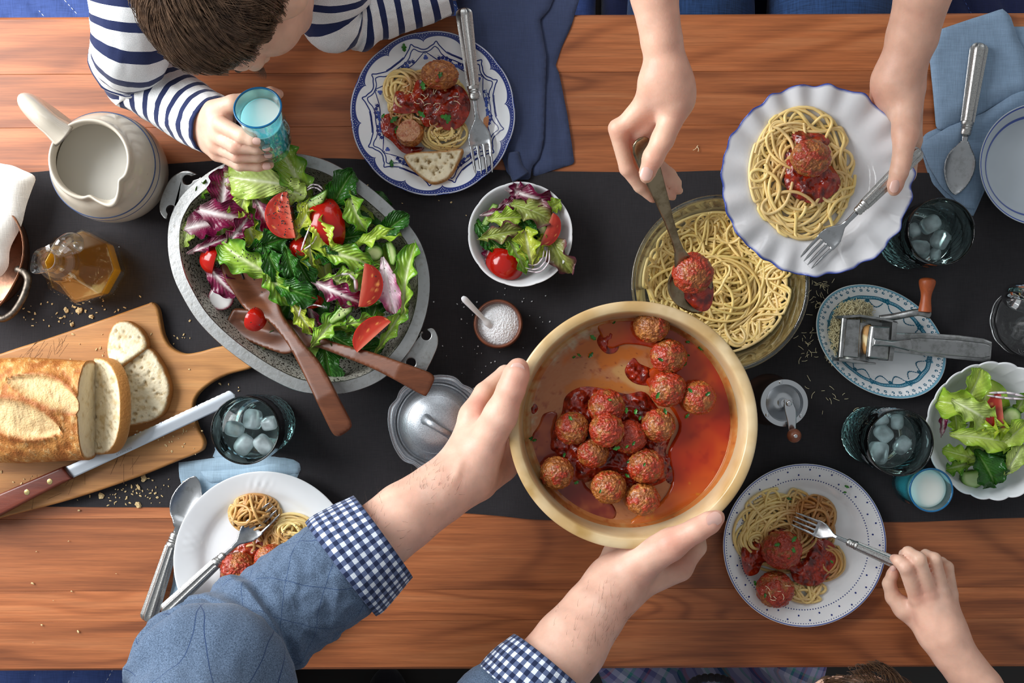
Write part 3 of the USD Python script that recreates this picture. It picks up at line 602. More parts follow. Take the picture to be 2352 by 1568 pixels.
# -- salad bowls
def bowl_prof(R, h, rb, t=.003):
    p = [(0, .002), (rb * .9, .002), (rb, 0), (rb * 1.04, .001), (R * .8, h * .42), (R * .96, h * .86), (R, h * .985), (R - t * .5, h), (R - t * 1.1, h * .97), (R * .94 - t, h * .85), (R * .78 - t, h * .42 + t * .4), (rb * .9, t + .003), (rb * .5, t + .001), (0, t + .001)]
    return catmull(p, 60)
t = Thing('side_bowl', 'small white side bowl of salad with fine scalloped edge, right of the large tray', 'bowl', P(1195, 538))
BR, at = 120 * (HC - .042) / 2730, P(1195, 538, .042) * (1, 1, 0) + (0, 0, TOP + .0012)
v, f, T, r0 = lathe(bowl_prof(BR, .042, .03), 200, lambda T, r, z: 1 + .012 * sstep(.75 * BR, BR, r) * (np.abs(np.sin(5 * T)) ** .6 - .5), at); t.part('bowl_body', (v, f), 'white_china'); SB_C = at
t = Thing('side_bowl', 'white fluted shell bowl of lettuce at the right edge of the table', 'bowl', P(2283, 989))
FR, at = 158 * (HC - .05) / 2730, P(2283, 989, .05) * (1, 1, 0) + (0, 0, TOP + .0012)
def flute(T, r, z):
    k = sstep(.35 * FR, FR, r); w = np.abs(np.sin(11 * (T + .5 * (r / FR)))) ** .7; return r * (1 + .028 * k * (w - .5)), z + .0022 * k * (w - .5)
v, f, T, r0 = lathe(bowl_prof(FR, .05, .04), 330, flute, at); t.part('bowl_body', (v, f), 'white_china'); FB_C = at
# -- salt bowl, salt, spoon
t = Thing('salt_bowl', 'small turned wooden bowl filled with coarse salt', 'bowl', P(1144, 744))
WR = 57 * (HC - .033) / 2730; sat = P(1144, 743.5, .033) * (1, 1, 0) + (0, 0, TOP + .0012)
v, f, _, _ = lathe([(0, .0), (WR * .8, 0), (WR * .95, .008), (WR, .02), (WR * .985, .030), (WR * .93, .033), (WR * .86, .031), (WR * .82, .02), (WR * .7, .009), (0, .007)], 90, None, sat, sm=40); t.part('bowl_body', (v, f), 'bowl_wood')
n = 70; g = np.linspace(0, 1, n); th = np.linspace(0, 2 * np.pi, 140, endpoint=False); GG, TT = np.meshgrid(g, th, indexing='ij'); x, y = GG * WR * .83 * np.cos(TT), GG * WR * .83 * np.sin(TT); q = np.column_stack([x.ravel(), y.ravel()])
z = .0215 + .0085 * (1 - GG.ravel() ** 2) + .0011 * nz(q * 900, 5, 2) + .0010 * np.abs(nz(q * 350, 8, 2))
M('salt', {'p': ('principled_bsdf', dict(base_color=L('#f1f3f6'), roughness=0.45, subsurface_weight=0.3, subsurface_scale=0.004, subsurface_radius=(1, 1, 1)))})
solo('salt', (np.column_stack([q, z]) + sat, grid_faces(n, 140, wv=True)), 'salt', 'heap of coarse white salt in the little wooden bowl', 'salt', kind='stuff', smooth=False)
A, B = P(1062, 682, .066), P(1128, 750, .030)
pts = catmull([A, A * .66 + B * .34 + (0, 0, .001), A * .3 + B * .7 + (0, 0, -.001), B], 24); w = np.interp(np.linspace(0, 1, 24), [0, .06, .2, .7, .85, 1], [.002, .0038, .0036, .0026, .0045, .003])
solo('salt_spoon', tube(pts, w, 14, flat=(1, .62)), 'white_china', 'tiny white china spoon stuck in the salt bowl', 'spoon')
# -- stoneware pitcher
glaze('stoneware', '#c9bfae', rough=0.16, var=0.06, speck='#b5a996', sscale=260, lo=0.7)
plain('stripe_blue', '#3f4f72', 0.2); 
t = Thing('pitcher', 'round cream stoneware pitcher with thin blue stripes and a big handle', 'pitcher', P(243, 380))
at = P(205, 366, .131) * (1, 1, 0) + (0, 0, TOP + .0012); SPA = math.radians(-62)
def spout(T, r, z):
    d = (T - SPA + np.pi) % (2 * np.pi) - np.pi; k = sstep(.105, .131, z) * np.exp(-(d / .26) ** 2); pin = sstep(.11, .131, z) * (np.exp(-((np.abs(d) - .47) / .13) ** 2)); return r * (1 + .30 * k - .07 * pin), z + .003 * k
pr = catmull([(0, .002), (.036, .002), (.041, 0), (.046, .004), (.056, .03), (.0605, .06), (.059, .085), (.052, .107), (.0452, .119), (.0445, .127), (.0432, .131), (.0408, .131), (.0395, .127), (.0400, .118), (.047, .105), (.054, .084), (.0555, .06), (.051, .03), (.04, .006), (0, .006)], 110)
v, f, T, r0 = lathe(pr, 160, spout, at); t.part('pitcher_body', (v, f), 'stoneware')
zz = pr[:60]
for z0 in (.078, .089):
    i = int(np.argmin(np.abs(zz[:, 1] - z0) + (zz[:, 0] < .03))); m = torus(zz[i, 0] - .0005, .0010, 120, 8, at + (0, 0, z0)); t.part('stripe', m, 'stripe_blue')
hd = np.array([math.cos(math.radians(138)), math.sin(math.radians(138)), 0]); hp = catmull([at + hd * .040 + (0, 0, .121), at + hd * .064 + (0, 0, .132), at + hd * .088 + (0, 0, .118), at + hd * .090 + (0, 0, .085), at + hd * .074 + (0, 0, .052), at + hd * .053 + (0, 0, .04)], 40)
t.part('handle', tube(hp, np.interp(np.linspace(0, 1, 40), [0, .12, .4, 1], [.021, .0165, .0155, .013]), 24, flat=(1.15, .7), up=np.cross(hd, [0, 0, 1])), 'stoneware')
M('milk', {'p': ('principled_bsdf', dict(base_color=L('#e9e6dc'), roughness=0.12, subsurface_weight=0.2, subsurface_scale=0.004, subsurface_radius=(1, .9, .7)))})
v, f, _, _ = lathe([(0, .078), (.05, .078), (.0525, .080), (.0530, .0825), (0, .0825)], 64, None, at); solo('milk', (v, f), 'milk', 'milk lying in the cream stoneware pitcher', 'milk')
# -- oil cruet
glass('jug_glass', (.97, .98, .98))
def thin_glass(name, c, rough=.0, ior=1.5): return M(name, {'lw': ('layer_weight', {'blend': .5}), 'pw': ('math', {'math_type': 'power', 'value2': 3.0}), 'f': ('math', {'math_type': 'multiply_add', 'value2': .8, 'value3': .06}), 'tr': ('transparent_bsdf', {'color': c}), 'gl': ('glossy_bsdf', {'color': (1, 1, 1), 'roughness': rough}), 'x': ('mix_closure', {})}, [('lw.facing', 'pw.value1'), ('pw.value', 'f.value1'), ('f.value', 'x.fac'), ('tr.BSDF', 'x.closure1'), ('gl.BSDF', 'x.closure2')], surface='x.closure')
thin_glass('clear_glass', (.95, .96, .95), .0); thin_glass('bowl_glass', (.90, .92, .88), .02)
M('oil_liquid', {'lw': ('layer_weight', {'blend': .5}), 'pw': mth('power', value2=3.0), 'f': mth('multiply_add', value2=.5, value3=.04), 'tr': ('transparent_bsdf', {'color': (.86, .56, .02)}), 't': ('translucent_bsdf', {'color': L('#ffcf10')}), 'gl': ('glossy_bsdf', {'color': (1, .9, .4), 'roughness': .03}), 'x': ('mix_closure', {'fac': .34}), 'y': ('mix_closure', {})}, [('lw.facing', 'pw.value1'), ('pw.value', 'f.value1'), ('f.value', 'y.fac'), ('tr.BSDF', 'x.closure1'), ('t.BSDF', 'x.closure2'), ('x.closure', 'y.closure1'), ('gl.BSDF', 'y.closure2')], surface='y.closure')
t = Thing('oil_cruet', 'faceted clear glass oil cruet with handle and pouring lip', 'cruet', P(212, 620))
at = P(102, 596.5, .143) * (1, 1, 0) + (0, 0, TOP + .0014)
OCT = lambda T: np.cos(np.pi / 8) / np.cos(((T + math.radians(6)) % (np.pi / 4)) - np.pi / 8)
def oct_(T, r, z):
    k = sstep(.098, .082, z); d = (T - math.radians(-135) + np.pi) % (2 * np.pi) - np.pi; lip = sstep(.134, .143, z) * np.exp(-(d / .45) ** 2)
    return r * (1 + (OCT(T) * 1.03 - 1) * k) * (1 + .45 * lip), z
pr = np.array([(0, .003), (.034, .003), (.038, 0), (.042, .004), (.043, .02), (.0425, .042), (.040, .050), (.024, .092), (.0215, .098), (.0222, .104), (.0205, .109), (.0135, .113), (.0115, .122), (.0115, .134), (.0135, .141), (.0128, .143), (.0105, .141), (.0085, .134), (.0085, .120), (.011, .112), (.0175, .106), (.019, .098), (.021, .090), (.0365, .050), (.039, .042), (.0395, .02), (.037, .009), (0, .008)])
q = []
for i in range(len(pr) - 1):
    for s in range(3): q.append(pr[i] * (1 - s / 3) + pr[i + 1] * s / 3)
q = np.array(q + [pr[-1]])
v, f, T, r0 = lathe(q, 192, oct_, at); p = t.part('cruet_body', (v, f), 'clear_glass', smooth=28)
hd = np.array([math.cos(math.radians(47)), math.sin(math.radians(47)), 0]); hp = catmull([at + hd * .0125 + (0, 0, .133), at + hd * .024 + (0, 0, .139), at + hd * .034 + (0, 0, .130), at + hd * .0345 + (0, 0, .108), at + hd * .027 + (0, 0, .092), at + hd * .0225 + (0, 0, .09)], 30)
t.part('handle', tube(hp, .0052, 12, flat=(1.2, .85)), 'clear_glass')
v, f, _, _ = lathe(np.array([(0, .0082), (.0368, .0092), (.0393, .02), (.0388, .040), (.0375, .0405), (0, .0405)]), 192, oct_, at); solo('olive_oil', (v, f), 'oil_liquid', 'golden olive oil in the bottom of the glass cruet', 'oil', smooth=28)
# -- tumblers with water and ice
glass('teal_glass', (.55, .78, .77), bump=0.12, bscale=90); glass('water', (.96, .985, .985), ior=1.33)
M('ice', {'t': ('texture_coordinate', {}), 'n': ('noise_texture', {'scale': 60.0, 'detail': 3.0}), 'm': ('map_range', {'from_min': 0.35, 'from_max': 0.62, 'to_min': .12, 'to_max': .75}), 'g': ('principled_bsdf', dict(base_color=(.95, .98, 1), transmission_weight=1.0, roughness=0.25, ior=1.31)),
    'd': ('principled_bsdf', dict(base_color=L('#dfe8ec'), roughness=0.35, subsurface_weight=0.4, subsurface_scale=0.01, subsurface_radius=(1, 1, 1))), 'x': ('mix_closure', {})}, [('t.object', 'n.vector'), ('n.fac', 'm.value'), ('m.result', 'x.fac'), ('g.BSDF', 'x.closure1'), ('d.BSDF', 'x.closure2')], surface='x.closure')
def tumbler(px, py, h, rp, label, lvl, ices, lb2, seed):
    c = P(px, py, h) * (1, 1, 0) + (0, 0, TOP + .0013); R = rp * (HC - h) / 2730; rb = R * .86
    t = Thing('tumbler', label, 'glass', c, 'water tumblers')
    pr = np.array([(0, .004), (rb * .8, .003), (rb * .95, 0), (rb * 1.02, .003)] + [(rb * 1.03 + (R - rb * 1.03) * (z / .78), z * h) for z in np.linspace(.06, .74, 24)] + [(R * .985, .78 * h), (R, .9 * h), (R, h * .99), (R - .001, h), (R - .0022, h * .985), (R - .0026, h * .9), (R * .985 - .0027, .78 * h)] + [(rb * 1.03 + (R - rb * 1.03) * (z / .78) - .0032, z * h) for z in np.linspace(.74, .1, 12)] + [(rb * .8, .009), (0, .0085)])
    def honey(T, r, z):
        k = sstep(.02, .08, z / h) * sstep(.77, .70, z / h) * sstep(rb * .8, rb, r) * (np.arange(len(pr))[None] < 29); a = 13 * T; b = z / h * 26
        w = np.cos(a + b) * np.cos(a - b); return r * (1 + .022 * k * np.abs(w) ** .7), z
    v, f, _, _ = lathe(pr, 156, honey, c); t.part('glass_body', (v, f), 'teal_glass')
    zi = lvl * h; wr = rb * 1.03 + (R - rb * 1.03) * min(1, lvl / .78) - .0034
    v, f, _, _ = lathe([(0, .0092), (rb * .78, .0096), (rb * .95, .0155), (wr - .0002, zi - .001), (wr, zi), (wr - .001, zi - .0003), (0, zi - .0003)], 80, None, c)
    solo('water', (v, f), 'water', 'water in the ' + lb2, 'water', 'drinking water')
    rng = np.random.default_rng(seed)
    for j, (ix, iy, ir, nm) in enumerate(ices):
        p = P(ix, iy, zi) ; p = np.array([p[0], p[1], c[2] + zi - ir * .35])
        d = p[:2] - c[:2]; dl = np.linalg.norm(d); mx = wr - ir * 1.06
        if dl > mx: p[:2] = c[:2] + d * max(mx, 0) / dl
        m = trimesh.creation.icosphere(subdivisions=3, radius=1.0).vertices; s = np.sign(m) * np.abs(m) ** .62; s /= np.abs(s).max(); s = s * ir * np.array([1, .82, .8]) * (1 + .07 * nz(m * 1.7, seed + j))[:, None]
        fa = trimesh.creation.icosphere(subdivisions=3).faces
        solo('ice_cube', place((s, fa), p, rng.uniform(0, 180), rng.uniform(-25, 25), rng.uniform(-25, 25)), 'ice', nm + ' in the ' + lb2, 'ice cube', 'ice cubes')
tumbler(563, 988, .122, 79, 'ribbed teal glass tumbler of ice water between the bread knife and the salad tray', .70, [(538, 985, .0105, 'leftmost ice cube'), (580, 963, .0115, 'uppermost ice cube'), (618, 972, .009, 'rightmost ice cube'), (556, 1028, .0115, 'lowest ice cube on the left'), (605, 1022, .011, 'lowest ice cube on the right')], 'tumbler beside the bread knife', 31)
tumbler(2162.5, 532, .12, 78, 'ribbed teal glass tumbler of ice water touching the ruffled plate', .52, [(2138, 515, .0115, 'uppermost ice cube'), (2168, 552, .011, 'rightmost ice cube'), (2112, 572, .012, 'lower left ice cube'), (2152, 588, .007, 'small lowest ice cube'), (2100, 528, .008, 'leftmost ice cube')], 'tumbler at the ruffled plate', 32)
tumbler(2068, 1016.5, .12, 77, 'ribbed teal glass tumbler of ice water beside the fluted shell bowl', .62, [(2018, 1040, .0125, 'large lower left ice cube'), (2073, 1022, .0105, 'right hand ice cube'), (2030, 995, .011, 'middle ice cube'), (2065, 962, .0085, 'small top ice cube on the right'), (2024, 964, .0085, 'small top ice cube on the left')], 'tumbler beside the shell bowl', 33)
# -- little blue milk glasses
thin_glass('blue_glass', (.50, .88, .95), .02); plain('blue_glass_rim', '#14618f', 0.08)
def milk_glass(loc, tilt, label, lbm, yaw=0, fill=.6):
    t = Thing('milk_glass', label, 'glass', loc); h = .078; R = .0245
    pr = catmull([(0, .003), (.015, .003), (.0185, 0), (.0205, .006), (.0225, .02), (.0230, .04), (.0222, .055), (.0228, .066), (R, .0765), (R - .0005, h), (R - .0019, .0765), (.0208, .066), (.0202, .055), (.0210, .04), (.0204, .02), (.018, .008), (0, .007)], 70)
    def bump(T, r, z):
        k = sstep(.008, .02, z) * sstep(.056, .046, z) * (np.arange(70)[None] < 38); return r * (1 + .10 * k * (np.abs(np.cos(4 * T)) ** .8 * np.abs(np.sin(z / .048 * np.pi * 2)) ** .6 + .02)), z
    Rm = rot([0, 0, 1], yaw) @ rot([1, 0, 0], tilt); loc = np.asarray(loc, float)
    def go(m): v, f = m[:2]; return v @ Rm.T + loc, f
    t.part('glass_body', go(lathe(pr, 120, bump)), 'blue_glass'); t.part('rim', go(torus(R - .0009, .0011, 90, 10, (0, 0, h - .0003))), 'blue_glass_rim', 'darker blue lip of the glass')
    zf = fill * h; k = np.array([(0, .0078), (.0170, .0090), (.0199, .02), (.0206, .04)] + ([(.0198, .055)] if zf > .056 else []))
    # level milk surface inside a tilted glass
    prm = np.vstack([k[k[:, 1] < zf], [(.0200, zf), (0, zf)]]); v, f, _, _ = lathe(catmull(prm, 24), 48); tt = math.tan(math.radians(tilt)); s = sstep(zf * .5, zf, v[:, 2]); v[:, 2] -= s * v[:, 1] * tt * .6
    solo('milk', go((v, f)), 'milk', lbm, 'milk')
milk_glass(P(2138, 1125, .078) * (1, 1, 0) + (0, 0, TOP + .0013), 0, 'small turquoise moulded glass of milk standing below the right tumbler', 'milk in the turquoise glass standing near the fluted bowl', fill=.86)
# -- pewter lidded dish
t = Thing('lidded_dish', 'round pewter dish with scalloped rim and domed lid behind the man\'s hand', 'dish', P(1003, 972))
at = P(1003, 972, .034) * (1, 1, 0) + (0, 0, TOP + .0012); R = 113 * (HC - .034) / 2730
def notch(T, r, z):
    k = sstep(.78 * R, R, r); a = (np.degrees(T) - 56) % 92.3; d = np.minimum(a, 92.3 - a); return r * (1 + k * (-.035 * np.exp(-(d / 7) ** 2) + .02 * np.exp(-((d - 14) / 9) ** 2) - .02 * sstep(25, 46, d))), z
v, f, _, _ = lathe(catmull([(0, .002), (.04, .002), (.044, 0), (.05, .012), (R * .84, .027), (R * .9, .028), (R * .985, .031), (R, .034), (R * .985, .036), (R * .95, .034), (R * .91, .035), (R * .87, .032), (R * .85, .033), (R * .83, .030), (R * .80, .028), (0, .024)], 90), 220, notch, at); t.part('dish_body', (v, f), 'pewter')
lr = 88 * (HC - .036) / 2730; v, f, _, _ = lathe(catmull([(0, .029), (lr * .98, .029), (lr, .032), (lr * .97, .036), (lr * .88, .042), (lr * .77, .0465), (lr * .755, .0462), (lr * .74, .0468), (lr * .5, .052), (lr * .2, .054), (0, .0542)], 70), 120, None, at); t.part('lid', (v, f), 'pewter')
a, b = P(978, 963, .056)[:2], P(1034, 998, .056)[:2]; z = at[2] + .0525; d = (b - a)
hp = catmull([(*(a - d * .04), z - .002), (*(a + d * .1), z + .006), (*(a + d * .3), z + .0105), (*(a + d * .7), z + .0095), (*(a + d * .95), z + .004), (*(b + d * .05), z - .003)], 30); t.part('handle', tube(hp, np.interp(np.linspace(0, 1, 30), [0, .2, .5, .85, 1], [.0075, .0052, .004, .0048, .007]), 14, flat=(1, .7)), 'pewter')
# -- pepper mill
t = Thing('pepper_mill', 'dark wooden pepper mill with steel top and crank, right of the meatball bowl', 'mill', P(1795, 920))
h = .085; at = P(1801, 925, h) * (1, 1, 0) + (0, 0, TOP + .0012); R = 55 * (HC - h) / 2730
v, f, _, _ = lathe([(0, 0), (R * 1.12, 0), (R * 1.14, .005), (R * 1.02, .02), (R * .92, .045), (R * .98, .07), (R * 1.01, .079), (R, .0812), (R * .97, .0812), (R * .9, .074), (0, .074)], 80, None, at); t.part('mill_body', (v, f), 'dark_wood', smooth=40)
v, f, _, _ = lathe([(R * .99, .0812), (R * 1.0, .083), (R * .985, .085), (R * .78, .086), (R * .76, .085), (R * .72, .079), (R * .45, .0755), (R * .22, .0765), (R * .2, .082), (R * .17, .088), (0, .089)], 80, None, at); cap = t.part('steel_top', (v, f), 'steel', smooth=40)
for a in (100, 215, 322): t.part('screw', ico(2, .0022, at + (R * .88 * math.cos(math.radians(a)), R * .88 * math.sin(math.radians(a)), .0858), (1, 1, .5)), 'steel', parent=cap)
kn = P(1824, 1000, .098); hub = at + (0.003, 0, .092); t.part('crank', tube(catmull([hub + (0, .004, 0), hub, (hub * .6 + kn * .4) + (.0008, 0, -.001), kn - (0, 0, .008)], 16), np.array([.005] * 4 + list(np.linspace(.0045, .0062, 5)) + list(np.linspace(.006, .0035, 7))), 12, flat=(1, .25), up=(0, 0, 1)), 'steel')
t.part('pivot', ico(2, .0035, hub + (0, 0, .0015), (1, 1, .7)), 'steel'); t.part('knob', ico(3, .0078, kn), 'bowl_wood'); t.part('knob_pin', ico(2, .0025, kn + (0, 0, .0068), (1, 1, .5)), 'steel')
# -- oval metal salad tray
ring = closed([(430, 435), (490, 388), (560, 360), (655, 350), (735, 363), (800, 395), (870, 447), (930, 505), (968, 560), (987, 630), (984, 700), (962, 770), (922, 830), (868, 877), (800, 902), (735, 905), (680, 897), (620, 870), (560, 832), (500, 785), (452, 735), (418, 680), (396, 630), (385, 570), (388, 510), (405, 468)], 220)
TH = .07; o = PL(ring, TH); cen = PL([(686, 628)], TH)[0]
M('hammered', {'t': ('texture_coordinate', {}), 'v': ('noise_texture', {'scale': 420.0, 'detail': 2.0, 'roughness': .45}), 'r': ('rgb_ramp', {'ramp': [(0.39, L('#2a241e')), (0.47, L('#bab7ab'))]}), 'b': ('bump', {'strength': .6, 'distance': .0012}), 'rr': ('rgb_ramp', {'ramp': [(0.43, (.55, .55, .55)), (0.52, (.3, .3, .3))]}),
    'mm': ('rgb_ramp', {'ramp': [(0.40, (.1, .1, .1)), (0.48, (.3, .3, .3))]}), 'p': ('principled_bsdf', {})}, [('t.object', 'v.vector'), ('v.fac', 'r.fac'), ('v.fac', 'rr.fac'), ('v.fac', 'mm.fac'), ('mm.color', 'p.metallic'), ('r.color', 'p.base_color'), ('rr.color', 'p.roughness'), ('v.fac', 'b.height'), ('b.normal', 'p.normal')])
metal('aluminium', '#aeafae', rough=0.36, bump=0.25, bscale=260, tarn='#999791', tscale=160, lo=.5, hi=.75)
t = Thing('salad_tray', 'large oval aluminium tray with hooked handles heaped with salad', 'tray', (cen[0], cen[1], TOP))
def offs(d):
    tt = np.roll(o, -1, 0) - np.roll(o, 1, 0); tt /= np.linalg.norm(tt, axis=1, keepdims=True); n = np.stack([-tt[:, 1], tt[:, 0]], 1); c = cen - o; n *= np.sign((n * c).sum(1))[:, None]; return o + n * d
def loft(prof): v = np.vstack([np.column_stack([offs(d), np.full(len(o), TOP + z)]) for d, z in prof]); return v, grid_faces(len(prof), len(o), wv=True)
RW = .0145
out_ = [(.062, .0015), (.05, .002), (.034, .012), (.018, .04), (.012, .062), (.004, .0655), (.0005, .067), (0, .069), (.0006, .0705), (RW - .001, .0712), (RW, .0700)]
inn = [(RW, .0700), (RW + .0015, .067), (RW + .009, .040), (.043, .018), (.054, .0085), (.066, .006)]
def cap_(d, z, flip): 
    q = offs(d); v = np.vstack([np.column_stack([q, np.full(len(q), TOP + z)]), [[cen[0], cen[1], TOP + z]]]); n = len(q); i = np.arange(n); f = np.stack([np.full(n, n), i, (i + 1) % n], 1); return v, f[:, ::-1] if flip else f
a1, a2 = loft(out_); s = np.linalg.det([offs(0)[1] - cen, offs(0)[2] - cen]); fl = s > 0
t.part('rim', (a1, a2 if not fl else a2[:, ::-1]), 'aluminium', smooth=50); b1, b2 = cat(loft(inn), cap_(.066, .006, fl)); t.part('inner_wall', (b1, b2 if not fl else b2[:, ::-1]), 'hammered', 'speckled hammered inside of the tray')
def hook(pts, holes, cutl): 
    pg = Polygon(PL([tuple(p) for p in closed(pts, 90)], TH - .012))
    for (x, y, r), ct in zip(holes, cutl): pg = pg.difference(Point(*P(x, y, TH - .012)[:2]).buffer(S(r, TH))); pg = pg.difference(LineString(PL(ct, TH - .012)).buffer(S(5, TH)))
    if pg.geom_type != 'Polygon': pg = max(pg.geoms, key=lambda g: g.area)
    return slab(resample(pg.exterior, .0015), TOP + TH - .018, TOP + TH - .011, .0012, 2)
t.part('handle', hook([(446, 397), (430, 392), (412, 396), (392, 410), (378, 435), (368, 462), (367, 485), (378, 502), (388, 500), (400, 492), (425, 470), (470, 440), (470, 415)], [(431, 413, 11), (393, 482, 11)], [[(431, 413), (455, 405)], [(393, 482), (386, 515)]]), 'aluminium', smooth=30)
t.part('handle', hook([(990, 753), (999, 758), (1006, 775), (1005, 795), (996, 818), (985, 840), (975, 852), (950, 842), (925, 838), (910, 825), (930, 800), (960, 770), (975, 758)], [(979, 770, 11), (944, 833, 11)], [[(979, 770), (974, 745)], [(944, 833), (935, 858)]]), 'aluminium', smooth=30)
# -- wooden salad servers
def strap(pts, hf, thick, dish=None, step=.0022):
    "outline pixels with a height function of the pixel position -> solid"
    q = np.array([P(x, y, hf(np.array([[x, y]]))[0])[:2] for x, y in closed(pts, 150)])
    def top(x, y, d):
        h = np.full(len(x), .07)
        for _ in range(3): k = (HC - h) / HC / SC; h = hf(np.column_stack([1176 + x / k, 784 - y / k]))
        k = (HC - h) / HC / SC; px = np.column_stack([1176 + x / k, 784 - y / k])
        z = TOP + h - (dish(px, d) if dish else 0); return z - .0012 * (1 - np.clip(d / .003, 0, 1)) ** 2
    return sheet(Polygon(q), step, top, thick)[:2]
def along(a, b):
    a, b = np.array(a, float), np.array(b, float); u = b - a; return lambda q: ((q - a) @ u) / (u @ u)
tl = along((700, 775), (980, 890)); hs = lambda q: np.interp(tl(q), [-.9, -.55, -.3, 0, .4, .75, 1.05], [.048, .046, .056, .070, .088, .098, .093])
ds = lambda q, d: .009 * sstep(0, .025, d) * sstep(.02, -.3, tl(q))
m = strap([(522, 740), (528, 722), (540, 708), (575, 712), (610, 722), (653, 731), (682, 740), (707, 755), (731, 772), (779, 789), (852, 808), (925, 833), (973, 850), (990, 858), (997, 869), (990, 888), (980, 906), (968, 906), (900, 869), (852, 845), (779, 816), (726, 797), (700, 799), (680, 806), (658, 813), (640, 810), (595, 794), (561, 779), (535, 760)], hs, .0065, ds)
solo('salad_server', m, 'server_wood', 'dark wooden salad spoon lying under the serving fork across the tray', 'salad server')
tl2 = along((650, 730), (790, 985)); hf = lambda q: np.interp(tl2(q), [-1.1, -.6, -.25, 0, .3, .7, 1.05], [.074, .070, .0655, .082, .098, .108, .103]) 
df = lambda q, d: .008 * sstep(0, .022, d) * sstep(.0, -.25, tl2(q))
m = strap([(497, 572), (503, 562), (520, 560), (540, 575), (580, 600), (612, 628), (634, 666), (641, 700), (650, 725), (664, 745), (697, 790), (731, 830), (760, 880), (785, 930), (806, 972), (800, 988), (780, 1001), (766, 998), (750, 970), (704, 874), (682, 830), (658, 787), (624, 745), (600, 728), (571, 716), (556, 702), (544, 685), (530, 662), (518, 645), (505, 610)], hf, .0065, df)
t = Thing('salad_server', 'dark wooden salad fork with slit head lying uppermost across the tray', 'salad server', P(650, 730, .082)); t.part('server_body', m, 'server_wood')
plain('slit_dark', '#1c110c', 0.7)
for a, b in (((536, 582), (556, 640)), ((566, 606), (582, 642))):
    A, B = P(*a, float(hf(np.array([a]))[0])), P(*b, float(hf(np.array([b]))[0])); A[2] -= .0068; B[2] -= .0068; t.part('slit', tube(catmull([A, (A + B) / 2, B], 8), .0011, 8), 'slit_dark', 'dark slit between the tines')
# -- cutlery
def octo(x0, x1, w0, w1, t0, t1, n=30, end=.0085, fl=.22):
    x = np.r_[x0 + end * (1 - np.cos(np.linspace(0, np.pi / 2, 9))), np.linspace(x0 + end * 1.2, x1, n - 9)]; u = (x - x0) / (x1 - x0); th = np.linspace(0, 2 * np.pi, 48, endpoint=False); e = np.sqrt(np.clip(1 - np.clip(1 - (x - x0) / end, 0, 1) ** 2, 0.02, 1))
    w = (w0 + (w1 - w0) * u) * e / 2; tk = (t0 + (t1 - t0) * u) * e / 2; q = 1 - fl * np.abs(np.cos(4 * th)) ** .6 + fl * .5
    v = np.stack([np.repeat(x[:, None], 48, 1), w[:, None] * np.cos(th)[None] * q, tk[:, None] * np.sin(th)[None] * q], -1).reshape(-1, 3)
    k = len(v); v = np.vstack([v, [x0, 0, 0], [x1, 0, 0]]); i = np.arange(48); j = (i + 1) % 48
    return v, np.vstack([grid_faces(n, 48, wv=True)[:, ::-1], np.stack([np.full(48, k), i, j], 1), np.stack([np.full(48, k + 1), (n - 1) * 48 + j, (n - 1) * 48 + i], 1)])
def ferrule(x0):
    p = [(x0, .0055), (x0 + .001, .0072), (x0 + .004, .0070), (x0 + .005, .0060), (x0 + .0065, .0066), (x0 + .008, .0058), (x0 + .0095, .0065), (x0 + .011, .0056), (x0 + .0135, .0062), (x0 + .016, .0052), (x0 + .017, .003)]
    v, f, _, _ = lathe([(0, x0)] + [(r, z) for z, r in p] + [(0, x0 + .017)], 28); return np.stack([v[:, 2], v[:, 0], v[:, 1] * .8], -1), f
def orient(m, A, B, Lm, roll=0):
    v, f = vf(m); A, B = np.asarray(A, float), np.asarray(B, float); d = B - A; s = np.linalg.norm(d) / Lm; x = d / np.linalg.norm(d); y = np.cross([0, 0, 1.0], x); y /= np.linalg.norm(y); z = np.cross(x, y)
    if roll: c, s_ = math.cos(math.radians(roll)), math.sin(math.radians(roll)); y, z = y * c + z * s_, z * c - y * s_
    return A + s * (v[:, :1] * x + v[:, 1:2] * y + v[:, 2:3] * z), f
def fork_head():
    n, sh, w = .112, .135, .0135
    up = [(.108, .0032), (.122, .0027), (.131, .0035), (.139, .0085), (.146, .0122), (.154, w), (.160, w)]
    pg = Polygon(up + [(x, -y) for x, y in up[::-1]]); tn = []
    for k in range(4):
        y = -.0108 + .0072 * k; tn.append(Polygon([(.157, y - .0021), (.157, y + .0021), (.187, y * .93 + .0016), (.1955, y * .9 + .0004), (.1955, y * .9 - .0004), (.187, y * .93 - .0016)]))
    pg = shapely.union_all([pg] + tn).buffer(-.0002).buffer(.0002)
    if pg.geom_type != 'Polygon': pg = max(pg.geoms, key=lambda g: g.area)
    zf = lambda x, y, d: np.interp(x, [.108, .125, .14, .155, .175, .196], [.0, .0012, -.0035, -.0075, -.0065, .0015]) + 14 * y ** 2 * sstep(.13, .15, x) + .0009 - .0005 * (1 - np.clip(d / .0012, 0, 1)) ** 2
    return sheet(pg, .0012, zf, .0019)[:2]
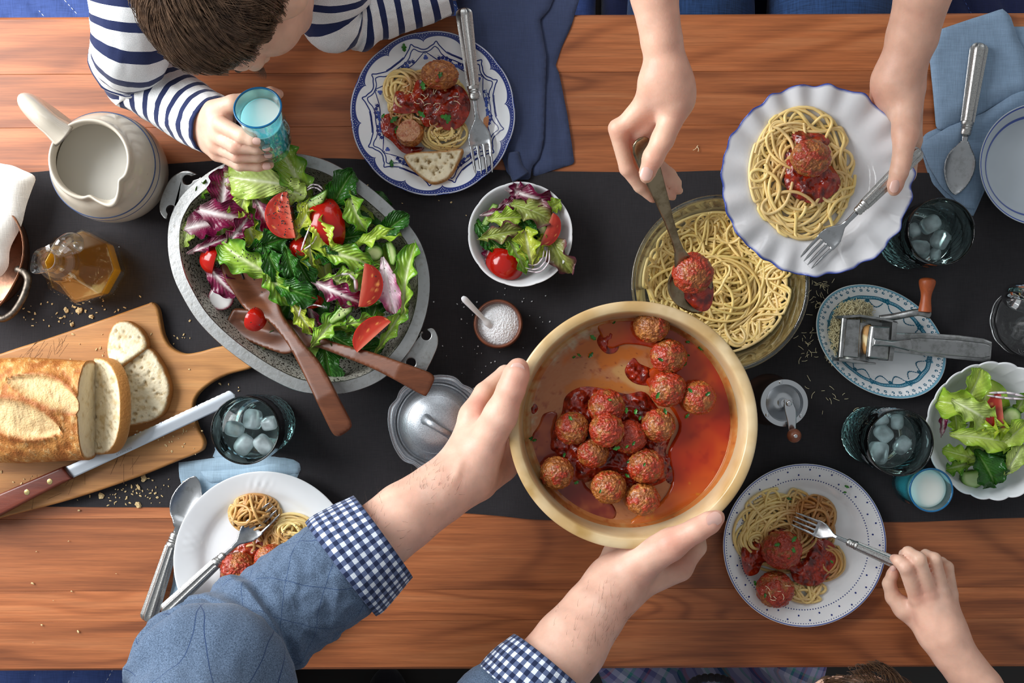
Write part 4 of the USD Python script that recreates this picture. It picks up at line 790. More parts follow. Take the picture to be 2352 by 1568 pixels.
def spoon_head(L0=.108, bw=.0175, bl=.058, tip=.176):
    up = [(L0, .0034), (L0 + .008, .0029), (tip - bl - .004, .0040)] + [(tip - bl * (1 - u), bw * math.sin(math.pi * u ** .82) ** .62) for u in np.linspace(.06, .995, 18)]
    pg = Polygon(up + [(x, -y) for x, y in up[::-1]]).buffer(0); c = tip - bl * .5
    def zf(x, y, d): k = sstep(tip - bl * 1.02, tip - bl * .8, x); return .0008 + np.interp(x, [L0, tip - bl, tip], [0, .001, -.002]) - k * .0068 * np.clip(1 - ((x - c) / (bl * .56)) ** 2 - (y / (bw * 1.1)) ** 2, 0, 1) ** .7
    return sheet(pg, .0015, zf, .0016)[:2]
HANDLE = octo(0, .092, .0195, .0140, .0125, .0095); FERR = ferrule(.0915); FORK = fork_head(); SPOON = spoon_head()
def cutlery(kind, A, B, label, mat='silver', roll=0):
    t = Thing('table_' + kind, label, kind, A); Lm = .1955 if kind == 'fork' else .176
    t.part('handle', orient(HANDLE, A, B, Lm, roll), 'old_silver', smooth=40); t.part('ferrule', orient(FERR, A, B, Lm, roll), 'old_silver', smooth=40)
    t.part('fork_head' if kind == 'fork' else 'spoon_bowl', orient(FORK if kind == 'fork' else SPOON, A, B, Lm, roll), mat)
    return t
cutlery('fork', P(1064, 18, .027), P(1112, 400, .031), 'silver fork laid across the blue and white plate')
cutlery('fork', P(2114, 343, .139), P(1850, 604, .122), 'silver fork pinned under the woman\'s thumb on the ruffled plate')
cutlery('fork', P(2104, 1312, .078), P(1822, 1190, .030), 'silver fork in the girl\'s hand twirling spaghetti')
cutlery('fork', P(374, 1408, .028), P(632, 1166, .030), 'silver fork resting on the plain white plate, its tines in the spaghetti')
cutlery('spoon', P(2251, 98, .0115), P(2196, 446, .0165), 'silver spoon lying on the pale blue napkin at the right')
cutlery('spoon', P(338, 1428, .0095), P(446, 1094, .0155), 'silver spoon lying left of the plain white plate')
# -- serving spoon in the woman's hand
t = Thing('serving_spoon', 'long bronze serving spoon in the woman\'s hand carrying one meatball over the pasta', 'spoon', P(1545, 560, .2))
SPA_, SPB_ = P(1467, 316, .275), P(1612, 722, .135); Ls = np.linalg.norm(SPB_ - SPA_)
up = [(0, .001), (.001, .005), (.004, .0085), (.012, .0108), (.03, .0102), (.06, .0075), (.09, .0048), (.115, .0040), (.128, .0048)]; bl = .074; up = [(x * Ls / .21, y) for x, y in up]; x0 = Ls - bl
up += [(x0 + bl * u, .0245 * math.sin(math.pi * u ** .85) ** .6) for u in np.linspace(.05, .995, 20)]
pg = Polygon(up + [(x, -y) for x, y in up[::-1]]).buffer(0)
def zf(x, y, d): k = sstep(x0, x0 + .02, x); return .001 + np.interp(x, [0, x0 * .5, x0 - .01, Ls], [.002, .004, .0, .001]) - k * .012 * np.clip(1 - ((x - x0 - bl * .5) / (bl * .56)) ** 2 - (y / .027) ** 2, 0, 1) ** .7 - .0006 * (1 - np.clip(d / .0025, 0, 1)) ** 2
v, f, (xy, d) = sheet(pg, .0018, zf, .0018); k = v[:, 0][f].mean(1) > x0 - .002
m = orient((v, f), SPA_, SPB_, Ls); t.part('handle', (m[0], m[1][~k]), 'bronze'); t.part('spoon_bowl', (m[0], m[1][k]), 'bronze')
SPX = (SPB_ - SPA_) / Ls
# -- glass pasta bowl
t = Thing('pasta_bowl', 'round clear glass bowl full of plain spaghetti', 'bowl', P(1655, 652)); GH = .085
GR = 205 * (HC - GH) / 2730; GC = P(1655, 652, GH) * (1, 1, 0) + (0, 0, TOP + .0014)
v, f, _, _ = lathe(catmull([(0, .003), (.045, .003), (.05, 0), (.056, .003), (.08, .03), (GR * .955, .07), (GR * .965, .077), (GR * .995, .081), (GR, .0835), (GR * .99, .085), (GR * .955, .084), (GR * .945, .08), (GR * .93, .07), (.076, .031), (.054, .0075), (0, .0065)], 80), 140, None, GC); t.part('bowl_body', (v, f), 'bowl_glass')
# -- big stoneware meatball bowl, lifted by the man
MH = .145
t = Thing('serving_bowl', 'wide buff stoneware bowl of meatballs in red sauce held by the man', 'bowl', P(1454, 976, MH - .05))
MR = 289 * (HC - MH) / 2730; MC = P(1454, 976, MH) - (0, 0, .058)
vcol('buff_glaze', 0.22, bump=.12, bscale=300, bdist=.0006)
pr = catmull([(0, .003), (MR * .72, .003), (MR * .78, 0), (MR * .84, .006), (MR * .95, .035), (MR * .975, .052), (MR * .99, .057), (MR * .965, .0588), (MR * .925, .0585), (MR * .90, .056), (MR * .885, .046), (MR * .865, .026), (MR * .845, .0135), (MR * .80, .0092), (MR * .6, .0085), (0, .008)], 90)
v, f, T, r0 = lathe(pr, 200, lambda T, r, z: 1 + .004 * np.sin(2 * T + 1) , MC); z = v[:, 2] - MC[2]; n1 = nz(v * 30, 4); n2 = nz(v * 260, 6, 2)
inner = ((r0 < MR * .885) & (z < .05)).astype(float); c = mixc(lin('#bf9d69'), lin('#d9c29a'), sstep(-.5, .7, n1)); c = mixc(c, lin('#b5a788'), sstep(.052, .02, z) * (r0 < MR * .9) * (.9 + .2 * n2)); c = c * (1 + .06 * n2)[:, None]
c = mixc(c, lin('#a4803f'), sstep(.055, .0575, z) * sstep(.1, .7, nz(v * 55, 8)) * .8); t.part('bowl_body', (v, f), 'buff_glaze', col=c)
FLOOR = MC[2] + .0088
# -- cheese grater
t = Thing('cheese_grater', 'old tin rotary cheese grater with wooden crank knob lying on the oval plate', 'grater', P(2000, 780, .02))
def px3(x, y, h): return P(x, y, h)
def bar(a, b, w, tk, n=2): return tube(np.array([a, b]), 1.0, 4, flat=(w * .7071, tk * .7071)) 
def gpoly(pts, h0, h1, bev=.0008): return slab(PL(pts, h1), TOP + h0, TOP + h1, bev, 2)
ax = np.array([1, -.085, 0]); ax = ax / np.linalg.norm(ax)
for sy in ((735, 729, 741), (829, 824, 832)): pass
t.part('side_plate', gpoly([(1936, 724), (1975, 722), (2030, 730), (2062, 738), (2063, 743), (2030, 736), (1975, 728), (1937, 731)], .006, .046), 'tin', smooth=30)
t.part('side_plate', gpoly([(1927, 821), (1960, 826), (2012, 833), (2012, 837), (1985, 836), (1927, 828)], .006, .046), 'tin', smooth=30)
t.part('drum_cover', slab(PL([(1942, 732), (1979, 733), (1974, 822), (1932, 818)], .05), TOP + .042, TOP + .048, .0025, 3), 'tin', smooth=30)
t.part('hinge_rod', tube([P(1939, 731, .048), P(1930, 820, .048)], .0034, 14), 'tin'); 
v, f, _, _ = lathe([(0, 0), (.016, 0), (.0165, .002), (.0165, .042), (.016, .044), (0, .044)], 40); a, b = P(1962, 829, .024), P(1968, 736, .024); d = (b - a) / np.linalg.norm(b - a); xx = np.cross(d, [0, 0, 1.0]); Rm = np.stack([xx, np.cross(d, xx), d], 1); t.part('grating_drum', (v @ Rm.T * (1, 1, 1) + a, f), 'tin', smooth=40)
t.part('end_plate', gpoly([(2050, 735), (2062, 738), (2058, 785), (2051, 829), (2040, 828), (2046, 785)], .008, .046), 'tin', smooth=30)
t.part('press_clamp', slab(PL([(2002, 749), (2008, 746), (2048, 749), (2046, 790), (2043, 826), (2000, 825), (1993, 818), (1997, 780)], .062), TOP + .049, TOP + .060, .005, 4), 'tin', smooth=30)
t.part('press_rib', slab(PL([(2010, 776), (2050, 782), (2095, 778), (2100, 800), (2090, 806), (2050, 796), (2008, 794)], .068), TOP + .058, TOP + .066, .003, 3), 'tin', smooth=30)
def loft_bar(stations):   # (px, py centre, half-width px, z0, z1)
    V = []; 
    for x, y, hw, z0, z1 in stations:
        k = P(x, y, z1); up = np.array([.075, .997]); s = S(hw, z1); q = []
        for a in np.linspace(0, 2 * np.pi, 20, endpoint=False):
            c, s_ = np.sign(math.cos(a)) * abs(math.cos(a)) ** .5, np.sign(math.sin(a)) * abs(math.sin(a)) ** .5; q.append((k[0] + up[0] * s * c, k[1] + up[1] * s * c, TOP + (z0 + z1) / 2 + (z1 - z0) / 2 * s_))
        V += q
    n = len(stations); v = np.array(V); m = 20; k = len(v); v = np.vstack([v, v[:m].mean(0), v[-m:].mean(0)]); i = np.arange(m); j = (i + 1) % m
    return v, np.vstack([grid_faces(n, m, wv=True)[:, ::-1], np.stack([np.full(m, k), i, j], 1), np.stack([np.full(m, k + 1), (n - 1) * m + j, (n - 1) * m + i], 1)])
t.part('lower_handle', loft_bar([(2052, 786, 22, .030, .036), (2120, 790, 26, .030, .037), (2200, 797, 28, .030, .038), (2260, 804, 27, .030, .038), (2277, 806, 22, .031, .037)]), 'tin', smooth=35)
t.part('upper_handle', loft_bar([(2042, 786, 6, .056, .061), (2070, 788, 8, .052, .057), (2090, 790, 13, .047, .053), (2110, 792, 17, .043, .050), (2200, 799, 19, .040, .048), (2262, 805, 18, .039, .047), (2275, 806, 13, .040, .046)]), 'tin', smooth=35)
t.part('crank', tube(catmull([P(2020, 732, .03), P(2050, 728, .036), P(2100, 718, .046), P(2118, 718, .047), P(2137, 724, .047)], 24), .0042, 12, flat=(1, .6)), 'tin')
kp = catmull([(0, 0), (.0065, .0), (.0072, .0015), (.0068, .006), (.0058, .014), (.0062, .021), (.0082, .028), (.0092, .033), (.0086, .0365), (.005, .0385), (0, .039)], 34); v, f, _, _ = lathe(kp, 30); a, b = P(2124, 716, .05), P(2130, 646, .052); d = (b - a) / np.linalg.norm(b - a); xx = np.cross(d, [0, 0, 1.0]); xx /= np.linalg.norm(xx); Rm = np.stack([xx, np.cross(d, xx), d], 1); t.part('crank_knob', (v @ Rm.T + a, f), 'knob_wood', 'orange brown turned wooden knob')
vcol('cheese', .55, bump=.3, bscale=260, bdist=.001)
v, f = ico(4, .5, (0, 0, 0)); v = np.sign(v) * np.abs(v) ** .6; v = v / np.abs(v).max(0) * (.0085, .017, .016) * (1 + .07 * nz(v * 4, 3))[:, None]; solo('cheese_wedge', (v + P(1992, 780, .034), f), 'cheese', 'piece of hard cheese clamped in the rotary grater', 'cheese', col=mixc(lin('#ecd9a8'), lin('#b88a52'), sstep(.1, .4, np.abs(v[:, 1]) / .017 + .4 * nz(v * 200, 2))))
# -- glass jug at the right edge
t = Thing('glass_jug', 'clear glass jug with thick handle at the right edge', 'jug', P(2380, 735)); at = P(2402, 735, .06) * (1, 1, 0) + (0, 0, TOP + .0013); GJ = 88 * (HC - .06) / 2730
v, f, _, _ = lathe(catmull([(0, .003), (.034, .002), (.037, 0), (.041, .006), (GJ, .05), (GJ * .95, .08), (GJ * .7, .115), (GJ * .62, .135), (GJ * .68, .15), (GJ * .66, .151), (GJ * .58, .135), (GJ * .64, .115), (GJ * .88, .08), (GJ * .93, .05), (.036, .009), (0, .008)], 70), 24 * 4, lambda T, r, z: 1 + .02 * np.abs(np.cos(6 * T)) * sstep(.13, .09, z), at); t.part('jug_body', (v, f), 'jug_glass')
hp = catmull([at + (-.026, .012, .14), at + (-.04, .02, .148), at + (-.056, .028, .135), at + (-.060, .030, .105), at + (-.05, .024, .08), at + (-.036, .018, .07)], 30); t.part('handle', tube(hp, .0075, 16, flat=(1.2, .85)), 'jug_glass')
# -- copper dish and white towel, left edge
metal('copper', '#b08068', rough=.35, tarn='#8a6a58', tscale=60); metal('iron', '#6b6259', rough=.45, tarn='#3d3833')
t = Thing('copper_dish', 'tin rimmed copper dish with loop handle at the left edge', 'dish', P(-40, 600)); at = P(-42, 585, .04) * (1, 1, 0) + (0, 0, TOP + .0013); CR = 97 * (HC - .04) / 2730
v, f, _, _ = lathe(catmull([(0, .0), (CR * .75, 0), (CR * .85, .01), (CR * .97, .036), (CR, .040), (CR * .985, .0425), (CR * .95, .040), (CR * .82, .012), (CR * .7, .004), (0, .004)], 50), 120, lambda T, r, z: 1 + .03 * np.sin(4 * T + .6) * sstep(.01, .04, z), at, ell=(1, 1.42), yaw=-6); t.part('dish_body', (v, f), 'copper')
t.part('loop_handle', tube(catmull([P(40, 618, .038), P(58, 628, .044), P(64, 648, .048), P(52, 685, .05), P(30, 718, .048), P(4, 732, .044), P(-14, 720, .038)], 40), .0042, 12), 'iron')
pg = Polygon(PL([tuple(p) for p in closed([(-80, 380), (0, 373), (40, 386), (68, 402), (60, 430), (45, 485), (28, 530), (12, 570), (2, 615), (-30, 640), (-90, 600)], 90)], .05))
v, f, _ = sheet(pg, .004, lambda x, y, d: TOP + .049 + .004 * np.sin(x * 90 + y * 40) * np.sin(y * 60) + .002 * nz(np.column_stack([x * 40, y * 40]), 2) - .012 * (1 - np.clip(d / .015, 0, 1)) ** 2, .0015); solo('linen_towel', (v, f), 'white_linen', 'white linen towel draped over the copper dish', 'towel')
# -- napkins
def fold(name, pts, h0, rid, mat, label, amp=.003, thick=.0025, lay=(), step=.005, hem=True):
    pg = Polygon(PL(pts, h0)); R_ = [LineString(PL(l, h0)) for l in rid]
    def top(x, y, d):
        z = TOP + h0 + .0008 * nz(np.column_stack([x * 35, y * 35]), 6) + .0005 * nz(np.column_stack([x * 120, y * 60]), 7); pt = shapely.points(x, y)
        for i, l in enumerate(R_): z = z + amp * np.exp(-(shapely.distance(pt, l) / .008) ** 2)
        return z - .0018 * (1 - np.clip(d / .005, 0, 1)) ** 2
    return sheet(pg, step, top, thick)[:2]
t = Thing('napkin', 'folded dark navy linen napkin tucked under the blue and white plate', 'napkin', P(1220, 200))
t.part('lower_fold', fold('n', [(1262, -60), (1338, -70), (1333, -10), (1312, 60), (1290, 108), (1276, 150), (1284, 168), (1303, 262), (1320, 375), (1272, 390), (1225, 406), (1206, 300), (1200, 150)], .0035, [[(1284, 168), (1312, 330)], [(1255, 200), (1262, 380)]], 'navy_linen', '', amp=.0022), 'navy_linen')
t.part('upper_fold', fold('n', [(1030, -70), (1300, -75), (1262, 20), (1240, 45), (1255, 130), (1253, 200), (1249, 320), (1240, 362), (1222, 382), (1218, 412), (1182, 412), (1164, 396), (1156, 370), (1140, 330), (1100, 200), (1062, 60)], .0075, [[(1226, 40), (1252, 140), (1248, 330)], [(1175, 300), (1200, 360), (1196, 405)], [(1150, 100), (1180, 260)]], 'navy_linen', '', amp=.0022, thick=.003), 'navy_linen')
t.part('hanging_end', box((P(1040, 0)[0], P(0, -75)[1] - .004, TOP - .20), (P(1330, 0)[0], P(0, -75)[1] + .006, TOP + .004), .002), 'navy_linen')
t.part('rolled_corner', tube(catmull([P(1178, 350, .010), P(1184, 385, .010), P(1196, 408, .008)], 12), np.linspace(.006, .010, 12), 14, flat=(1.1, .7)), 'navy_linen')
t = Thing('napkin', 'pale blue linen napkin under the spoon at the right, beside the woman\'s arm', 'napkin', P(2230, 250))
t.part('lower_fold', fold('n', [(2300, 60), (2420, 60), (2420, 330), (2300, 330), (2262, 440), (2236, 497), (2180, 460), (2140, 420), (2112, 330), (2128, 305), (2250, 250)], .003, [[(2150, 330), (2330, 240)], [(2140, 360), (2230, 470)]], 'blue_linen', ''), 'blue_linen')
t.part('upper_fold', fold('n', [(2162, 66), (2232, 42), (2302, 20), (2322, 36), (2340, 90), (2380, 160), (2390, 205), (2300, 235), (2240, 268), (2160, 300), (2152, 290), (2144, 200), (2138, 140), (2148, 90)], .007, [[(2175, 260), (2260, 215), (2352, 195)], [(2302, 30), (2350, 190)]], 'blue_linen', '', amp=.0025), 'blue_linen')
t.part('cross_fold', fold('n', [(2114, 330), (2180, 290), (2262, 258), (2352, 200), (2400, 190), (2400, 250), (2310, 290), (2280, 360), (2262, 420), (2240, 480), (2215, 476), (2165, 430), (2138, 385)], .0085, [[(2150, 330), (2250, 285), (2350, 225)]], 'blue_linen', '', amp=.0025), 'blue_linen')
t = Thing('napkin', 'pale blue linen napkin showing around the plain white plate', 'napkin', P(520, 1200))
t.part('lower_fold', fold('n', [(410, 1062), (500, 1050), (600, 1044), (672, 1052), (690, 1066), (690, 1100), (640, 1250), (540, 1462), (470, 1462), (413, 1452), (368, 1441), (396, 1340), (404, 1240), (413, 1150)], .0022, [[(415, 1075), (560, 1062), (685, 1070)], [(420, 1160), (418, 1445)]], 'pale_blue_linen', '', amp=.002, thick=.001), 'pale_blue_linen')
t.part('upper_fold', fold('n', [(460, 1082), (555, 1078), (640, 1060), (688, 1068), (688, 1088), (600, 1100), (480, 1110)], .0042, [[(465, 1090), (640, 1068)]], 'pale_blue_linen', '', amp=.0015), 'pale_blue_linen')
t.part('corner_fold', fold('n', [(492, 1020), (540, 1030), (560, 1050), (482, 1056)], .0022, [], 'pale_blue_linen', '', thick=.001), 'pale_blue_linen')
# ---------------------------------------------------------------- pasta, sauce, meatballs, bread
vcol('pasta', .32, var=.05, vscale=300, subsurface_weight=.25, subsurface_scale=.003, subsurface_radius=(1, .8, .4))
vcol('meat', .30, bump=1.0, bscale=330, bdist=.003, coat_weight=.45, coat_roughness=.12)
vcol('sauce', .16, bump=.5, bscale=330, bdist=.0016, coat_weight=.4, coat_roughness=.06)
vcol('sauce_pool', .07, bump=.05, bscale=120, bdist=.001)
vcol('crumb', .75, bump=.6, bscale=330, bdist=.0014, subsurface_weight=.15, subsurface_scale=.004, subsurface_radius=(1, .9, .7))
vcol('crust', .6, bump=.8, bscale=480, bdist=.0014)
def inell(p, c, r, yaw=0):
    a = math.radians(yaw); d = p - c; x = d[..., 0] * math.cos(a) + d[..., 1] * math.sin(a); y = -d[..., 0] * math.sin(a) + d[..., 1] * math.cos(a); return np.hypot(x / r[0], y / r[1])
def nest(specs, seed, zfun, r=.00165, sides=7):
    """specs: (n, cx, cy, rx, ry, h, mound, mode, colour) in pixels -> one tangle of spaghetti"""
    rng = np.random.default_rng(seed); V, F, C, o = [], [], [], 0
    for n, cx, cy, rx, ry, h, mound, mode, colf in specs:
        c = P(cx, cy, h)[:2]; a, b = S(rx, h), S(ry, h)
        for i in range(n):
            u = (i + .5) / n
            if mode == 's':      # swirl round the middle
                turns = rng.uniform(.5, 1.6); m = int(40 * turns) + 10; t0 = rng.uniform(0, 6.28); th = t0 + rng.choice([-1, 1]) * np.linspace(0, turns * 2 * np.pi, m)
                r0 = rng.uniform(.25, .95); off = rng.normal(0, .12, 2); k = r0 + .16 * np.sin(th * rng.uniform(.5, 1.4) + rng.uniform(0, 6)) + .05 * np.sin(th * 2.6 + rng.uniform(0, 6)); k = np.clip(k, .08, 1.04)
                p = np.stack([c[0] + a * (k * np.cos(th) + off[0]), c[1] + b * (k * np.sin(th) + off[1])], 1)
            else:                # loose loops
                m = rng.integers(34, 80); ds = .0026; q = c + np.array([a, b]) * rng.uniform(-.8, .8, 2); hd = rng.uniform(0, 6.28); kap = rng.choice([-1, 1]) / rng.uniform(.010, .032); p = []
                for s in range(m):
                    p.append(q.copy()); rad = inell(q, c, (a, b)); kap += rng.normal(0, 9); kap = np.clip(kap, -105, 105) * .985
                    if rad > .82:
                        d = c - q; w = (math.atan2(d[1], d[0]) - hd + np.pi) % (2 * np.pi) - np.pi; hd += np.sign(w) * min(abs(w), .34 * min(1, (rad - .82) / .15))
                    hd += kap * ds; q = q + ds * np.array([math.cos(hd), math.sin(hd)])
                p = np.array(p)
            rr_ = inell(p, c, (a, b)); p = c + (p - c) * np.minimum(1, 1.0 / np.maximum(rr_, 1e-6))[:, None]; rad = np.clip(inell(p, c, (a, b)), 0, 1.1); s = np.arange(len(p)); hump = mound * np.clip(1 - rad ** 2.2, 0, 1)
            z = zfun(p) + r + .0003 + hump * u ** .8 + .0021 * u + .0012 * np.sin(s * .22 + rng.uniform(0, 6)) * (.4 + .6 * u) + np.where(rad > .9, -.0008 * u, 0); z = np.maximum(z, zfun(p) + r)
            v, f = tube(np.column_stack([p, z]), r * rng.uniform(.93, 1.08), sides); base = lin('#f8d78a') * rng.uniform(.88, 1.1) * np.array([1, rng.uniform(.97, 1.02), rng.uniform(.88, 1.1)])
            V.append(v); F.append(f + o); o += len(v); C.append(colf(v, base, rng))
    return np.vstack(V), np.vstack(F), np.vstack(C)
PLAINC = lambda v, b, rng: np.broadcast_to(b, (len(v), 3))
def stained(spots, tint='#b5651f', amt=.85):
    "colour of pasta near sauce: spots (px, py, radius px, h)"
    def f(v, b, rng):
        k = np.zeros(len(v))
        for x, y, r, h in spots: k = np.maximum(k, sstep(1.25, .55, np.linalg.norm(v[:, :2] - P(x, y, h)[:2], axis=1) / S(r, h) + .25 * nz(v * 70, 3)))
        return mixc(np.broadcast_to(b, (len(v), 3)), lin(tint), k * amt * rng.uniform(.7, 1.0))
    return f
def meatball(px, py, r, h, label, seed, grp='meatballs', red=.5, group=None, sc=(1, .96, .9), cut=None, floor=None):
    R = S(r, h); v0 = np.array(trimesh.creation.icosphere(subdivisions=5).vertices); f = trimesh.creation.icosphere(subdivisions=5).faces
    n1, n2, n3 = nz(v0 * 1.9, seed), nz(v0 * 6.5, seed + 5), nz(v0 * 15, seed + 9); sa = nz(v0 * 2.3, seed + 21); k = sstep(.43 - red, .78 - red, sa + .35 * n2 + .3 * n3 + .15 * v0[:, 2])
    v = v0 * np.array(sc) * (R * (1 + .05 * n1 + .05 * n2 + .042 * n3 + .03 * k * (.5 + n2)))[:, None]
    c = mixc(lin('#8e4a18'), lin('#c67f3c'), sstep(-.4, .6, n2 + .4 * n3)); c = mixc(c, lin('#4f2410'), sstep(.35, .8, n3 + .5 * n1)); c = mixc(c, lin('#a02306') * (1 + .45 * n2)[:, None], k * .93); c = mixc(c, lin('#c04a1c'), .35 * k * sstep(.1, .6, n3))
    p = P(px, py, h)
    if cut is not None:
        nr = np.array(cut[0], float); nr /= np.linalg.norm(nr); d = v @ nr - cut[1] * R; m = d > 0; v = v - np.maximum(d, 0)[:, None] * nr + (m * .0012 * nz(v * 420, seed))[:, None] * nr; c[m] = mixc(lin('#c98f66'), lin('#a4512f'), sstep(-.2, .6, nz(v[m] * 260, 4)))
    if floor is not None: v[:, 2] = np.maximum(v[:, 2], floor - p[2] + .0006)
    c = np.clip(c, 0, 1); return solo('meatball', (v + p, np.array(f)), 'meat', label, 'meatball', group, col=c)
def sauce(name, polypx, h, z0, hm, seed, label, cols=('#560d04', '#99230a', '#b8451a'), parent=None, step=.0014, lump=.004, cat='sauce', solo_=True):
    pg = Polygon(PL([tuple(p) for p in closed(polypx, 80)], h)).buffer(0)
    def top(x, y, d):
        q = np.column_stack([x, y]); n = nz(q * 130, seed); n2 = nz(q * 330, seed + 3); return z0(q) + hm * sstep(0, .012, d) * (.6 + .4 * n) + lump * sstep(0, .004, d) * np.clip(.25 + .6 * n + .45 * n2, 0, 1) + .0005
    v, f, (xy, d) = sheet(pg, step, top, lambda x, y, d: .0006 + hm * sstep(0, .012, d) * .6); n = nz(v * 190, seed + 7); n2 = nz(v * 480, seed + 2)
    c = mixc(lin(cols[0]), lin(cols[1]), sstep(-.45, .25, n)); c = mixc(c, lin(cols[2]), sstep(.25, .7, n2 + .3 * n)); c = mixc(c, lin('#2c0806'), sstep(.45, .7, nz(v * 260, seed + 12)))
    return solo(name, (v, f), 'sauce', label, cat, col=c)
def flakes(name, spots, seed, label, cat, zc, cols, size=(.0022, .0045), mat='leaf'):
    "many little leaf shreds: spots (px, py, h)"
    rng = np.random.default_rng(seed); V, F, C, o = [], [], [], 0
    for px, py, h in spots:
        L_ = rng.uniform(*size); n = 9; u = np.linspace(0, 1, n); w = L_ * .34 * np.sin(np.pi * u) ** .7 * (1 + .4 * np.sin(u * 17 + rng.uniform(0, 6))); y = np.linspace(-1, 1, 4)
        X = np.repeat(((u - .5) * 2 * L_)[:, None], 4, 1); Y = w[:, None] * y[None] * 1.4; Z = .0006 * np.sin(X / L_ * 2 + rng.uniform(0, 6)) + .0008 * y[None] ** 2
        v, f = place((np.stack([X, Y, Z], -1).reshape(-1, 3), grid_faces(n, 4)), P(px, py, h), rng.uniform(0, 360), rng.uniform(-18, 18), rng.uniform(-18, 18)); n0 = len(v)
        v = np.vstack([v, v - (0, 0, .0003)]); f = np.vstack([f, f[:, ::-1] + n0]); V.append(v); F.append(f + o); o += len(v); C.append(np.broadcast_to(mixc(lin(cols[0]), lin(cols[1]), rng.uniform()), (len(v), 3)))
    solo(name, (np.vstack(V), np.vstack(F)), mat, label, cat, kind='stuff', col=np.vstack(C))
def bits(name, spots, seed, label, cat, mat, size, col=None, long=1.0):
    rng = np.random.default_rng(seed); V, F, o = [], [], 0; b = trimesh.creation.icosphere(subdivisions=1)
    for p in spots:
        s = rng.uniform(*size); k = np.array(b.vertices) * (1 + .3 * rng.normal(size=(len(b.vertices), 1)).clip(-1, 1)) * s * np.array([long * rng.uniform(.7, 1.3), rng.uniform(.6, 1), rng.uniform(.5, .8)]); R = rot([0, 0, 1], rng.uniform(0, 360)); V.append(k @ R.T + p); F.append(np.array(b.faces) + o); o += len(k)
    solo(name, (np.vstack(V), np.vstack(F)), mat, label, cat, kind='stuff', smooth=False)
def shreds(name, spots, seed, label, cat, mat, ln=(.004, .009), r=.00035):
    rng = np.random.default_rng(seed); V, F, o = [], [], 0
    for p in spots:
        l = rng.uniform(*ln); a = rng.uniform(0, 6.28); k = rng.uniform(-220, 220); s = np.linspace(-l / 2, l / 2, 6); q = np.column_stack([s * math.cos(a) - .5 * k * s ** 2 * math.sin(a), s * math.sin(a) + .5 * k * s ** 2 * math.cos(a), .0006 * np.cos(s / l * 5 + rng.uniform(0, 6))]); v, f = tube(q + p, r, 5); V.append(v); F.append(f + o); o += len(v)
    solo(name, (np.vstack(V), np.vstack(F)), mat, label, cat, kind='stuff')
plain('parmesan', '#f0e4bd', .6); plain('pepper', '#1a1512', .7); plain('bread_crumb', '#d9bd8a', .8)
vcol('leaf', .34)
# -- serving bowl contents
n = 190; g = np.linspace(0, 1, 96); th = np.linspace(0, 2 * np.pi, 260, endpoint=False); G, TT = np.meshgrid(g * MR * .872, th, indexing='ij'); X, Y = G * np.cos(TT) + MC[0], G * np.sin(TT) + MC[1]
inr = pr[60:][::-1]; Z = MC[2] + np.interp(G / MR, [0, .6, .80, .845, .866, .88], [.0094, .0095, .0102, .0142, .0268, .034]); v = np.stack([X, Y, Z], -1).reshape(-1, 3); k = HC - (v[:, 2] - TOP); px, py = 1176 + v[:, 0] * HC * SC / k, 784 - v[:, 1] * HC * SC / k; q = np.column_stack([px, py])
n1, n2, n3 = nz(q / 60, 1), nz(q / 22, 2), nz(q / 7, 3); rad = G.ravel() / MR
c = mixc(lin('#a99a7c'), lin('#bcae8f'), sstep(-.5, .5, nz(q / 3, 5, 2))); c = mixc(c, lin('#bd9a60'), sstep(.80, .86, rad))
def inpoly(pts, soft): d = shapely.points(px, py); pg = Polygon(closed(pts, 60)); s = shapely.distance(d, pg.exterior) * np.where(shapely.contains_xy(pg, px, py), 1, -1); return s / soft
sm1 = inpoly([(1385, 735), (1330, 775), (1275, 800), (1232, 850), (1216, 930), (1212, 1010), (1240, 1090), (1300, 1190), (1420, 1225), (1560, 1215), (1690, 1080), (1690, 900), (1600, 780), (1500, 720)], 26)
film = sstep(-.5, .9, sm1 + .9 * n2 + .7 * n3 * sstep(3, 0, sm1)); c = mixc(c, lin('#b3642a'), film * .82)
org = sstep(.0, .8, inpoly([(1370, 760), (1300, 800), (1285, 850), (1330, 830), (1400, 850), (1470, 830), (1500, 800), (1440, 780)], 22) + .9 * n2); c = mixc(c, lin('#bb6310'), org * .92); org2 = sstep(.1, .7, inpoly([(1290, 890), (1330, 860), (1450, 880), (1440, 910), (1310, 915)], 16) + 1.1 * n2); c = mixc(c, lin('#bb6a12'), org2 * .75)
c = mixc(c, lin('#c79a5c'), sstep(.2, 1, inpoly([(1400, 860), (1420, 830), (1500, 840), (1530, 900), (1470, 905)], 14)) * .7); c = mixc(c, lin('#8e3a1c'), sstep(.35, .7, n3 + .5 * n2) * film * .6); c = mixc(c, lin('#6b1a0c'), sstep(.55, .8, n3 + .3 * n1) * film * .7)
v[:, 2] += .0002; t = Thing('sauce_film', 'thin smeared film of orange oil and sauce coating the floor of the stoneware bowl', 'sauce', MC); t.part('film', (v, grid_faces(96, 260, wv=True)[:, ::-1] if False else grid_faces(96, 260, wv=True)), 'sauce_pool', col=c)
MHF = FLOOR - TOP
pool = Polygon(PL([tuple(p) for p in closed([(1372, 730), (1430, 716), (1500, 722), (1570, 748), (1640, 806), (1688, 880), (1706, 970), (1694, 1060), (1655, 1135), (1600, 1188), (1530, 1224), (1450, 1234), (1436, 1212), (1470, 1180), (1520, 1150), (1545, 1100), (1535, 1040), (1560, 980), (1535, 930), (1500, 900), (1480, 860), (1520, 830), (1500, 800), (1440, 790), (1400, 800), (1380, 770)], 160)], MHF + .004)).buffer(0)
pool = pool.intersection(Point(*MC[:2]).buffer(MR * .862))
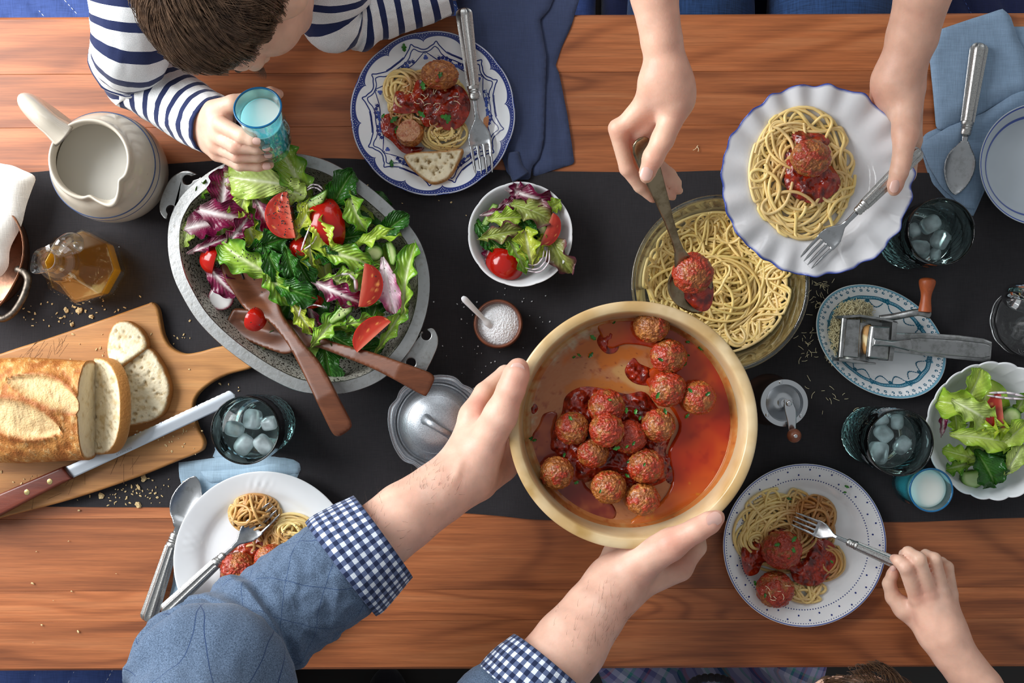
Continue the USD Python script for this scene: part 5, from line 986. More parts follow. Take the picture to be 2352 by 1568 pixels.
v, f, _ = sheet(pool, .002, lambda x, y, d: FLOOR + .0048 - .002 * (1 - np.clip(d / .0025, 0, 1)) ** 2 , .002); k = HC - (v[:, 2] - TOP); q = np.column_stack([1176 + v[:, 0] * HC * SC / k, 784 - v[:, 1] * HC * SC / k]); n1, n2 = nz(q / 70, 11), nz(q / 20, 12)
dr = np.linalg.norm(v[:, :2] - MC[:2], axis=1) / MR; c = mixc(lin('#a82e0c'), lin('#bd4d12'), sstep(-.3, .5, n1)); c = mixc(c, lin('#b35a10'), sstep(1480, 1390, q[:, 0]) * sstep(830, 740, q[:, 1])); c = mixc(c, lin('#c0682a'), sstep(1090, 1210, q[:, 1] + 25 * n2)); c = mixc(c, lin('#d07a10'), sstep(.83, .86, dr)); c = mixc(c, lin('#8c1c0a'), sstep(.1, .6, n2) * sstep(1130, 1040, q[:, 1]) * .6); c = mixc(c, lin('#c07a14'), sstep(.45, .6, nz(q / 14, 9)) * sstep(1050, 1120, q[:, 1]) * .8)
solo('sauce_pool', (v, f), 'sauce_pool', 'deep pool of orange red oil and sauce along the right side of the stoneware bowl', 'sauce', col=c)
pool = Polygon(PL([tuple(p) for p in closed([(1222, 1000), (1212, 1030), (1228, 1070), (1258, 1120), (1282, 1160), (1300, 1196), (1350, 1214), (1385, 1212), (1416, 1180), (1390, 1140), (1350, 1120), (1330, 1080), (1290, 1040), (1270, 1000), (1280, 950), (1250, 950), (1238, 975)], 120)], MHF + .003)).buffer(0).intersection(Point(*MC[:2]).buffer(MR * .855))
v, f, _ = sheet(pool, .002, lambda x, y, d: FLOOR + .0026 - .001 * (1 - np.clip(d / .002, 0, 1)) ** 2, .001); n1 = nz(v * 60, 5); n2 = nz(v * 220, 6); c = mixc(lin('#7e2a1c'), lin('#a3512c'), sstep(-.3, .4, n1)); c = mixc(c, lin('#6a140a'), sstep(.3, .6, n2 + .3 * n1)); solo('sauce_pool', (v, f), 'sauce_pool', 'shallow sauce puddle along the lower left of the stoneware bowl', 'sauce', col=c)
zf = lambda q: np.full(len(q), FLOOR + .001)
for i, (pp, hm, lb) in enumerate([
    ([(1300, 910), (1340, 888), (1400, 895), (1440, 905), (1480, 900), (1510, 935), (1545, 985), (1530, 1040), (1545, 1075), (1520, 1110), (1440, 1125), (1400, 1090), (1340, 1110), (1300, 1100), (1290, 1060), (1262, 1030), (1270, 985), (1290, 950)], .008, 'chunky tomato sauce piled between the meatballs in the stoneware bowl'),
    ([(1372, 780), (1385, 762), (1410, 758), (1422, 790), (1415, 808), (1395, 812), (1378, 798)], .006, 'small heap of tomato chunks near the upper rim of the stoneware bowl'),
    ([(1436, 850), (1455, 822), (1470, 835), (1500, 850), (1512, 880), (1480, 885), (1450, 875)], .005, 'dark glossy sauce blob left of the right hand column of meatballs'),
    ([(1518, 1050), (1545, 1045), (1560, 1075), (1562, 1100), (1540, 1112), (1525, 1090)], .004, 'dark charred sauce lump right of the lower meatballs'),
    ([(1216, 935), (1228, 926), (1236, 938), (1228, 950), (1218, 948)], .0025, 'single dark sauce spot at the left inside of the stoneware bowl')]):
    sauce('tomato_sauce', pp, MHF + .005, zf, hm, 40 + i, lb)
MB = [(1497, 748, 41, .117, 'topmost meatball in the stoneware bowl, browned and nearly bare', .12), (1536, 818, 41, .117, 'second meatball down the right hand column in the stoneware bowl, green flake on it', .55), (1534, 893, 42, .118, 'third meatball down the right hand column in the stoneware bowl', .7), (1604, 913, 40, .117, 'rightmost meatball in the stoneware bowl, lying in the sauce pool', .5),
    (1393, 934, 42, .117, 'meatball at the top of the central cluster, partly under another', .6), (1314, 983, 39, .116, 'dark meatball at the left of the central cluster', .45), (1393, 988, 40, .131, 'pale glossy meatball lying uppermost in the middle of the cluster', .65), (1512, 977, 39, .117, 'meatball at the right of the central cluster below the column', .45), (1446, 1003, 40, .114, 'red meatball half hidden right of the uppermost one', .9),
    (1362, 1040, 36, .114, 'pale meatball below the uppermost one in the cluster', .5), (1279, 1085, 39, .116, 'meatball at the far left of the stoneware bowl', .35), (1483, 1070, 41, .117, 'sauce topped meatball at the lower right of the cluster', .6), (1398, 1118, 40, .116, 'meatball near the bottom of the stoneware bowl with a red streak', .3), (1476, 1146, 39, .116, 'lowest meatball in the stoneware bowl', .35)]
for i, (x, y, r, h, lb, red) in enumerate(MB): meatball(x, y, r, h, lb, 100 + 7 * i, red=red, group='meatballs in the serving bowl', floor=FLOOR + .0006)
fl = [(1318, 820, .102), (1330, 815, .102), (1357, 815, .103), (1362, 775, .104), (1410, 740, .104), (1460, 945, .13), (1438, 942, .132), (1470, 960, .115), (1480, 970, .114), (1466, 985, .114), (1528, 945, .134), (1440, 1025, .132), (1416, 1028, .132), (1455, 1018, .133), (1445, 1060, .12), (1440, 1092, .117), (1460, 1090, .117), (1452, 1058, .12), (1324, 1108, .108), (1378, 1128, .134), (1296, 1045, .11), (1228, 1010, .1), (1218, 1008, .1), (1517, 826, .137), (1573, 835, .104), (1580, 785, .104), (1578, 815, .104), (1585, 896, .137), (1626, 904, .135), (1578, 955, .104), (1400, 918, .134), (1560, 745, .104), (1610, 800, .104), (1510, 908, .137), (1480, 1066, .138), (1310, 960, .133)]
flakes('chopped_parsley', fl, 3, 'chopped green parsley scattered over the meatballs in the stoneware bowl', 'parsley', 0, ('#1d5a1a', '#3f8a2e'))
# -- pasta in the glass bowl
gz = lambda p: GC[2] + np.interp(np.linalg.norm(p - GC[:2], axis=1), [0, .052, .076, GR], [.008, .009, .034, .08])
v, f, c = nest([(80, 1648, 652, 150, 150, .03, .016, 'r', PLAINC), (150, 1646, 650, 168, 162, .05, .030, 'r', PLAINC), (46, 1650, 650, 150, 145, .055, .036, 's', PLAINC)], 5, gz); solo('spaghetti', (v, f), 'pasta', 'tangle of plain cooked spaghetti filling the glass bowl', 'spaghetti', kind='stuff', col=c)
# -- meatball on the serving spoon
SB = P(1588, 640, .155); meatball(1591, 627, 46, .172, 'single meatball in red sauce riding on the bronze serving spoon', 301, red=.75, sc=(1, 1, .85))
sauce('tomato_sauce', [(1560, 640), (1580, 620), (1620, 620), (1640, 650), (1640, 690), (1628, 712), (1605, 712), (1580, 690), (1560, 662)], .15, lambda q: np.full(len(q), TOP + .140) + .12 * np.clip(((q - P(1612, 722, .14)[:2]) @ np.array([-.36, .93])), -.01, .06), .006, 51, 'dark red sauce pooling in the tip of the bronze serving spoon')
# -- ruffled plate
wz = lambda p: WOM_C[2] + WOM_Z(np.linalg.norm(p - WOM_C[:2], axis=1) / WOM_R)
st = stained([(1862, 378, 85, .13)], '#b0602a', .55)
v, f, c = nest([(20, 1848, 395, 118, 150, .115, .010, 's', st), (34, 1848, 395, 124, 152, .115, .014, 'r', st)], 8, wz, r=.0018); solo('spaghetti', (v, f), 'pasta', 'loose nest of spaghetti on the ruffled plate', 'spaghetti', kind='stuff', col=c)
sauce('tomato_sauce', [(1830, 300), (1850, 290), (1875, 296), (1905, 302), (1918, 320), (1900, 340), (1915, 365), (1940, 400), (1940, 425), (1920, 445), (1890, 462), (1850, 455), (1818, 430), (1810, 400), (1802, 362), (1808, 345), (1828, 330)], .13, lambda q: np.full(len(q), TOP + WH - .022 + .016), .010, 52, 'bright red tomato sauce spooned on the ruffled plate\'s spaghetti')
meatball(1862, 363, 45, .138, 'meatball crowning the sauce on the ruffled plate', 303, red=.3, sc=(1, .95, .85))
# -- blue and white plate
bz = lambda p: BLUE_Z(np.linalg.norm(p - P(994, 260, .018)[:2], axis=1) / (189 * (HC - .018) / 2730))
st = stained([(985, 235, 75, .02), (900, 290, 40, .01), (960, 200, 40, .02)], '#a8521c', .9)
v, f, c = nest([(22, 985, 240, 92, 78, .01, .010, 'r', st), (12, 928, 205, 46, 46, .012, .010, 's', st), (16, 1015, 305, 58, 42, .012, .012, 's', st), (14, 1000, 235, 82, 70, .014, .014, 's', st), (6, 925, 232, 30, 26, .02, .016, 's', st)], 12, bz); solo('spaghetti', (v, f), 'pasta', 'half eaten sauced spaghetti on the blue and white plate', 'spaghetti', kind='stuff', col=c)
sauce('tomato_sauce', [(905, 235), (912, 210), (945, 215), (960, 185), (1000, 195), (1050, 195), (1075, 220), (1080, 255), (1060, 290), (1030, 300), (1000, 292), (975, 290), (960, 262), (930, 262), (905, 258)], .02, lambda q: bz(q) + .013, .008, 54, 'red meat sauce heaped in the middle of the blue and white plate', lump=.005)
sauce('tomato_sauce', [(878, 270), (905, 262), (925, 285), (920, 310), (940, 335), (975, 340), (950, 355), (925, 350), (900, 325), (878, 305)], .008, lambda q: bz(q) + .0004, .0035, 55, 'smeared sauce at the lower left of the blue and white plate', lump=.003)
sauce('tomato_sauce', [(1112, 270), (1150, 262), (1160, 285), (1140, 300), (1118, 300)], .012, lambda q: bz(q) + .0001, .0002, 56, 'faint orange sauce smear at the right rim of the blue plate', cols=('#c98a5c', '#c47a45', '#b8622e'), lump=.0004) 
meatball(1010, 172, 42, .038, 'whole browned meatball at the top of the blue and white plate', 305, red=.1, sc=(1.02, .8, .85))
meatball(942, 306, 31, .021, 'half eaten meatball showing its pale inside on the blue plate', 306, red=.25, sc=(1, 1, .95), cut=((-.15, .25, .9), .45))
flakes('chopped_parsley', [(972, 197, .036), (1022, 268, .034), (1030, 274, .034), (968, 262, .03), (905, 275, .017), (880, 266, .014), (928, 110, .02), (900, 375, .016), (912, 298, .018), (1011, 172, .056)], 9, 'torn parsley on the blue and white plate\'s spaghetti', 'parsley', 0, ('#1d5a1a', '#3f8a2e'), (.003, .006))
RS = np.random.default_rng(3)
shreds('grated_cheese', [P(x + RS.normal(0, 9), y + RS.normal(0, 9), .035) for x, y in [(995, 215), (970, 225), (985, 240), (1005, 285), (965, 240), (940, 215), (1050, 228), (1005, 215), (930, 200), (1000, 250), (988, 155)] * 2], 4, 'shreds of cheese on the blue and white plate\'s sauce', 'cheese', 'parmesan')
# bread chunk on the plate
def crumbcol(v, d, seed, edge=.003):
    n = nz(v * 170, seed); c = mixc(lin('#e4d5b4'), lin('#ccb488'), sstep(.0, .6, n)); return mixc(lin('#b27a3c'), c, sstep(edge * .35, edge, d + .001 * n))
def bread(polypx, h, th, seed, edge=.0028, hole=.002):
    pg = Polygon(PL([tuple(p) for p in closed(polypx, 120)], h + th))
    def top(x, y, d): q = np.column_stack([x, y]); return -hole * sstep(.15, .6, nz(q * 230, seed)) * sstep(.002, .006, d) - .003 * (1 - np.clip(d / .004, 0, 1)) ** 2 + .0012 * nz(q * 60, seed + 1)
    v, f, (xy, d) = sheet(pg, .0015, top, th); c = crumbcol(v, d, seed, edge); h1, h2 = nz(xy * 230, seed), nz(xy * 520, seed + 4); return v, f, mixc(c, lin('#a98c5e'), (sstep(.2, .55, h1) * .75 + sstep(.35, .6, h2) * .5) * sstep(.0015, .004, d))
v, f, c = bread([(929, 356), (963, 348), (1012, 346), (1055, 341), (1064, 343), (1060, 356), (1051, 376), (1040, 397), (1024, 413), (996, 422), (976, 413), (953, 394), (935, 376)], .012, .014, 21, .003, .007); v[:, 2] += P(0, 0, .027)[2]; solo('bread_chunk', (v, f), 'crumb', 'torn piece of bread at the bottom of the blue and white plate', 'bread', col=c)
# -- dotted plate
dz = lambda p: DOT_C[2] + DOT_Z(np.linalg.norm(p - DOT_C[:2], axis=1) / DOT_R)
st = stained([(1870, 1190, 75, .02), (1890, 1290, 60, .015), (1795, 1262, 60, .02)], '#b0622a', .95)
v, f, c = nest([(26, 1800, 1225, 118, 90, .01, .010, 's', st), (14, 1795, 1190, 95, 70, .01, .010, 'r', st), (10, 1735, 1240, 48, 42, .012, .012, 's', st), (8, 1872, 1188, 50, 44, .02, .022, 's', st), (14, 1872, 1188, 54, 48, .02, .024, 'r', st), (10, 1890, 1285, 56, 50, .012, .010, 's', st), (6, 1852, 1358, 48, 24, .008, .004, 'r', st)], 14, dz); solo('spaghetti', (v, f), 'pasta', 'sauced spaghetti with a twirled ball on the blue dotted plate', 'spaghetti', kind='stuff', col=c)
for i, (pp, lb) in enumerate([([(1702, 1262), (1720, 1250), (1750, 1230), (1800, 1215), (1845, 1235), (1840, 1290), (1815, 1310), (1760, 1290), (1740, 1318), (1710, 1315)], 'dark red sauce around the upper meatball on the dotted plate'), ([(1818, 1300), (1850, 1285), (1870, 1240), (1910, 1245), (1925, 1275), (1915, 1310), (1880, 1345), (1830, 1338)], 'dark red sauce right of the meatballs on the dotted plate')]): sauce('tomato_sauce', pp, .018, lambda q: dz(q) + .009, .006, 60 + i, lb)
meatball(1795, 1262, 45, .032, 'sauced upper meatball on the blue dotted plate', 311, red=.8, sc=(1, .95, .85)); meatball(1780, 1353, 43, .024, 'lower meatball flecked with cheese on the blue dotted plate', 312, red=.6, sc=(1, .95, .9))
flakes('chopped_parsley', [(1824, 1238, .05), (1822, 1262, .05), (1812, 1276, .05), (1785, 1250, .05), (1757, 1367, .042), (1910, 1290, .03), (1945, 1117, .02), (1940, 1130, .02), (1812, 1145, .02), (1736, 1340, .02)], 10, 'chopped parsley on the blue dotted plate', 'parsley', 0, ('#1d5a1a', '#3f8a2e'))
shreds('grated_cheese', [P(x, y, .046) for x, y in [(1768, 1365), (1780, 1372), (1790, 1358), (1775, 1378), (1810, 1345), (1800, 1370), (1765, 1350)]], 5, 'cheese shreds on the lower meatball of the dotted plate', 'cheese', 'parmesan')
# -- plain white plate
qz = lambda p: WHT_C[2] + WHT_Z(np.linalg.norm(p - WHT_C[:2], axis=1) / WHT_R)
st = stained([(585, 1175, 70, .02), (600, 1265, 60, .01)], '#b8682a', .75); st2 = stained([(640, 1250, 40, .02)], '#b8682a', .6)
v, f, c = nest([(9, 582, 1182, 56, 42, .02, .024, 's', st), (16, 582, 1182, 60, 46, .02, .026, 'r', st), (18, 668, 1220, 56, 40, .012, .014, 's', st2), (10, 625, 1235, 70, 50, .01, .006, 'r', st)], 16, qz); solo('spaghetti', (v, f), 'pasta', 'forkful and swirl of spaghetti on the plain white plate', 'spaghetti', kind='stuff', col=c)
sauce('tomato_sauce', [(505, 1330), (512, 1290), (530, 1255), (570, 1230), (610, 1220), (650, 1240), (690, 1245), (700, 1290), (640, 1350), (560, 1360), (515, 1350)], .008, lambda q: qz(q) + .0004, .004, 65, 'red sauce spread under the meatballs on the plain white plate', cols=('#7a1a0c', '#a03418', '#b5662a'))
meatball(546, 1305, 40, .024, 'meatball at the left of the plain white plate', 321, red=.4, sc=(1, .95, .85)); meatball(622, 1286, 38, .024, 'charred meatball partly under the denim sleeve on the plain white plate', 322, red=.6, sc=(1, .95, .85))
# -- grated cheese on the oval plate and strewn over the runner
rng = np.random.default_rng(11); sp = []
while len(sp) < 1500:
    x, y = rng.uniform(1895, 2050), rng.uniform(680, 835); d = min(np.hypot((x - 1925) / 30, (y - 775) / 62), np.hypot((x - 1955) / 52, (y - 712) / 30)) 
    if d < 1: sp.append(P(x, y, .012) * (1, 1, 0) + (0, 0, OV_Z + .0008 + .016 * (1 - d ** 1.5) * rng.uniform(0, 1)))
shreds('grated_cheese', sp, 12, 'heap of finely grated cheese on the oval plate', 'cheese', 'parmesan', (.004, .010), .0004)
sp = [P(x, y, .0022) for x, y in np.vstack([rng.normal((1875, 680), (14, 22), (26, 2)), rng.normal((1862, 800), (14, 22), (22, 2)), rng.normal((1890, 650), (20, 8), (10, 2)), rng.uniform((1850, 860), (1990, 985), (14, 2)), rng.uniform((1560, 330), (1640, 345), (2, 2))])]
shreds('cheese_shreds', sp, 13, 'stray cheese shreds strewn over the runner beside the oval plate', 'cheese', 'parmesan', (.003, .009))
sp = [P(x, y, .0022) for x, y in np.vstack([rng.normal((1144, 744), (60, 60), (46, 2)), rng.normal((1095, 830), (30, 60), (20, 2))]) if np.hypot(x - 1144, y - 744) > 62]; bits('salt_grains', sp, 14, 'scattered salt grains on the runner around the wooden salt bowl', 'salt', 'salt', (.0004, .001))
# -- cutting board, loaf, slices, knife
BD = closed([(-120, 862), (0, 812), (110, 776), (230, 735), (335, 698), (350, 695), (362, 708), (368, 735), (375, 768), (390, 795), (420, 811), (455, 808), (500, 796), (550, 790), (585, 800), (592, 825), (575, 845), (520, 861), (480, 882), (452, 908), (443, 938), (452, 978), (467, 1008), (468, 1026), (455, 1040), (400, 1062), (310, 1098), (160, 1148), (0, 1190), (-120, 1228)], 260)
t = Thing('cutting_board', 'worn honey brown wooden bread board with a curved neck', 'cutting board', P(230, 930)); t.part('board', slab(PL([tuple(p) for p in BD], .016), TOP + .0013, TOP + .016, .003), 'board_wood', smooth=40)
plain('knife_scar', '#5c3a1c', .8); rng = np.random.default_rng(4); sc_ = []
for k in range(46):
    x, y = (rng.uniform(30, 150), rng.uniform(785, 825)) if k < 22 else ((rng.uniform(60, 330), rng.uniform(1060, 1120)) if k < 40 else (rng.uniform(180, 330), rng.uniform(760, 1000))); y = y - .33 * (x - 90) if k < 22 else y - .33 * (x - 190) * (k < 40); a = rng.normal(1.05 if k < 22 else 1.2, .3); l = rng.uniform(8, 26)
    sc_.append(tube([P(x - l * math.cos(a), y + l * math.sin(a), .0159), P(x + l * math.cos(a), y - l * math.sin(a), .0159)], .00022, 5))
t.part('knife_scars', cat(*sc_), 'knife_scar', kind='stuff')
# loaf: ring cross sections along x
nx_, nv_ = 150, 110; X = np.linspace(-170, 203, nx_); u = np.clip((X + 170) / 373, 0, 1); th = np.linspace(0, 2 * np.pi, nv_, endpoint=False); yc = 940 + .0 * X; hw = np.interp(X, [-170, -140, -60, 60, 185], [40, 92, 118, 121, 114]); hh = np.interp(X, [-170, -140, -60, 60, 185], [.02, .05, .076, .080, .074])
V = []
for i in range(nx_):
    ct, s_ = np.cos(th), np.sin(th); w = S(hw[i], .05); zc = .016 + .036; zt = hh[i] - .036; z = np.where(s_ > 0, zc + zt * np.abs(s_) ** .85, zc - (zc - .0165) * np.abs(s_) ** .55); k = P(X[i], yc[i] + 2, .055); V.append(np.column_stack([np.full(nv_, k[0]), k[1] + w * np.sign(ct) * np.abs(ct) ** .9, TOP + z]))
V = np.vstack(V); kk = HC - (V[:, 2] - TOP); q = np.column_stack([1176 + V[:, 0] * HC * SC / kk, 784 - V[:, 1] * HC * SC / kk]); topm = V[:, 2] > TOP + .045
def lens(a, b, w, bow=0):
    a, b = np.array(a, float), np.array(b, float); d = b - a; l = np.linalg.norm(d); d /= l; n = np.array([-d[1], d[0]]); s = (q - a) @ d / l; c_ = (q - a) @ n - bow * np.sin(np.pi * np.clip(s, 0, 1)); return np.where((s > 0) & (s < 1), 1 - np.abs(c_) / (w * np.sin(np.pi * np.clip(s, .001, .999)) ** .7 + 1e-6), -1), c_
l1, c1 = lens((15, 872), (195, 948), 34, -14); l2, c2 = lens((-60, 925), (142, 990), 44, 4); n1, n2, n3 = nz(V * 40, 1), nz(V * 120, 2), nz(V * 420, 3)
V[:, 2] += np.where(topm, .0018 * n1 + .0014 * n2 + .0010 * n3 - .004 * sstep(0, .5, l1) - .004 * sstep(0, .5, l2) + .0035 * np.exp(-(np.minimum(np.abs(l1), np.abs(l2)) / .22) ** 2), 0)
c = mixc(lin('#a05c20'), lin('#cf9048'), sstep(-.5, .5, n2)); c = mixc(c, lin('#e0bd84'), sstep(.15, .7, n3 + .5 * n2) * .8); c = mixc(c, lin('#85471a'), sstep(.2, .8, n1 + .3 * n2) * .6)
for l_ in (l1, l2): c = mixc(c, lin('#e2c793') * (1 + .15 * n2)[:, None], sstep(-.02, .3, l_) * (.75 + .25 * n3)); c = mixc(c, lin('#9a4f1a'), np.exp(-((l_ + .08) / .13) ** 2) * topm * .7)
t = Thing('bread_loaf', 'crusty golden loaf of bread with slashed top, cut at its right end', 'bread', P(40, 940, .016)); t.part('crust', (V, grid_faces(nx_, nv_, wv=True)), 'crust', col=c)
e = V[-nv_:]; cn = e.mean(0); g = np.linspace(0, 1, 26); W = (cn + g[:, None, None] * (e - cn)[None]).reshape(-1, 3); W[:, 0] += .0004 - .0015 * sstep(.1, .6, nz(W * 260, 9)); t.part('cut_face', (W, grid_faces(26, nv_, wv=True)), 'crumb', 'pale crumb of the cut end', col=crumbcol(W, .06 * np.repeat(1 - g, nv_), 31, .005))
v, f, c = bread([(318, 794), (335, 798), (352, 810), (372, 842), (386, 878), (388, 900), (383, 925), (372, 950), (350, 965), (322, 974), (296, 978), (283, 975), (279, 950), (272, 905), (266, 868), (282, 830), (300, 803)], .02, .014, 22, .0026, .003); v[:, 2] += TOP + .0175 + .014; solo('bread_slice', (v, f), 'crumb', 'round slice of white bread lying flat on the board beside the knife', 'bread', col=c)
v, f, c = bread([(263, 742), (285, 736), (304, 743), (326, 762), (338, 796), (320, 815), (300, 830), (275, 846), (252, 836), (243, 806), (248, 768)], .018, .013, 23, .0026, .002); k = P(252, 800, .03)
v[:, 2] += .013 + TOP + .0170 + .010 * sstep(-.006, .02, v[:, 0] - k[0]) * sstep(-.02, .01, -(v[:, 1] - P(0, 810, .03)[1])); solo('bread_slice', (v, f), 'crumb', 'curled bread slice at the back of the board, topmost in the picture', 'bread', col=c)
hw_, hh_ = S(112, .05), .056; ang = np.linspace(0, 2 * np.pi, 120, endpoint=False); loc = np.stack([np.sign(np.cos(ang)) * np.abs(np.cos(ang)) ** .85 * hw_, np.where(np.sin(ang) > 0, np.abs(np.sin(ang)) ** .8 * hh_, -.008 * np.abs(np.sin(ang)) ** .4)], 1)
v, f, (xy, d) = sheet(Polygon(loc), .0016, lambda x, y, d: -.003 * sstep(.1, .6, nz(np.column_stack([x, y]) * 230, 6)) * sstep(.002, .006, d), .013); c = crumbcol(v, d, 33, .003)
M3 = np.stack([[0, 1, 0], [math.sin(math.radians(47)), 0, math.cos(math.radians(47))], [-math.cos(math.radians(47)), 0, math.sin(math.radians(47))]], 1); k = P(203, 932, .03); solo('bread_slice', (v @ M3.T + (k[0] + .010, k[1], TOP + .034), f[:, ::-1] if np.linalg.det(M3) < 0 else f), 'crumb', 'thick slice leaning away from the cut end of the loaf', 'bread', col=c)
KA, KB = P(152, 1088, .028), P(540, 908, .030); kd = (KB - KA) / np.linalg.norm(KB - KA); kn_ = np.array([-kd[1], kd[0], 0]); kL = np.linalg.norm(KB - KA)
def kpos(v): return KA + v[:, :1] * kd + v[:, 1:2] * kn_ + v[:, 2:3] * np.array([0, 0, 1.0])
t = Thing('bread_knife', 'bread knife with riveted reddish wood handle lying across the board', 'knife', KA)
ser = [(x, .0085 - .0006 * abs(math.sin(x * 480))) for x in np.linspace(.006, kL * .985, 160)]; pg = Polygon([(-.002, -.0075), (kL * .90, -.0075), (kL * .995, -.003), (kL * 1.002, .001), (kL * .99, .0065)] + ser[::-1] + [(-.002, .008)])
v, f, (xy, d) = sheet(pg, .0016, lambda x, y, d: .0006 - np.where(y > .003, (y - .003) * .10, 0), .0009); t.part('blade', (kpos(v), f), 'blade_steel')
tx = meshkit.text_mesh('STAINLESS', .0021, .00006); tv = np.array(tx.vertices); tv[:, 0] = tv[:, 0] * 1.25; tv += (.062, -.0055, .00062); plain('etch', '#7c8086', .5, metal=.6); t.part('engraving', (kpos(tv), np.array(tx.faces)), 'etch', 'tiny etched lettering on the blade', smooth=False)
hp = [(.002, .0088), (-.004, .0092), (-.05, .0105), (-.10, .0120), (-.115, .0115), (-.119, .004), (-.119, -.006), (-.114, -.012), (-.10, -.0125), (-.05, -.0098), (-.004, -.0082), (.006, -.0078)]; v, f = slab(np.array(hp), -.0065, .0075, .0028, 3); t.part('handle', (kpos(v), f), 'knife_wood', smooth=40)
for x in (-.018, -.047): v, f, _, _ = lathe([(0, .0070), (.0033, .0070), (.0033, .0077), (.0030, .0079), (0, .008)], 24, None, (x, 0 - .0005, 0)); t.part('rivet', (kpos(v), f), 'brass', 'brass rivet', smooth=40)
rng = np.random.default_rng(6); sp = [P(x, y, .0020) for x, y in np.vstack([np.column_stack([rng.uniform(40, 330, 60), rng.normal(725, 18, 60)]), rng.normal((250, 1120), (70, 22), (70, 2)), rng.normal((330, 1128), (60, 18), (30, 2)), rng.uniform((0, 1200), (330, 1480), (9, 2)), rng.uniform((380, 720), (450, 790), (9, 2)), rng.uniform((470, 880), (560, 900), (5, 2)), rng.uniform((840, 420), (1100, 500), (10, 2))]) if not Polygon(BD).buffer(4).contains(Point(x, y))]
sp += [P(x, y, .0165) for x, y in np.vstack([rng.uniform((150, 760), (350, 830), (20, 2)), rng.normal((400, 1010), (30, 20), (22, 2)), rng.normal((60, 1105), (40, 12), (10, 2)), rng.normal((300, 960), (60, 40), (25, 2))])]
bits('bread_crumbs', sp, 15, 'bread crumbs scattered around the wooden board', 'crumbs', 'bread_crumb', (.0004, .0013), long=1.3)
sp = [P(x, y, .0022) for x, y in [(152, 712), (182, 713), (210, 727), (165, 745), (330, 1098), (232, 1138), (317, 1158), (318, 1118), (232, 1140)]]; bits('crust_flakes', sp, 16, 'larger flakes of crust lying on the runner above and below the board', 'crumbs', 'bread_crumb', (.0024, .0038))

rng = np.random.default_rng(8); bits('black_pepper', [P(x, y, .034) for x, y in rng.normal((1022, 318), (18, 14), (40, 2))], 31, 'black pepper on the bare pasta swirl of the blue and white plate', 'pepper', 'pepper', (.0003, .0007))
bits('black_pepper', [P(x, y, .030) for x, y in rng.normal((668, 1222), (18, 12), (30, 2))], 32, 'black pepper on the pasta swirl of the plain white plate', 'pepper', 'pepper', (.0003, .0007))
# ---------------------------------------------------------------- salad
M('salad_leaf', {'c': ('attribute', {'attribute': 'Cd'}), 't': ('texture_coordinate', {}), 'n': ('noise_texture', {'scale': 240.0, 'detail': 3.0}), 'b': ('bump', {'strength': .35, 'distance': .001}), 'p': ('principled_bsdf', dict(roughness=.27, specular_ior_level=.55)), 'tr': ('translucent_bsdf', {}), 'hs': ('hsv', {'saturation': 1.1, 'value': 1.35}), 'x': ('mix_closure', {'fac': .22})},
  [('c.color', 'p.base_color'), ('c.color', 'hs.color'), ('hs.color', 'tr.color'), ('t.object', 'n.vector'), ('n.fac', 'b.height'), ('b.normal', 'p.normal'), ('p.BSDF', 'x.closure1'), ('tr.BSDF', 'x.closure2')], surface='x.closure')
vcol('tomato', .14, bump=.12, bscale=200, bdist=.0008, subsurface_weight=.15, subsurface_scale=.004, subsurface_radius=(1, .3, .2)); vcol('cucumber', .2, bump=.2, bscale=300, bdist=.0006, subsurface_weight=.15, subsurface_scale=.004, subsurface_radius=(1, 1, .6)); vcol('onion', .18, subsurface_weight=.2, subsurface_scale=.003, subsurface_radius=(1, .8, 1))
KIND = {  # base, mid, edge, rib colour, rib width, outline power, savoy bump, ruffle
    'romaine': ('#cfdc7c', '#93b83a', '#568f20', '#d9e0b0', .16, .55, .0016, .0040), 'spinach': ('#4e8a2a', '#2c6a1a', '#225a15', '#86b358', .05, .75, .0022, .0030), 'pale': ('#d3dc9c', '#b9cc72', '#a4c04e', '#e6ebc8', .10, .5, .0013, .0035),
    'butter': ('#dce88e', '#bbd352', '#9cc23a', '#e2eaae', .06, .5, .0013, .0032), 'radicchio': ('#d9bcc4', '#7f0f42', '#660b36', '#f3ece8', .22, .6, .0010, .0035), 'redleaf': ('#a9bb55', '#97a24e', '#7b4452', '#c4cf8c', .05, .55, .0015, .0045), 'pink': ('#ece4e2', '#dcc0cb', '#a5486f', '#f0ebe8', .10, .55, .0008, .0030), 'yellow': ('#dfe08a', '#c6cf4a', '#a5bf35', '#eaecc4', .14, .5, .0016, .0045)}
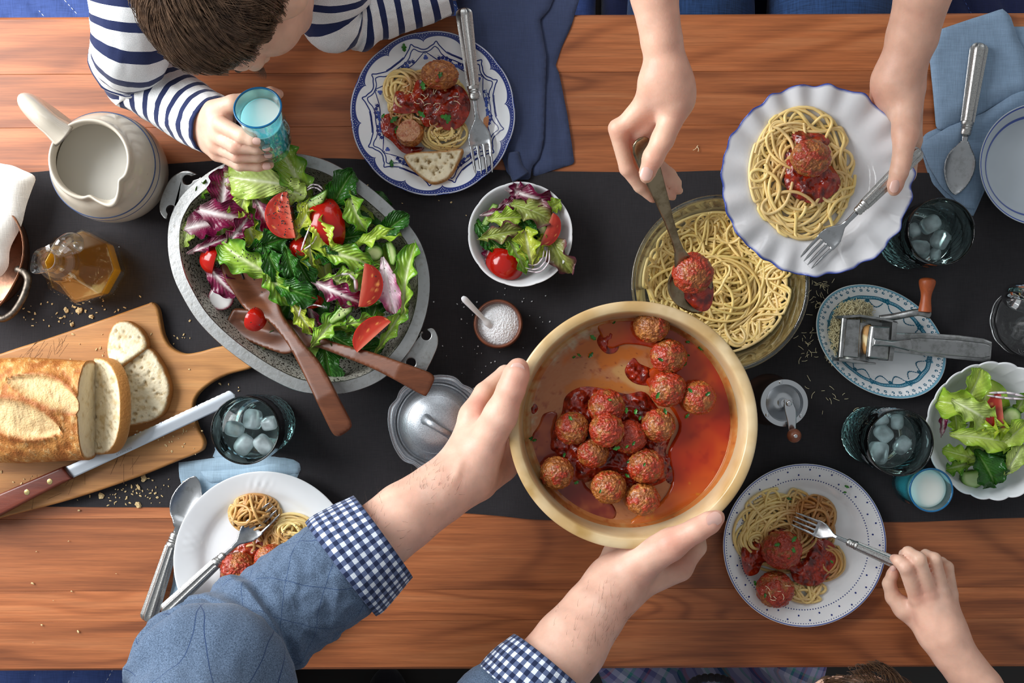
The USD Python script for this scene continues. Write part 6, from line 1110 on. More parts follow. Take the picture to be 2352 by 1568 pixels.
def leaf(kind, px, py, h, yaw, Lp, Wp, label, seed, bend=.6, cup=.5, pitch=0, roll=0, ruf=1.0, group=None, nu=54, nv=31, name=None):
    cb, cm, ce, cr, rw, po, sav, rf = KIND[kind]; rng = np.random.default_rng(seed); Lm, Wm = S(Lp, h), S(Wp, h)
    u = np.linspace(0, 1, nu)[:, None] + np.zeros((1, nv)); w = np.linspace(-1, 1, nv)[None] + np.zeros((nu, 1))
    out = (np.sin(np.pi * np.clip(.04 + .955 * u, 0, 1) ** 1.25) ** po) * (.36 + .64 * u ** .6) * (1 + .05 * np.sin(u * 21 + rng.uniform(0, 6) + 2 * w) + .05 * nz(np.column_stack([(u * 9).ravel(), (w * .6 + 7).ravel()]), seed).reshape(u.shape)); out /= out.max()
    x = (u - .5) * Lm; y = w * out * Wm / 2; aw = np.abs(w)
    sl = (u * 1.0 - .55 * aw * Wm / Lm * 1.2) * 9 + .25 * np.sin(w * 5); tri = np.abs((sl % 1) - .5) * 2
    nn = nz(np.column_stack([(x * 95).ravel(), (y * 95).ravel()]), seed + 3).reshape(u.shape); n2 = nz(np.column_stack([(x * 260).ravel(), (y * 260).ravel()]), seed + 4).reshape(u.shape)
    z = sav * (tri ** .7) * sstep(.03, .3, aw) * 1.1 + sav * 1.1 * nn * sstep(.0, .3, aw) + sav * .35 * n2; z -= sav * 1.2 * np.exp(-(aw / (rw + .03)) ** 2)
    z += ruf * rf * aw ** 2.4 * (np.sin(2 * np.pi * (u * rng.uniform(2.6, 4.2)) + rng.uniform(0, 6) + np.sign(w) * 1.3) + .8 * nz(np.column_stack([(u * 12).ravel(), (w * 1.5).ravel()]), seed + 9).reshape(u.shape))
    kc = cup * 1.5 / (Wm / 2); ph = y * kc; Yc = np.sin(ph) / kc if cup else y; Zc = (1 - np.cos(ph)) / kc if cup else 0 * y; ny, nz_ = -np.sin(ph), np.cos(ph); Y = Yc + ny * z; Z = Zc + nz_ * z
    kb = -bend * 1.6 / Lm; tb = x * kb; 
    if abs(bend) > 1e-3: X = np.sin(tb) / kb - np.sin(tb) * Z; Z = (1 - np.cos(tb)) / kb + np.cos(tb) * Z
    else: X = x
    v = np.stack([X, Y, Z], -1).reshape(-1, 3); v -= v.mean(0)
    rib = np.exp(-(aw / (rw * (1.15 - .85 * u) + .012)) ** 2); vein = np.exp(-(tri / .16) ** 2) * sstep(1.05, .2, aw + .3 * u)
    c = mixc(lin(cb), lin(cm), sstep(.05, .55, u * .7 + aw * .5 + .2 * nn)); c = mixc(c, lin(ce), sstep(.55, 1.05, aw * .75 + u * .45 + .25 * nn)); 
    if kind == 'pink': c = mixc(c, lin('#8e2458'), sstep(.3, .6, n2 + .3 * nn) * .7)
    if kind == 'radicchio': c = mixc(c, lin(cr), np.clip(vein ** 2 * .7 * sstep(.8, .25, aw) + .3 * sstep(.45, 0, u), 0, 1))
    else: c = mixc(c, lin(cr), vein * .38)
    c = mixc(c, lin(cr), np.clip(rib * (1.15 - .55 * u), 0, 1)); c = c * (1 + .10 * n2 + .10 * nn)[..., None]
    f = grid_faces(nu, nv); nr = usdkit.meshkit.arrays((v, f), True)[2]; n0 = len(v); bd = np.concatenate([np.arange(nv), np.arange(1, nu) * nv + nv - 1, (nu - 1) * nv + np.arange(nv - 2, -1, -1), np.arange(nu - 2, 0, -1) * nv]); nx2 = np.roll(bd, -1)
    F = np.vstack([f, f[:, ::-1] + n0, np.stack([bd, bd + n0, nx2], 1), np.stack([nx2, bd + n0, nx2 + n0], 1)]); c = np.clip(c.reshape(-1, 3), .002, 1)
    return solo(name or {'radicchio': 'radicchio_leaf', 'pink': 'radicchio_leaf', 'spinach': 'spinach_leaf', 'romaine': 'romaine_leaf', 'yellow': 'romaine_leaf'}.get(kind, 'lettuce_leaf'), place((np.vstack([v, v - nr * .0005]), F), P(px, py, h), yaw, pitch, roll), 'salad_leaf', label, 'salad leaf', group, col=np.vstack([c, c]))
def wedge(px, py, h, yaw, Lp, Wp, label, face=True, pitch=0, roll=0, seed=0, half=40):
    "tomato wedge: a lune of skin and two cut faces meeting at an edge; face=True shows a cut side"
    Lm, R = S(Lp, h), S(Lp, h) / 2; n, m = 25, 17; t = np.linspace(.0, np.pi, n); a = np.radians(np.linspace(-half, half, m)); T, A = np.meshgrid(t, a, indexing='ij'); r = R * np.sin(T) ** .85 * S(Wp, h) / (Lm / 2) * .95
    sk = np.stack([-R * np.cos(T), r * np.sin(A), -r * np.cos(A)], -1).reshape(-1, 3); V, F, C = [sk], [grid_faces(n, m)], [np.broadcast_to(lin('#a5150a'), (n * m, 3))]; o = n * m
    for s in (-1, 1):
        g = np.linspace(0, 1, 15); T2, G = np.meshgrid(t, g, indexing='ij'); al = math.radians(half) * s; r2 = R * np.sin(T2) ** .85 * S(Wp, h) / (Lm / 2) * .95 * G; q = np.stack([-R * np.cos(T2), r2 * math.sin(al), -r2 * math.cos(al)], -1).reshape(-1, 3)
        gg = G.ravel(); nn = nz(q * 260, seed + 3); cc = mixc(lin('#a33020'), lin('#83190c'), sstep(.35, .75, gg + .15 * nn)); seedm = sstep(.25, .5, nn) * sstep(.4, .5, gg) * sstep(.86, .8, gg); cc = mixc(cc, lin('#d98f4c'), seedm * .8); cc = mixc(cc, lin('#d07a62'), sstep(.3, .0, gg) * .6); cc = mixc(cc, lin('#a5150a'), sstep(.93, .97, gg))
        q[:, 1] += s * -.0006 * nn; V.append(q); F.append((grid_faces(n, 15)[:, ::-1] if s > 0 else grid_faces(n, 15)) + o); C.append(cc); o += len(q)
    v, f = np.vstack(V), np.vstack(F); v = v + [0, 0, R * .45]
    return solo('tomato_wedge', place((v, f), P(px, py, h), yaw, pitch, roll if face else 180 + roll), 'tomato', label, 'tomato', col=np.vstack(C))
def cuke(polypx, h, th, label, pitch=0, roll=0, seed=0, skin=.0016):
    pg = Polygon(PL(polypx, h)).buffer(-.001).buffer(.001); c0 = np.array(pg.centroid.coords[0]); v, f, (xy, d) = sheet(pg, .0014, lambda x, y, d: 0 * x + .0004 * nz(np.column_stack([x, y]) * 300, seed) - .0012 * (1 - np.clip(d / .002, 0, 1)) ** 2, th)
    n = nz(v * 260, seed); c = mixc(lin('#7fa648'), lin('#c6d894'), sstep(skin, skin + .0035, d)); c = mixc(c, lin('#dbe4b4'), sstep(.009, .013, d + .001 * n)); c = mixc(lin('#33601c'), c, sstep(skin * .4, skin, d)); lowm = np.arange(len(v)) >= len(v) // 2
    v = v - (*c0, 0); R = rot([1, 0, 0], roll) @ rot([0, 1, 0], pitch); k = P(0, 0, h); return solo('cucumber_slice', (v @ R.T + (*c0, k[2]), f), 'cucumber', label, 'cucumber', col=c)
def onion(ptss, h, label, w=.0045):
    V, F, C, o = [], [], [], 0
    for i, pts in enumerate(ptss):
        p = np.array([P(x, y, h + .001 * i + .002 * math.sin(k)) for k, (x, y) in enumerate(catmull(pts, 26))]); v, f = tube(p, np.interp(np.linspace(0, 1, 26), [0, .1, .9, 1], [.3, 1, 1, .3]) * w / 2, 12, flat=(.42, 1)); side = np.tile(np.cos(np.linspace(0, 2 * np.pi, 12, endpoint=False)), 26); side = np.append(side, [0, 0])
        C.append(mixc(lin('#e3d6dc'), lin('#8c5a86'), sstep(.55, .95, side))); V.append(v); F.append(f + o); o += len(v)
    return solo('onion_slice', (np.vstack(V), np.vstack(F)), 'onion', label, 'red onion', col=np.vstack(C))
def disc(cx, cy, r, n=30, a0=0, a1=360): return [(cx + r * math.cos(math.radians(a)), cy - r * math.sin(math.radians(a))) for a in np.linspace(a0, a1, n, endpoint=(a1 - a0) < 360)]
TL = [  # kind px py h yaw L W label bend cup pitch roll ruffle
    ('romaine', 678, 402, .088, 118, 150, 92, 'dark green romaine leaf sticking up right behind the boy\'s glass', .9, .7, -8, 0, 1), ('spinach', 640, 392, .075, 60, 90, 60, 'small dark leaf tucked just below the boy\'s glass', .5, .3, 0, 0, 1),
    ('pale', 592, 415, .094, 172, 158, 100, 'broad pale lettuce leaf just below the boy\'s fingers', .7, .35, 5, -8, .8), ('redleaf', 548, 402, .082, 200, 90, 70, 'reddish brown tinged leaf under the boy\'s little finger', .4, .3, 0, 0, .8), ('pale', 664, 434, .092, -25, 82, 62, 'crinkled cream coloured leaf tip dusted with pepper', .3, .4, 0, 0, 1.2), ('butter', 552, 478, .085, 250, 100, 62, 'yellow green leaf hanging below the broad pale leaf', .6, .5, 12, 0, 1),
    ('radicchio', 513, 440, .080, 80, 112, 76, 'radicchio leaf with thick white rib at the upper left of the tray', .6, .4, -10, 10, .8), ('radicchio', 505, 492, .086, -12, 128, 84, 'folded radicchio leaf with white ribs left of the heap', .9, .6, 0, 8, 1.1), ('radicchio', 462, 515, .075, 12, 84, 92, 'white ribbed radicchio base at the far left of the heap', .5, .6, 6, -12, .6), ('radicchio', 545, 530, .090, 48, 112, 44, 'thin curled magenta radicchio strip left of the middle', 1.0, .9, -10, 20, 1.2), ('radicchio', 480, 562, .078, 22, 110, 34, 'narrow wavy radicchio leaf at the lower left edge of the heap', .5, .5, 0, 0, 1.4), ('radicchio', 503, 640, .062, -48, 110, 58, 'radicchio leaf left of the wooden fork head', .5, .35, 0, 10, .7),
    ('romaine', 478, 428, .068, 220, 70, 40, 'little green leaf poking out at the upper left rim', .4, .4, 0, 0, 1), ('pale', 432, 530, .066, 240, 80, 48, 'pale green leaf touching the left wall of the tray', .5, .5, 0, 10, .7), ('radicchio', 606, 495, .088, -62, 112, 48, 'dark upright radicchio leaf left of the peppered tomato', .9, .8, 0, -10, .8), ('yellow', 570, 520, .084, -70, 110, 56, 'yellowish leaf beside the curled magenta strip', .6, .6, 0, 0, 1), ('romaine', 563, 598, .092, 148, 150, 84, 'light romaine leaf with broad peppered rib above the wooden fork', .8, .6, 0, -6, 1.1), ('spinach', 612, 560, .090, 20, 100, 60, 'dark frilled leaf just above the peppered rib', .8, .7, 0, 10, 1.6), ('spinach', 625, 602, .094, -65, 110, 62, 'crumpled green leaf in the centre left of the tray', 1.0, .8, 0, 0, 1.2), ('spinach', 665, 605, .096, -75, 90, 52, 'glossy spinach leaf right of the crumpled one', .7, .6, 0, 0, .9),
    ('spinach', 690, 610, .086, -60, 110, 66, 'dark glossy spinach leaf in the centre of the tray', .6, .5, 0, 0, .9), ('spinach', 676, 668, .094, -20, 112, 78, 'big dark puckered leaf right of the wooden fork head', .9, .7, 0, 0, 1.2), ('romaine', 632, 648, .090, -60, 130, 64, 'green leaf hugging the right edge of the fork head', .9, .6, 0, 0, 1), ('yellow', 700, 500, .092, 62, 115, 48, 'narrow yellow green leaf with white stalk above the centre', .8, .7, 0, -10, 1.3), ('yellow', 738, 528, .095, -68, 130, 72, 'bright yellow green leaf folded over the red tomato', 1.0, .8, 0, 8, 1.3), ('yellow', 712, 580, .088, -85, 90, 40, 'thin yellow leaf strip below the folded bright leaf', .6, .6, 0, 0, 1.2),
    ('spinach', 782, 438, .085, 60, 112, 78, 'very dark leaf at the upper right by the tray rim', .8, .6, -5, 0, 1.2), ('romaine', 815, 482, .090, -68, 118, 58, 'crumpled green romaine leaf below the very dark one', 1.1, .9, 0, 10, 1.4), ('spinach', 762, 480, .080, -80, 110, 50, 'dark leaf stem side right of the cucumber half', .5, .5, 0, 0, 1), ('spinach', 900, 518, .082, 35, 92, 62, 'spinach leaf rising over the right rim', .5, .55, -10, 0, .6), ('butter', 862, 548, .084, 18, 130, 50, 'curled smooth green leaf left of the rim spinach', .9, .9, 0, -25, 1.4), ('spinach', 800, 545, .078, 10, 90, 60, 'bluish dark leaf deep in the right half', .4, .4, 0, 0, .8), ('romaine', 790, 588, .092, -15, 140, 66, 'long green romaine leaf crossing the right centre', .9, .7, 0, -8, 1), ('spinach', 745, 585, .090, -25, 80, 58, 'rolled dark green leaf end at the centre', .9, 1.0, 0, 0, .9),
    ('romaine', 800, 628, .088, 14, 150, 36, 'frilly bright leaf edge right of the centre', .6, .5, 0, 10, 1.8), ('romaine', 932, 645, .084, 82, 190, 70, 'long romaine leaf standing along the right wall', .7, .8, 0, -18, .9), ('pink', 892, 655, .088, -78, 140, 56, 'pale pink speckled radicchio leaf at the right', .7, .4, 0, 0, .6), ('radicchio', 775, 672, .092, -24, 140, 58, 'crumpled radicchio leaf right of the big dark leaf', 1.0, .8, 0, 0, 1.3), ('radicchio', 722, 738, .070, -70, 80, 40, 'dark radicchio leaf between the servers and the cucumber', .6, .6, 0, 0, 1), ('yellow', 692, 728, .076, -55, 90, 42, 'pale yellow leaf above the crossing of the servers', .6, .5, 0, 0, 1.2), ('romaine', 752, 752, .084, 48, 130, 54, 'bright romaine leaf below the cucumber spear', .8, .7, 0, 0, 1.2), ('romaine', 822, 738, .084, 12, 130, 36, 'curved green leaf above the lower tomato wedge', .9, .8, 0, 12, 1.1),
    ('spinach', 788, 786, .074, -30, 100, 70, 'dark leaf just above the spoon handle', .6, .5, 0, 0, 1), ('spinach', 752, 838, .058, -82, 110, 84, 'dark leaf hanging below the server handles', .5, .5, 12, 0, 1), ('romaine', 900, 752, .080, 58, 150, 40, 'pale ribbed romaine leaf at the lower right wall', .8, .8, 0, 12, .8), ('spinach', 838, 800, .056, 10, 90, 60, 'dark leaf under the lower tomato wedge', .4, .4, 0, 0, 1), ('pale', 588, 800, .045, 10, 40, 24, 'scrap of pale leaf below the wooden spoon', .3, .3, 0, 0, .6), ('yellow', 830, 605, .080, 60, 44, 30, 'tiny pale frill right of centre', .4, .5, 0, 0, 1.6), ('pale', 785, 648, .092, -20, 40, 36, 'small crinkled cream leaf near the standing tomato', .5, .6, 0, 0, 1.4)]
# bed of leaves under the heap
rng = np.random.default_rng(21); k = 0; free = list(range(len(TL)))
while k < 24:
    x, y = rng.uniform(480, 930), rng.uniform(430, 820)
    if ((x - 715) / 215) ** 2 + ((y - 610) / 190) ** 2 > 1 or (x < 640 and y > 640): continue
    kd_ = ['romaine', 'spinach', 'spinach', 'romaine', 'butter'][k % 5]; j = min(free, key=lambda i: (TL[i][1] - x) ** 2 + (TL[i][2] - y) ** 2); free.remove(j)
    leaf(kd_, x, y, rng.uniform(.03, .055), rng.uniform(0, 360), rng.uniform(110, 150), rng.uniform(75, 100), ' '.join(('leaf buried under the ' + TL[j][7]).split()[:16]), 400 + k, rng.uniform(.2, .8), rng.uniform(.1, .5), rng.uniform(-15, 15), rng.uniform(-15, 15), 1, 'buried leaves of the tray salad', 34, 21, 'buried_leaf'); k += 1
for i, (kd_, x, y, h, yw, l, w, lb, be_, cu, pi_, ro, ru) in enumerate(TL): leaf(kd_, x, y, h, yw, l, w, lb, 500 + 3 * i, be_, cu, pi_, ro, ru)
wedge(656, 497, .094, 100, 108, 66, 'peppered tomato wedge with its cut face up near the top of the tray', True, 0, 42); wedge(752, 512, .086, 105, 130, 62, 'large red tomato piece half under the folded bright leaf', False, 0, 10); wedge(846, 657, .094, 82, 100, 52, 'tomato wedge standing upright at the right of the tray', True, 0, -38, 3); wedge(850, 762, .086, 42, 104, 46, 'tomato wedge lying at the lower right of the tray', True, 0, 45, 4); wedge(486, 594, .070, 75, 70, 40, 'tomato piece at the left beside the fork head tip', False, 0, -30); wedge(585, 733, .072, 60, 56, 40, 'tomato tip resting on the wooden spoon', False, 10, 20); wedge(692, 572, .078, 20, 66, 40, 'deep red tomato piece below the centre top', False, 0, 0); wedge(712, 688, .080, -10, 60, 30, 'small tomato piece by the onion strips', False, 0, 20)
cuke([(694, 470), (702, 480), (722, 480), (742, 466), (752, 446), (753, 433), (745, 438), (715, 455), (698, 462)], .095, .006, 'half cucumber slice with pepper near the top of the tray', -8, 18, 1); cuke([(884, 556), (898, 552), (909, 570), (913, 592), (906, 612), (896, 608), (890, 585)], .082, .006, 'half cucumber slice by the right wall of the tray', 0, 0, 2); cuke(disc(860, 583, 21, 24), .084, .009, 'round cucumber piece right of centre', 10, 35, 3); cuke([(752, 738), (765, 722), (790, 694), (803, 690), (811, 700), (808, 716), (785, 734), (760, 747)], .092, .010, 'peppered cucumber spear in the lower half of the tray', 0, 15, 4); cuke(disc(508, 683, 29, 30), .050, .003, 'x', 0, 0, 5)
stage.RemovePrim('/World/cucumber_slice_004')
pg = Point(*P(508, 683, .048)[:2]).buffer(S(29, .048)); v, f, (xy, d) = sheet(pg, .002, lambda x, y, d: TOP + .05 - .0012 * (1 - np.clip(d / .002, 0, 1)) ** 2, .0028); solo('radish_slice', (v, f), 'onion', 'round white radish slice with pink rim left of the servers', 'radish', col=mixc(lin('#b8365c'), lin('#e9e6e4'), sstep(.0006, .0022, d)))
onion([[(706, 432), (716, 424), (732, 426), (742, 436)], [(704, 438), (716, 431), (730, 433), (738, 440)]], .088, 'red onion strips above the cucumber half'); onion([[(692, 575), (700, 550), (712, 520)], [(700, 572), (716, 560), (728, 540)]], .097, 'white onion strips crossing the top centre'); onion([[(668, 690), (690, 700), (686, 726)], [(700, 708), (718, 700), (745, 705)]], .088, 'red onion strips right of the fork handle'); onion([[(770, 632), (795, 628), (815, 642), (818, 668)]], .084, 'curved purple onion layer near the standing tomato', .012); onion([[(905, 690), (912, 700), (918, 680), (922, 662)]], .08, 'onion curl beside the pink leaf')
rng = np.random.default_rng(5); sp = [P(x, y, .1035 if y < 560 else .1) for x, y in np.vstack([rng.normal((655, 500), (22, 30), (70, 2)), rng.normal((668, 440), (22, 18), (30, 2)), rng.normal((570, 575), (18, 14), (40, 2)), rng.normal((720, 460), (22, 12), (24, 2)), rng.normal((785, 715), (14, 16), (26, 2)), rng.uniform((520, 430), (900, 760), (60, 2)), rng.normal((842, 640), (10, 22), (16, 2))])]; bits('black_pepper', sp, 22, 'coarse black pepper sprinkled over the tray salad', 'pepper', 'pepper', (.0004, .0009))
SB = [('radicchio', 1218, 452, .046, -18, 118, 56, 'crumpled radicchio leaf at the top of the small side bowl', .9, .8, 0, 0, 1.4), ('radicchio', 1186, 440, .044, 80, 50, 36, 'white and magenta radicchio curl at the side bowl\'s upper edge', .6, .7, 0, 0, 1), ('radicchio', 1142, 487, .046, 10, 84, 26, 'narrow white edged radicchio strip at the side bowl\'s left', .5, .5, 0, 0, .8), ('radicchio', 1170, 468, .044, 15, 60, 34, 'dark pointed radicchio piece above the lettuce in the side bowl', .4, .4, 0, 0, .6), ('redleaf', 1222, 484, .052, -22, 112, 66, 'lettuce leaf with mauve underside across the side bowl\'s upper right', .8, .5, 0, -10, 1), ('butter', 1268, 474, .046, 30, 46, 36, 'small green leaf tip right of the mauve leaf', .4, .4, 0, 0, 1), ('spinach', 1118, 540, .038, -50, 120, 56, 'dark green leaf along the left wall of the side bowl', .7, .8, 0, 15, .8), ('butter', 1160, 500, .050, 5, 86, 50, 'bright curled lettuce at the left centre of the side bowl', .8, .7, 0, 0, 1.4), ('redleaf', 1150, 536, .053, 12, 110, 50, 'brown edged lettuce leaf over the middle of the side bowl', .9, .6, 0, 0, 1.2), ('spinach', 1217, 524, .046, -55, 66, 40, 'glossy dark leaf in the middle of the side bowl', .6, .6, 0, 0, .8), ('romaine', 1185, 580, .054, -60, 112, 40, 'light green romaine rib slanting down the side bowl', .7, .9, 0, -15, .8), ('yellow', 1212, 565, .056, 100, 84, 66, 'crinkled yellow lettuce heart in the side bowl\'s centre', .6, .8, 0, 0, 1), ('yellow', 1236, 575, .048, 70, 80, 46, 'yellow frill behind the lettuce heart in the side bowl', .6, .6, 0, 0, 1.6), ('redleaf', 1280, 575, .044, -62, 128, 62, 'purple edged leaf along the right wall of the side bowl', .8, .6, 0, 15, 1.2), ('romaine', 1150, 570, .036, -40, 110, 60, 'green leaf under the tomato in the side bowl', .5, .5, 0, 0, 1), ('radicchio', 1120, 583, .034, 80, 40, 26, 'dark frilled radicchio bit by the big tomato', .4, .4, 0, 0, 1.4), ('spinach', 1200, 520, .026, 20, 150, 110, 'broad green leaf lining the bottom of the side bowl', .2, .3, 0, 0, .6)]
for i, (kd_, x, y, h, yw, l, w, lb, be_, cu, pi_, ro, ru) in enumerate(SB): leaf(kd_, x, y, h, yw, l, w, lb, 800 + 3 * i, be_, cu, pi_, ro, ru, None, 44, 27)
wedge(1159, 606, .036, -28, 92, 52, 'big glossy tomato wedge, skin up, at the bottom of the side bowl', False, 0, 5); wedge(1267, 532, .046, 68, 80, 34, 'tomato wedge with cut side showing at the right of the side bowl', True, 0, -50, 5)
cuke([(1110, 505), (1102, 520), (1118, 522), (1132, 502), (1146, 470), (1132, 466), (1122, 480)], .044, .006, 'cucumber stick at the left of the side bowl', 0, 0, 6); cuke(disc(1244, 530, 16, 24), .044, .008, 'round cucumber slice behind the tomato of the side bowl', 0, 20, 7)
onion([[(1206, 615), (1232, 618), (1252, 600), (1258, 566)], [(1208, 606), (1230, 608), (1246, 592), (1250, 568)], [(1212, 622), (1240, 624), (1260, 602), (1262, 575)]], .05, 'stacked red onion arcs at the lower right of the side bowl')
FB = [('butter', 2208, 930, .056, 170, 112, 92, 'crumpled yellow green lettuce leaf at the upper left of the fluted bowl', 1.1, .9, 0, 0, 1.4), ('butter', 2236, 892, .052, 62, 104, 70, 'pointed bright lettuce leaf at the top of the fluted bowl', .6, .4, 0, 10, .7), ('pale', 2236, 945, .064, -30, 110, 76, 'pale lettuce heart leaf in the fluted bowl', .9, .7, 0, 0, 1.1), ('butter', 2196, 962, .052, -80, 60, 52, 'small bright leaf lobe on the left of the fluted bowl', .6, .6, 0, 0, 1.2), ('butter', 2258, 1006, .064, -8, 150, 70, 'wide lettuce leaf across the middle of the fluted bowl', .8, .5, 0, -10, 1.2), ('butter', 2326, 1000, .060, 40, 90, 60, 'lettuce leaf tip reaching right in the fluted bowl', .5, .4, 0, 0, .8), ('butter', 2210, 1045, .048, 165, 90, 46, 'lettuce leaf at the lower left of the fluted bowl', .6, .6, 0, 0, 1.2), ('romaine', 2204, 1070, .046, 195, 60, 40, 'small curled leaf by the lower left wall of the fluted bowl', .7, .7, 0, 0, 1.2), ('spinach', 2268, 1075, .056, -60, 100, 92, 'dark spinach leaf at the bottom of the fluted bowl', .8, .6, 0, 0, 1), ('spinach', 2300, 1052, .054, -20, 90, 64, 'second dark spinach leaf at the bottom right of the fluted bowl', .6, .5, 0, 0, 1), ('pale', 2330, 1055, .06, 60, 84, 52, 'pale flat lettuce piece at the lower right of the fluted bowl', .3, .3, 0, 0, .6), ('romaine', 2344, 930, .05, 60, 60, 40, 'green leaf at the right edge of the picture in the fluted bowl', .5, .5, 0, 0, 1), ('romaine', 2270, 1030, .038, 20, 150, 110, 'large leaf lining the fluted bowl', .3, .4, 0, 0, .8), ('butter', 2260, 940, .036, 80, 140, 110, 'broad lettuce leaf low in the fluted bowl', .3, .4, 0, 0, .8), ('radicchio', 2166, 970, .040, 85, 70, 22, 'dark red leaf sliver at the left of the fluted bowl', .4, .5, 0, 0, .6), ('yellow', 2282, 985, .066, 10, 76, 40, 'frilled yellow leaf edge in the middle of the fluted bowl', .5, .5, 0, 0, 2.2)]
for i, (kd_, x, y, h, yw, l, w, lb, be_, cu, pi_, ro, ru) in enumerate(FB): leaf(kd_, x, y, h, yw, l, w, lb, 950 + 3 * i, be_, cu, pi_, ro, ru, None, 44, 27)
wedge(2284, 950, .056, 96, 96, 40, 'tomato wedge in the fluted bowl below the onion', True, 0, 38, 6); cuke(disc(2323, 959, 24, 26), .056, .008, 'round cucumber slice at the right of the fluted bowl', 0, 12, 8); cuke(disc(2236, 1096, 28, 24, 150, 400), .042, .006, 'cucumber slice at the bottom of the fluted bowl', 0, 10, 9); onion([[(2268, 908), (2310, 914), (2352, 916)], [(2272, 902), (2315, 902), (2352, 910)]], .062, 'long pale red onion strips at the top of the fluted bowl', .007)
# ---------------------------------------------------------------- people
M('skin', {'c': ('attribute', {'attribute': 'Cd'}), 't': ('texture_coordinate', {}), 'n': ('noise_texture', {'scale': 420.0, 'detail': 3.0}), 'n2': ('noise_texture', {'scale': 55.0, 'detail': 4.0}), 'm': ('map_range', {'from_min': .3, 'from_max': .7, 'to_min': .88, 'to_max': 1.08}), 'x': ('mix', {'mix_type': 'multiply', 'fac': 1.0}), 'b': ('bump', {'strength': .22, 'distance': .0007}),
  'p': ('principled_bsdf', dict(roughness=.46, specular_ior_level=.4, subsurface_weight=.28, subsurface_scale=.006, subsurface_radius=(1, .35, .2)))}, [('t.object', 'n.vector'), ('t.object', 'n2.vector'), ('n2.fac', 'm.value'), ('c.color', 'x.color1'), ('m.result', 'x.color2'), ('x.color', 'p.base_color'), ('n.fac', 'b.height'), ('b.normal', 'p.normal')])
plain('nail', '#dfae9f', .22, subsurface_weight=.2, subsurface_scale=.003); plain('eye_white', '#ece8e4', .1); plain('eye_dark', '#2a1d15', .1); plain('lip', '#b8705f', .4)
def hairmat(name, a, b): M(name, {'t': ('texture_coordinate', {}), 'm': ('mapping', {'scale': (1, 1, 1)}), 'n': ('noise_texture', {'scale': 95.0, 'detail': 4.0, 'roughness': .7}), 'r': ('rgb_ramp', {'ramp': [(.35, L(a)), (.65, L(b))]}), 'p': ('principled_bsdf', dict(roughness=.34, specular_ior_level=.5))}, [('t.object', 'm.vector'), ('m.vector', 'n.vector'), ('n.fac', 'r.fac'), ('r.color', 'p.base_color')])
hairmat('brown_hair', '#37271c', '#7d624c'); hairmat('dark_hair', '#2a1d15', '#543c28'); plain('scalp', '#4a3524', .7); plain('arm_hair', '#4a3222', .6)
def uvmat(name, build, rough=.85, bump=.25, thread=1500.0):
    "cloth driven by the sleeve primvars u (along) and v (around), both in metres"
    n = {'u': ('attribute', {'attribute': 'u'}), 'v': ('attribute', {'attribute': 'v'}), 't': ('texture_coordinate', {}), 'tw': ('noise_texture', {'scale': thread, 'detail': 2.0}), 'tm': ('map_range', {'from_min': .3, 'from_max': .7, 'to_min': .82, 'to_max': 1.15}), 'tx': ('mix', {'mix_type': 'multiply', 'fac': 1.0}), 'b': ('bump', {'strength': bump, 'distance': .0005}), 'p': ('principled_bsdf', dict(roughness=rough, specular_ior_level=.2, sheen_weight=.15))}
    l = [('t.object', 'tw.vector'), ('tw.fac', 'tm.value'), ('tm.result', 'tx.color2'), ('tx.color', 'p.base_color'), ('tw.fac', 'b.height'), ('b.normal', 'p.normal')]; n2, l2, out = build(); n.update(n2); l += l2 + [(out, 'tx.color1')]; return M(name, n, l)
def b_stripe(): # navy bands on white
    return {'nz': ('noise_texture', {'scale': 14.0, 'detail': 2.0}), 'w': mth('multiply_add', value2=.006), 's': mth('multiply', value2=1 / .0205), 'f': mth('fraction'), 'c': mth('less_than', value2=.37), 'x': ('mix', {'color1': L('#e3e4e4'), 'color2': L('#222c54')})}, [('t.object', 'nz.vector'), ('nz.fac', 'w.value1'), ('u.fac', 'w.value3'), ('w.value', 's.value1'), ('s.value', 'f.value1'), ('f.value', 'c.value1'), ('c.value', 'x.fac')], 'x.color'
def b_gingham():
    n, l = {}, []
    for a in 'uv': n.update({a + 's': mth('multiply', value2=1 / .0098), a + 'f': mth('fraction'), a + 'c': mth('less_than', value2=.5)}); l += [(a + '.fac', a + 's.value1'), (a + 's.value', a + 'f.value1'), (a + 'f.value', a + 'c.value1')]
    n.update({'ad': mth('add'), 'hf': mth('multiply', value2=.5), 'r': ('rgb_ramp', {'ramp': [(0, L('#d3dbe4')), (.5, L('#566384')), (1, L('#1b2644'))]})}); return n, l + [('uc.value', 'ad.value1'), ('vc.value', 'ad.value2'), ('ad.value', 'hf.value1'), ('hf.value', 'r.fac')], 'r.color'
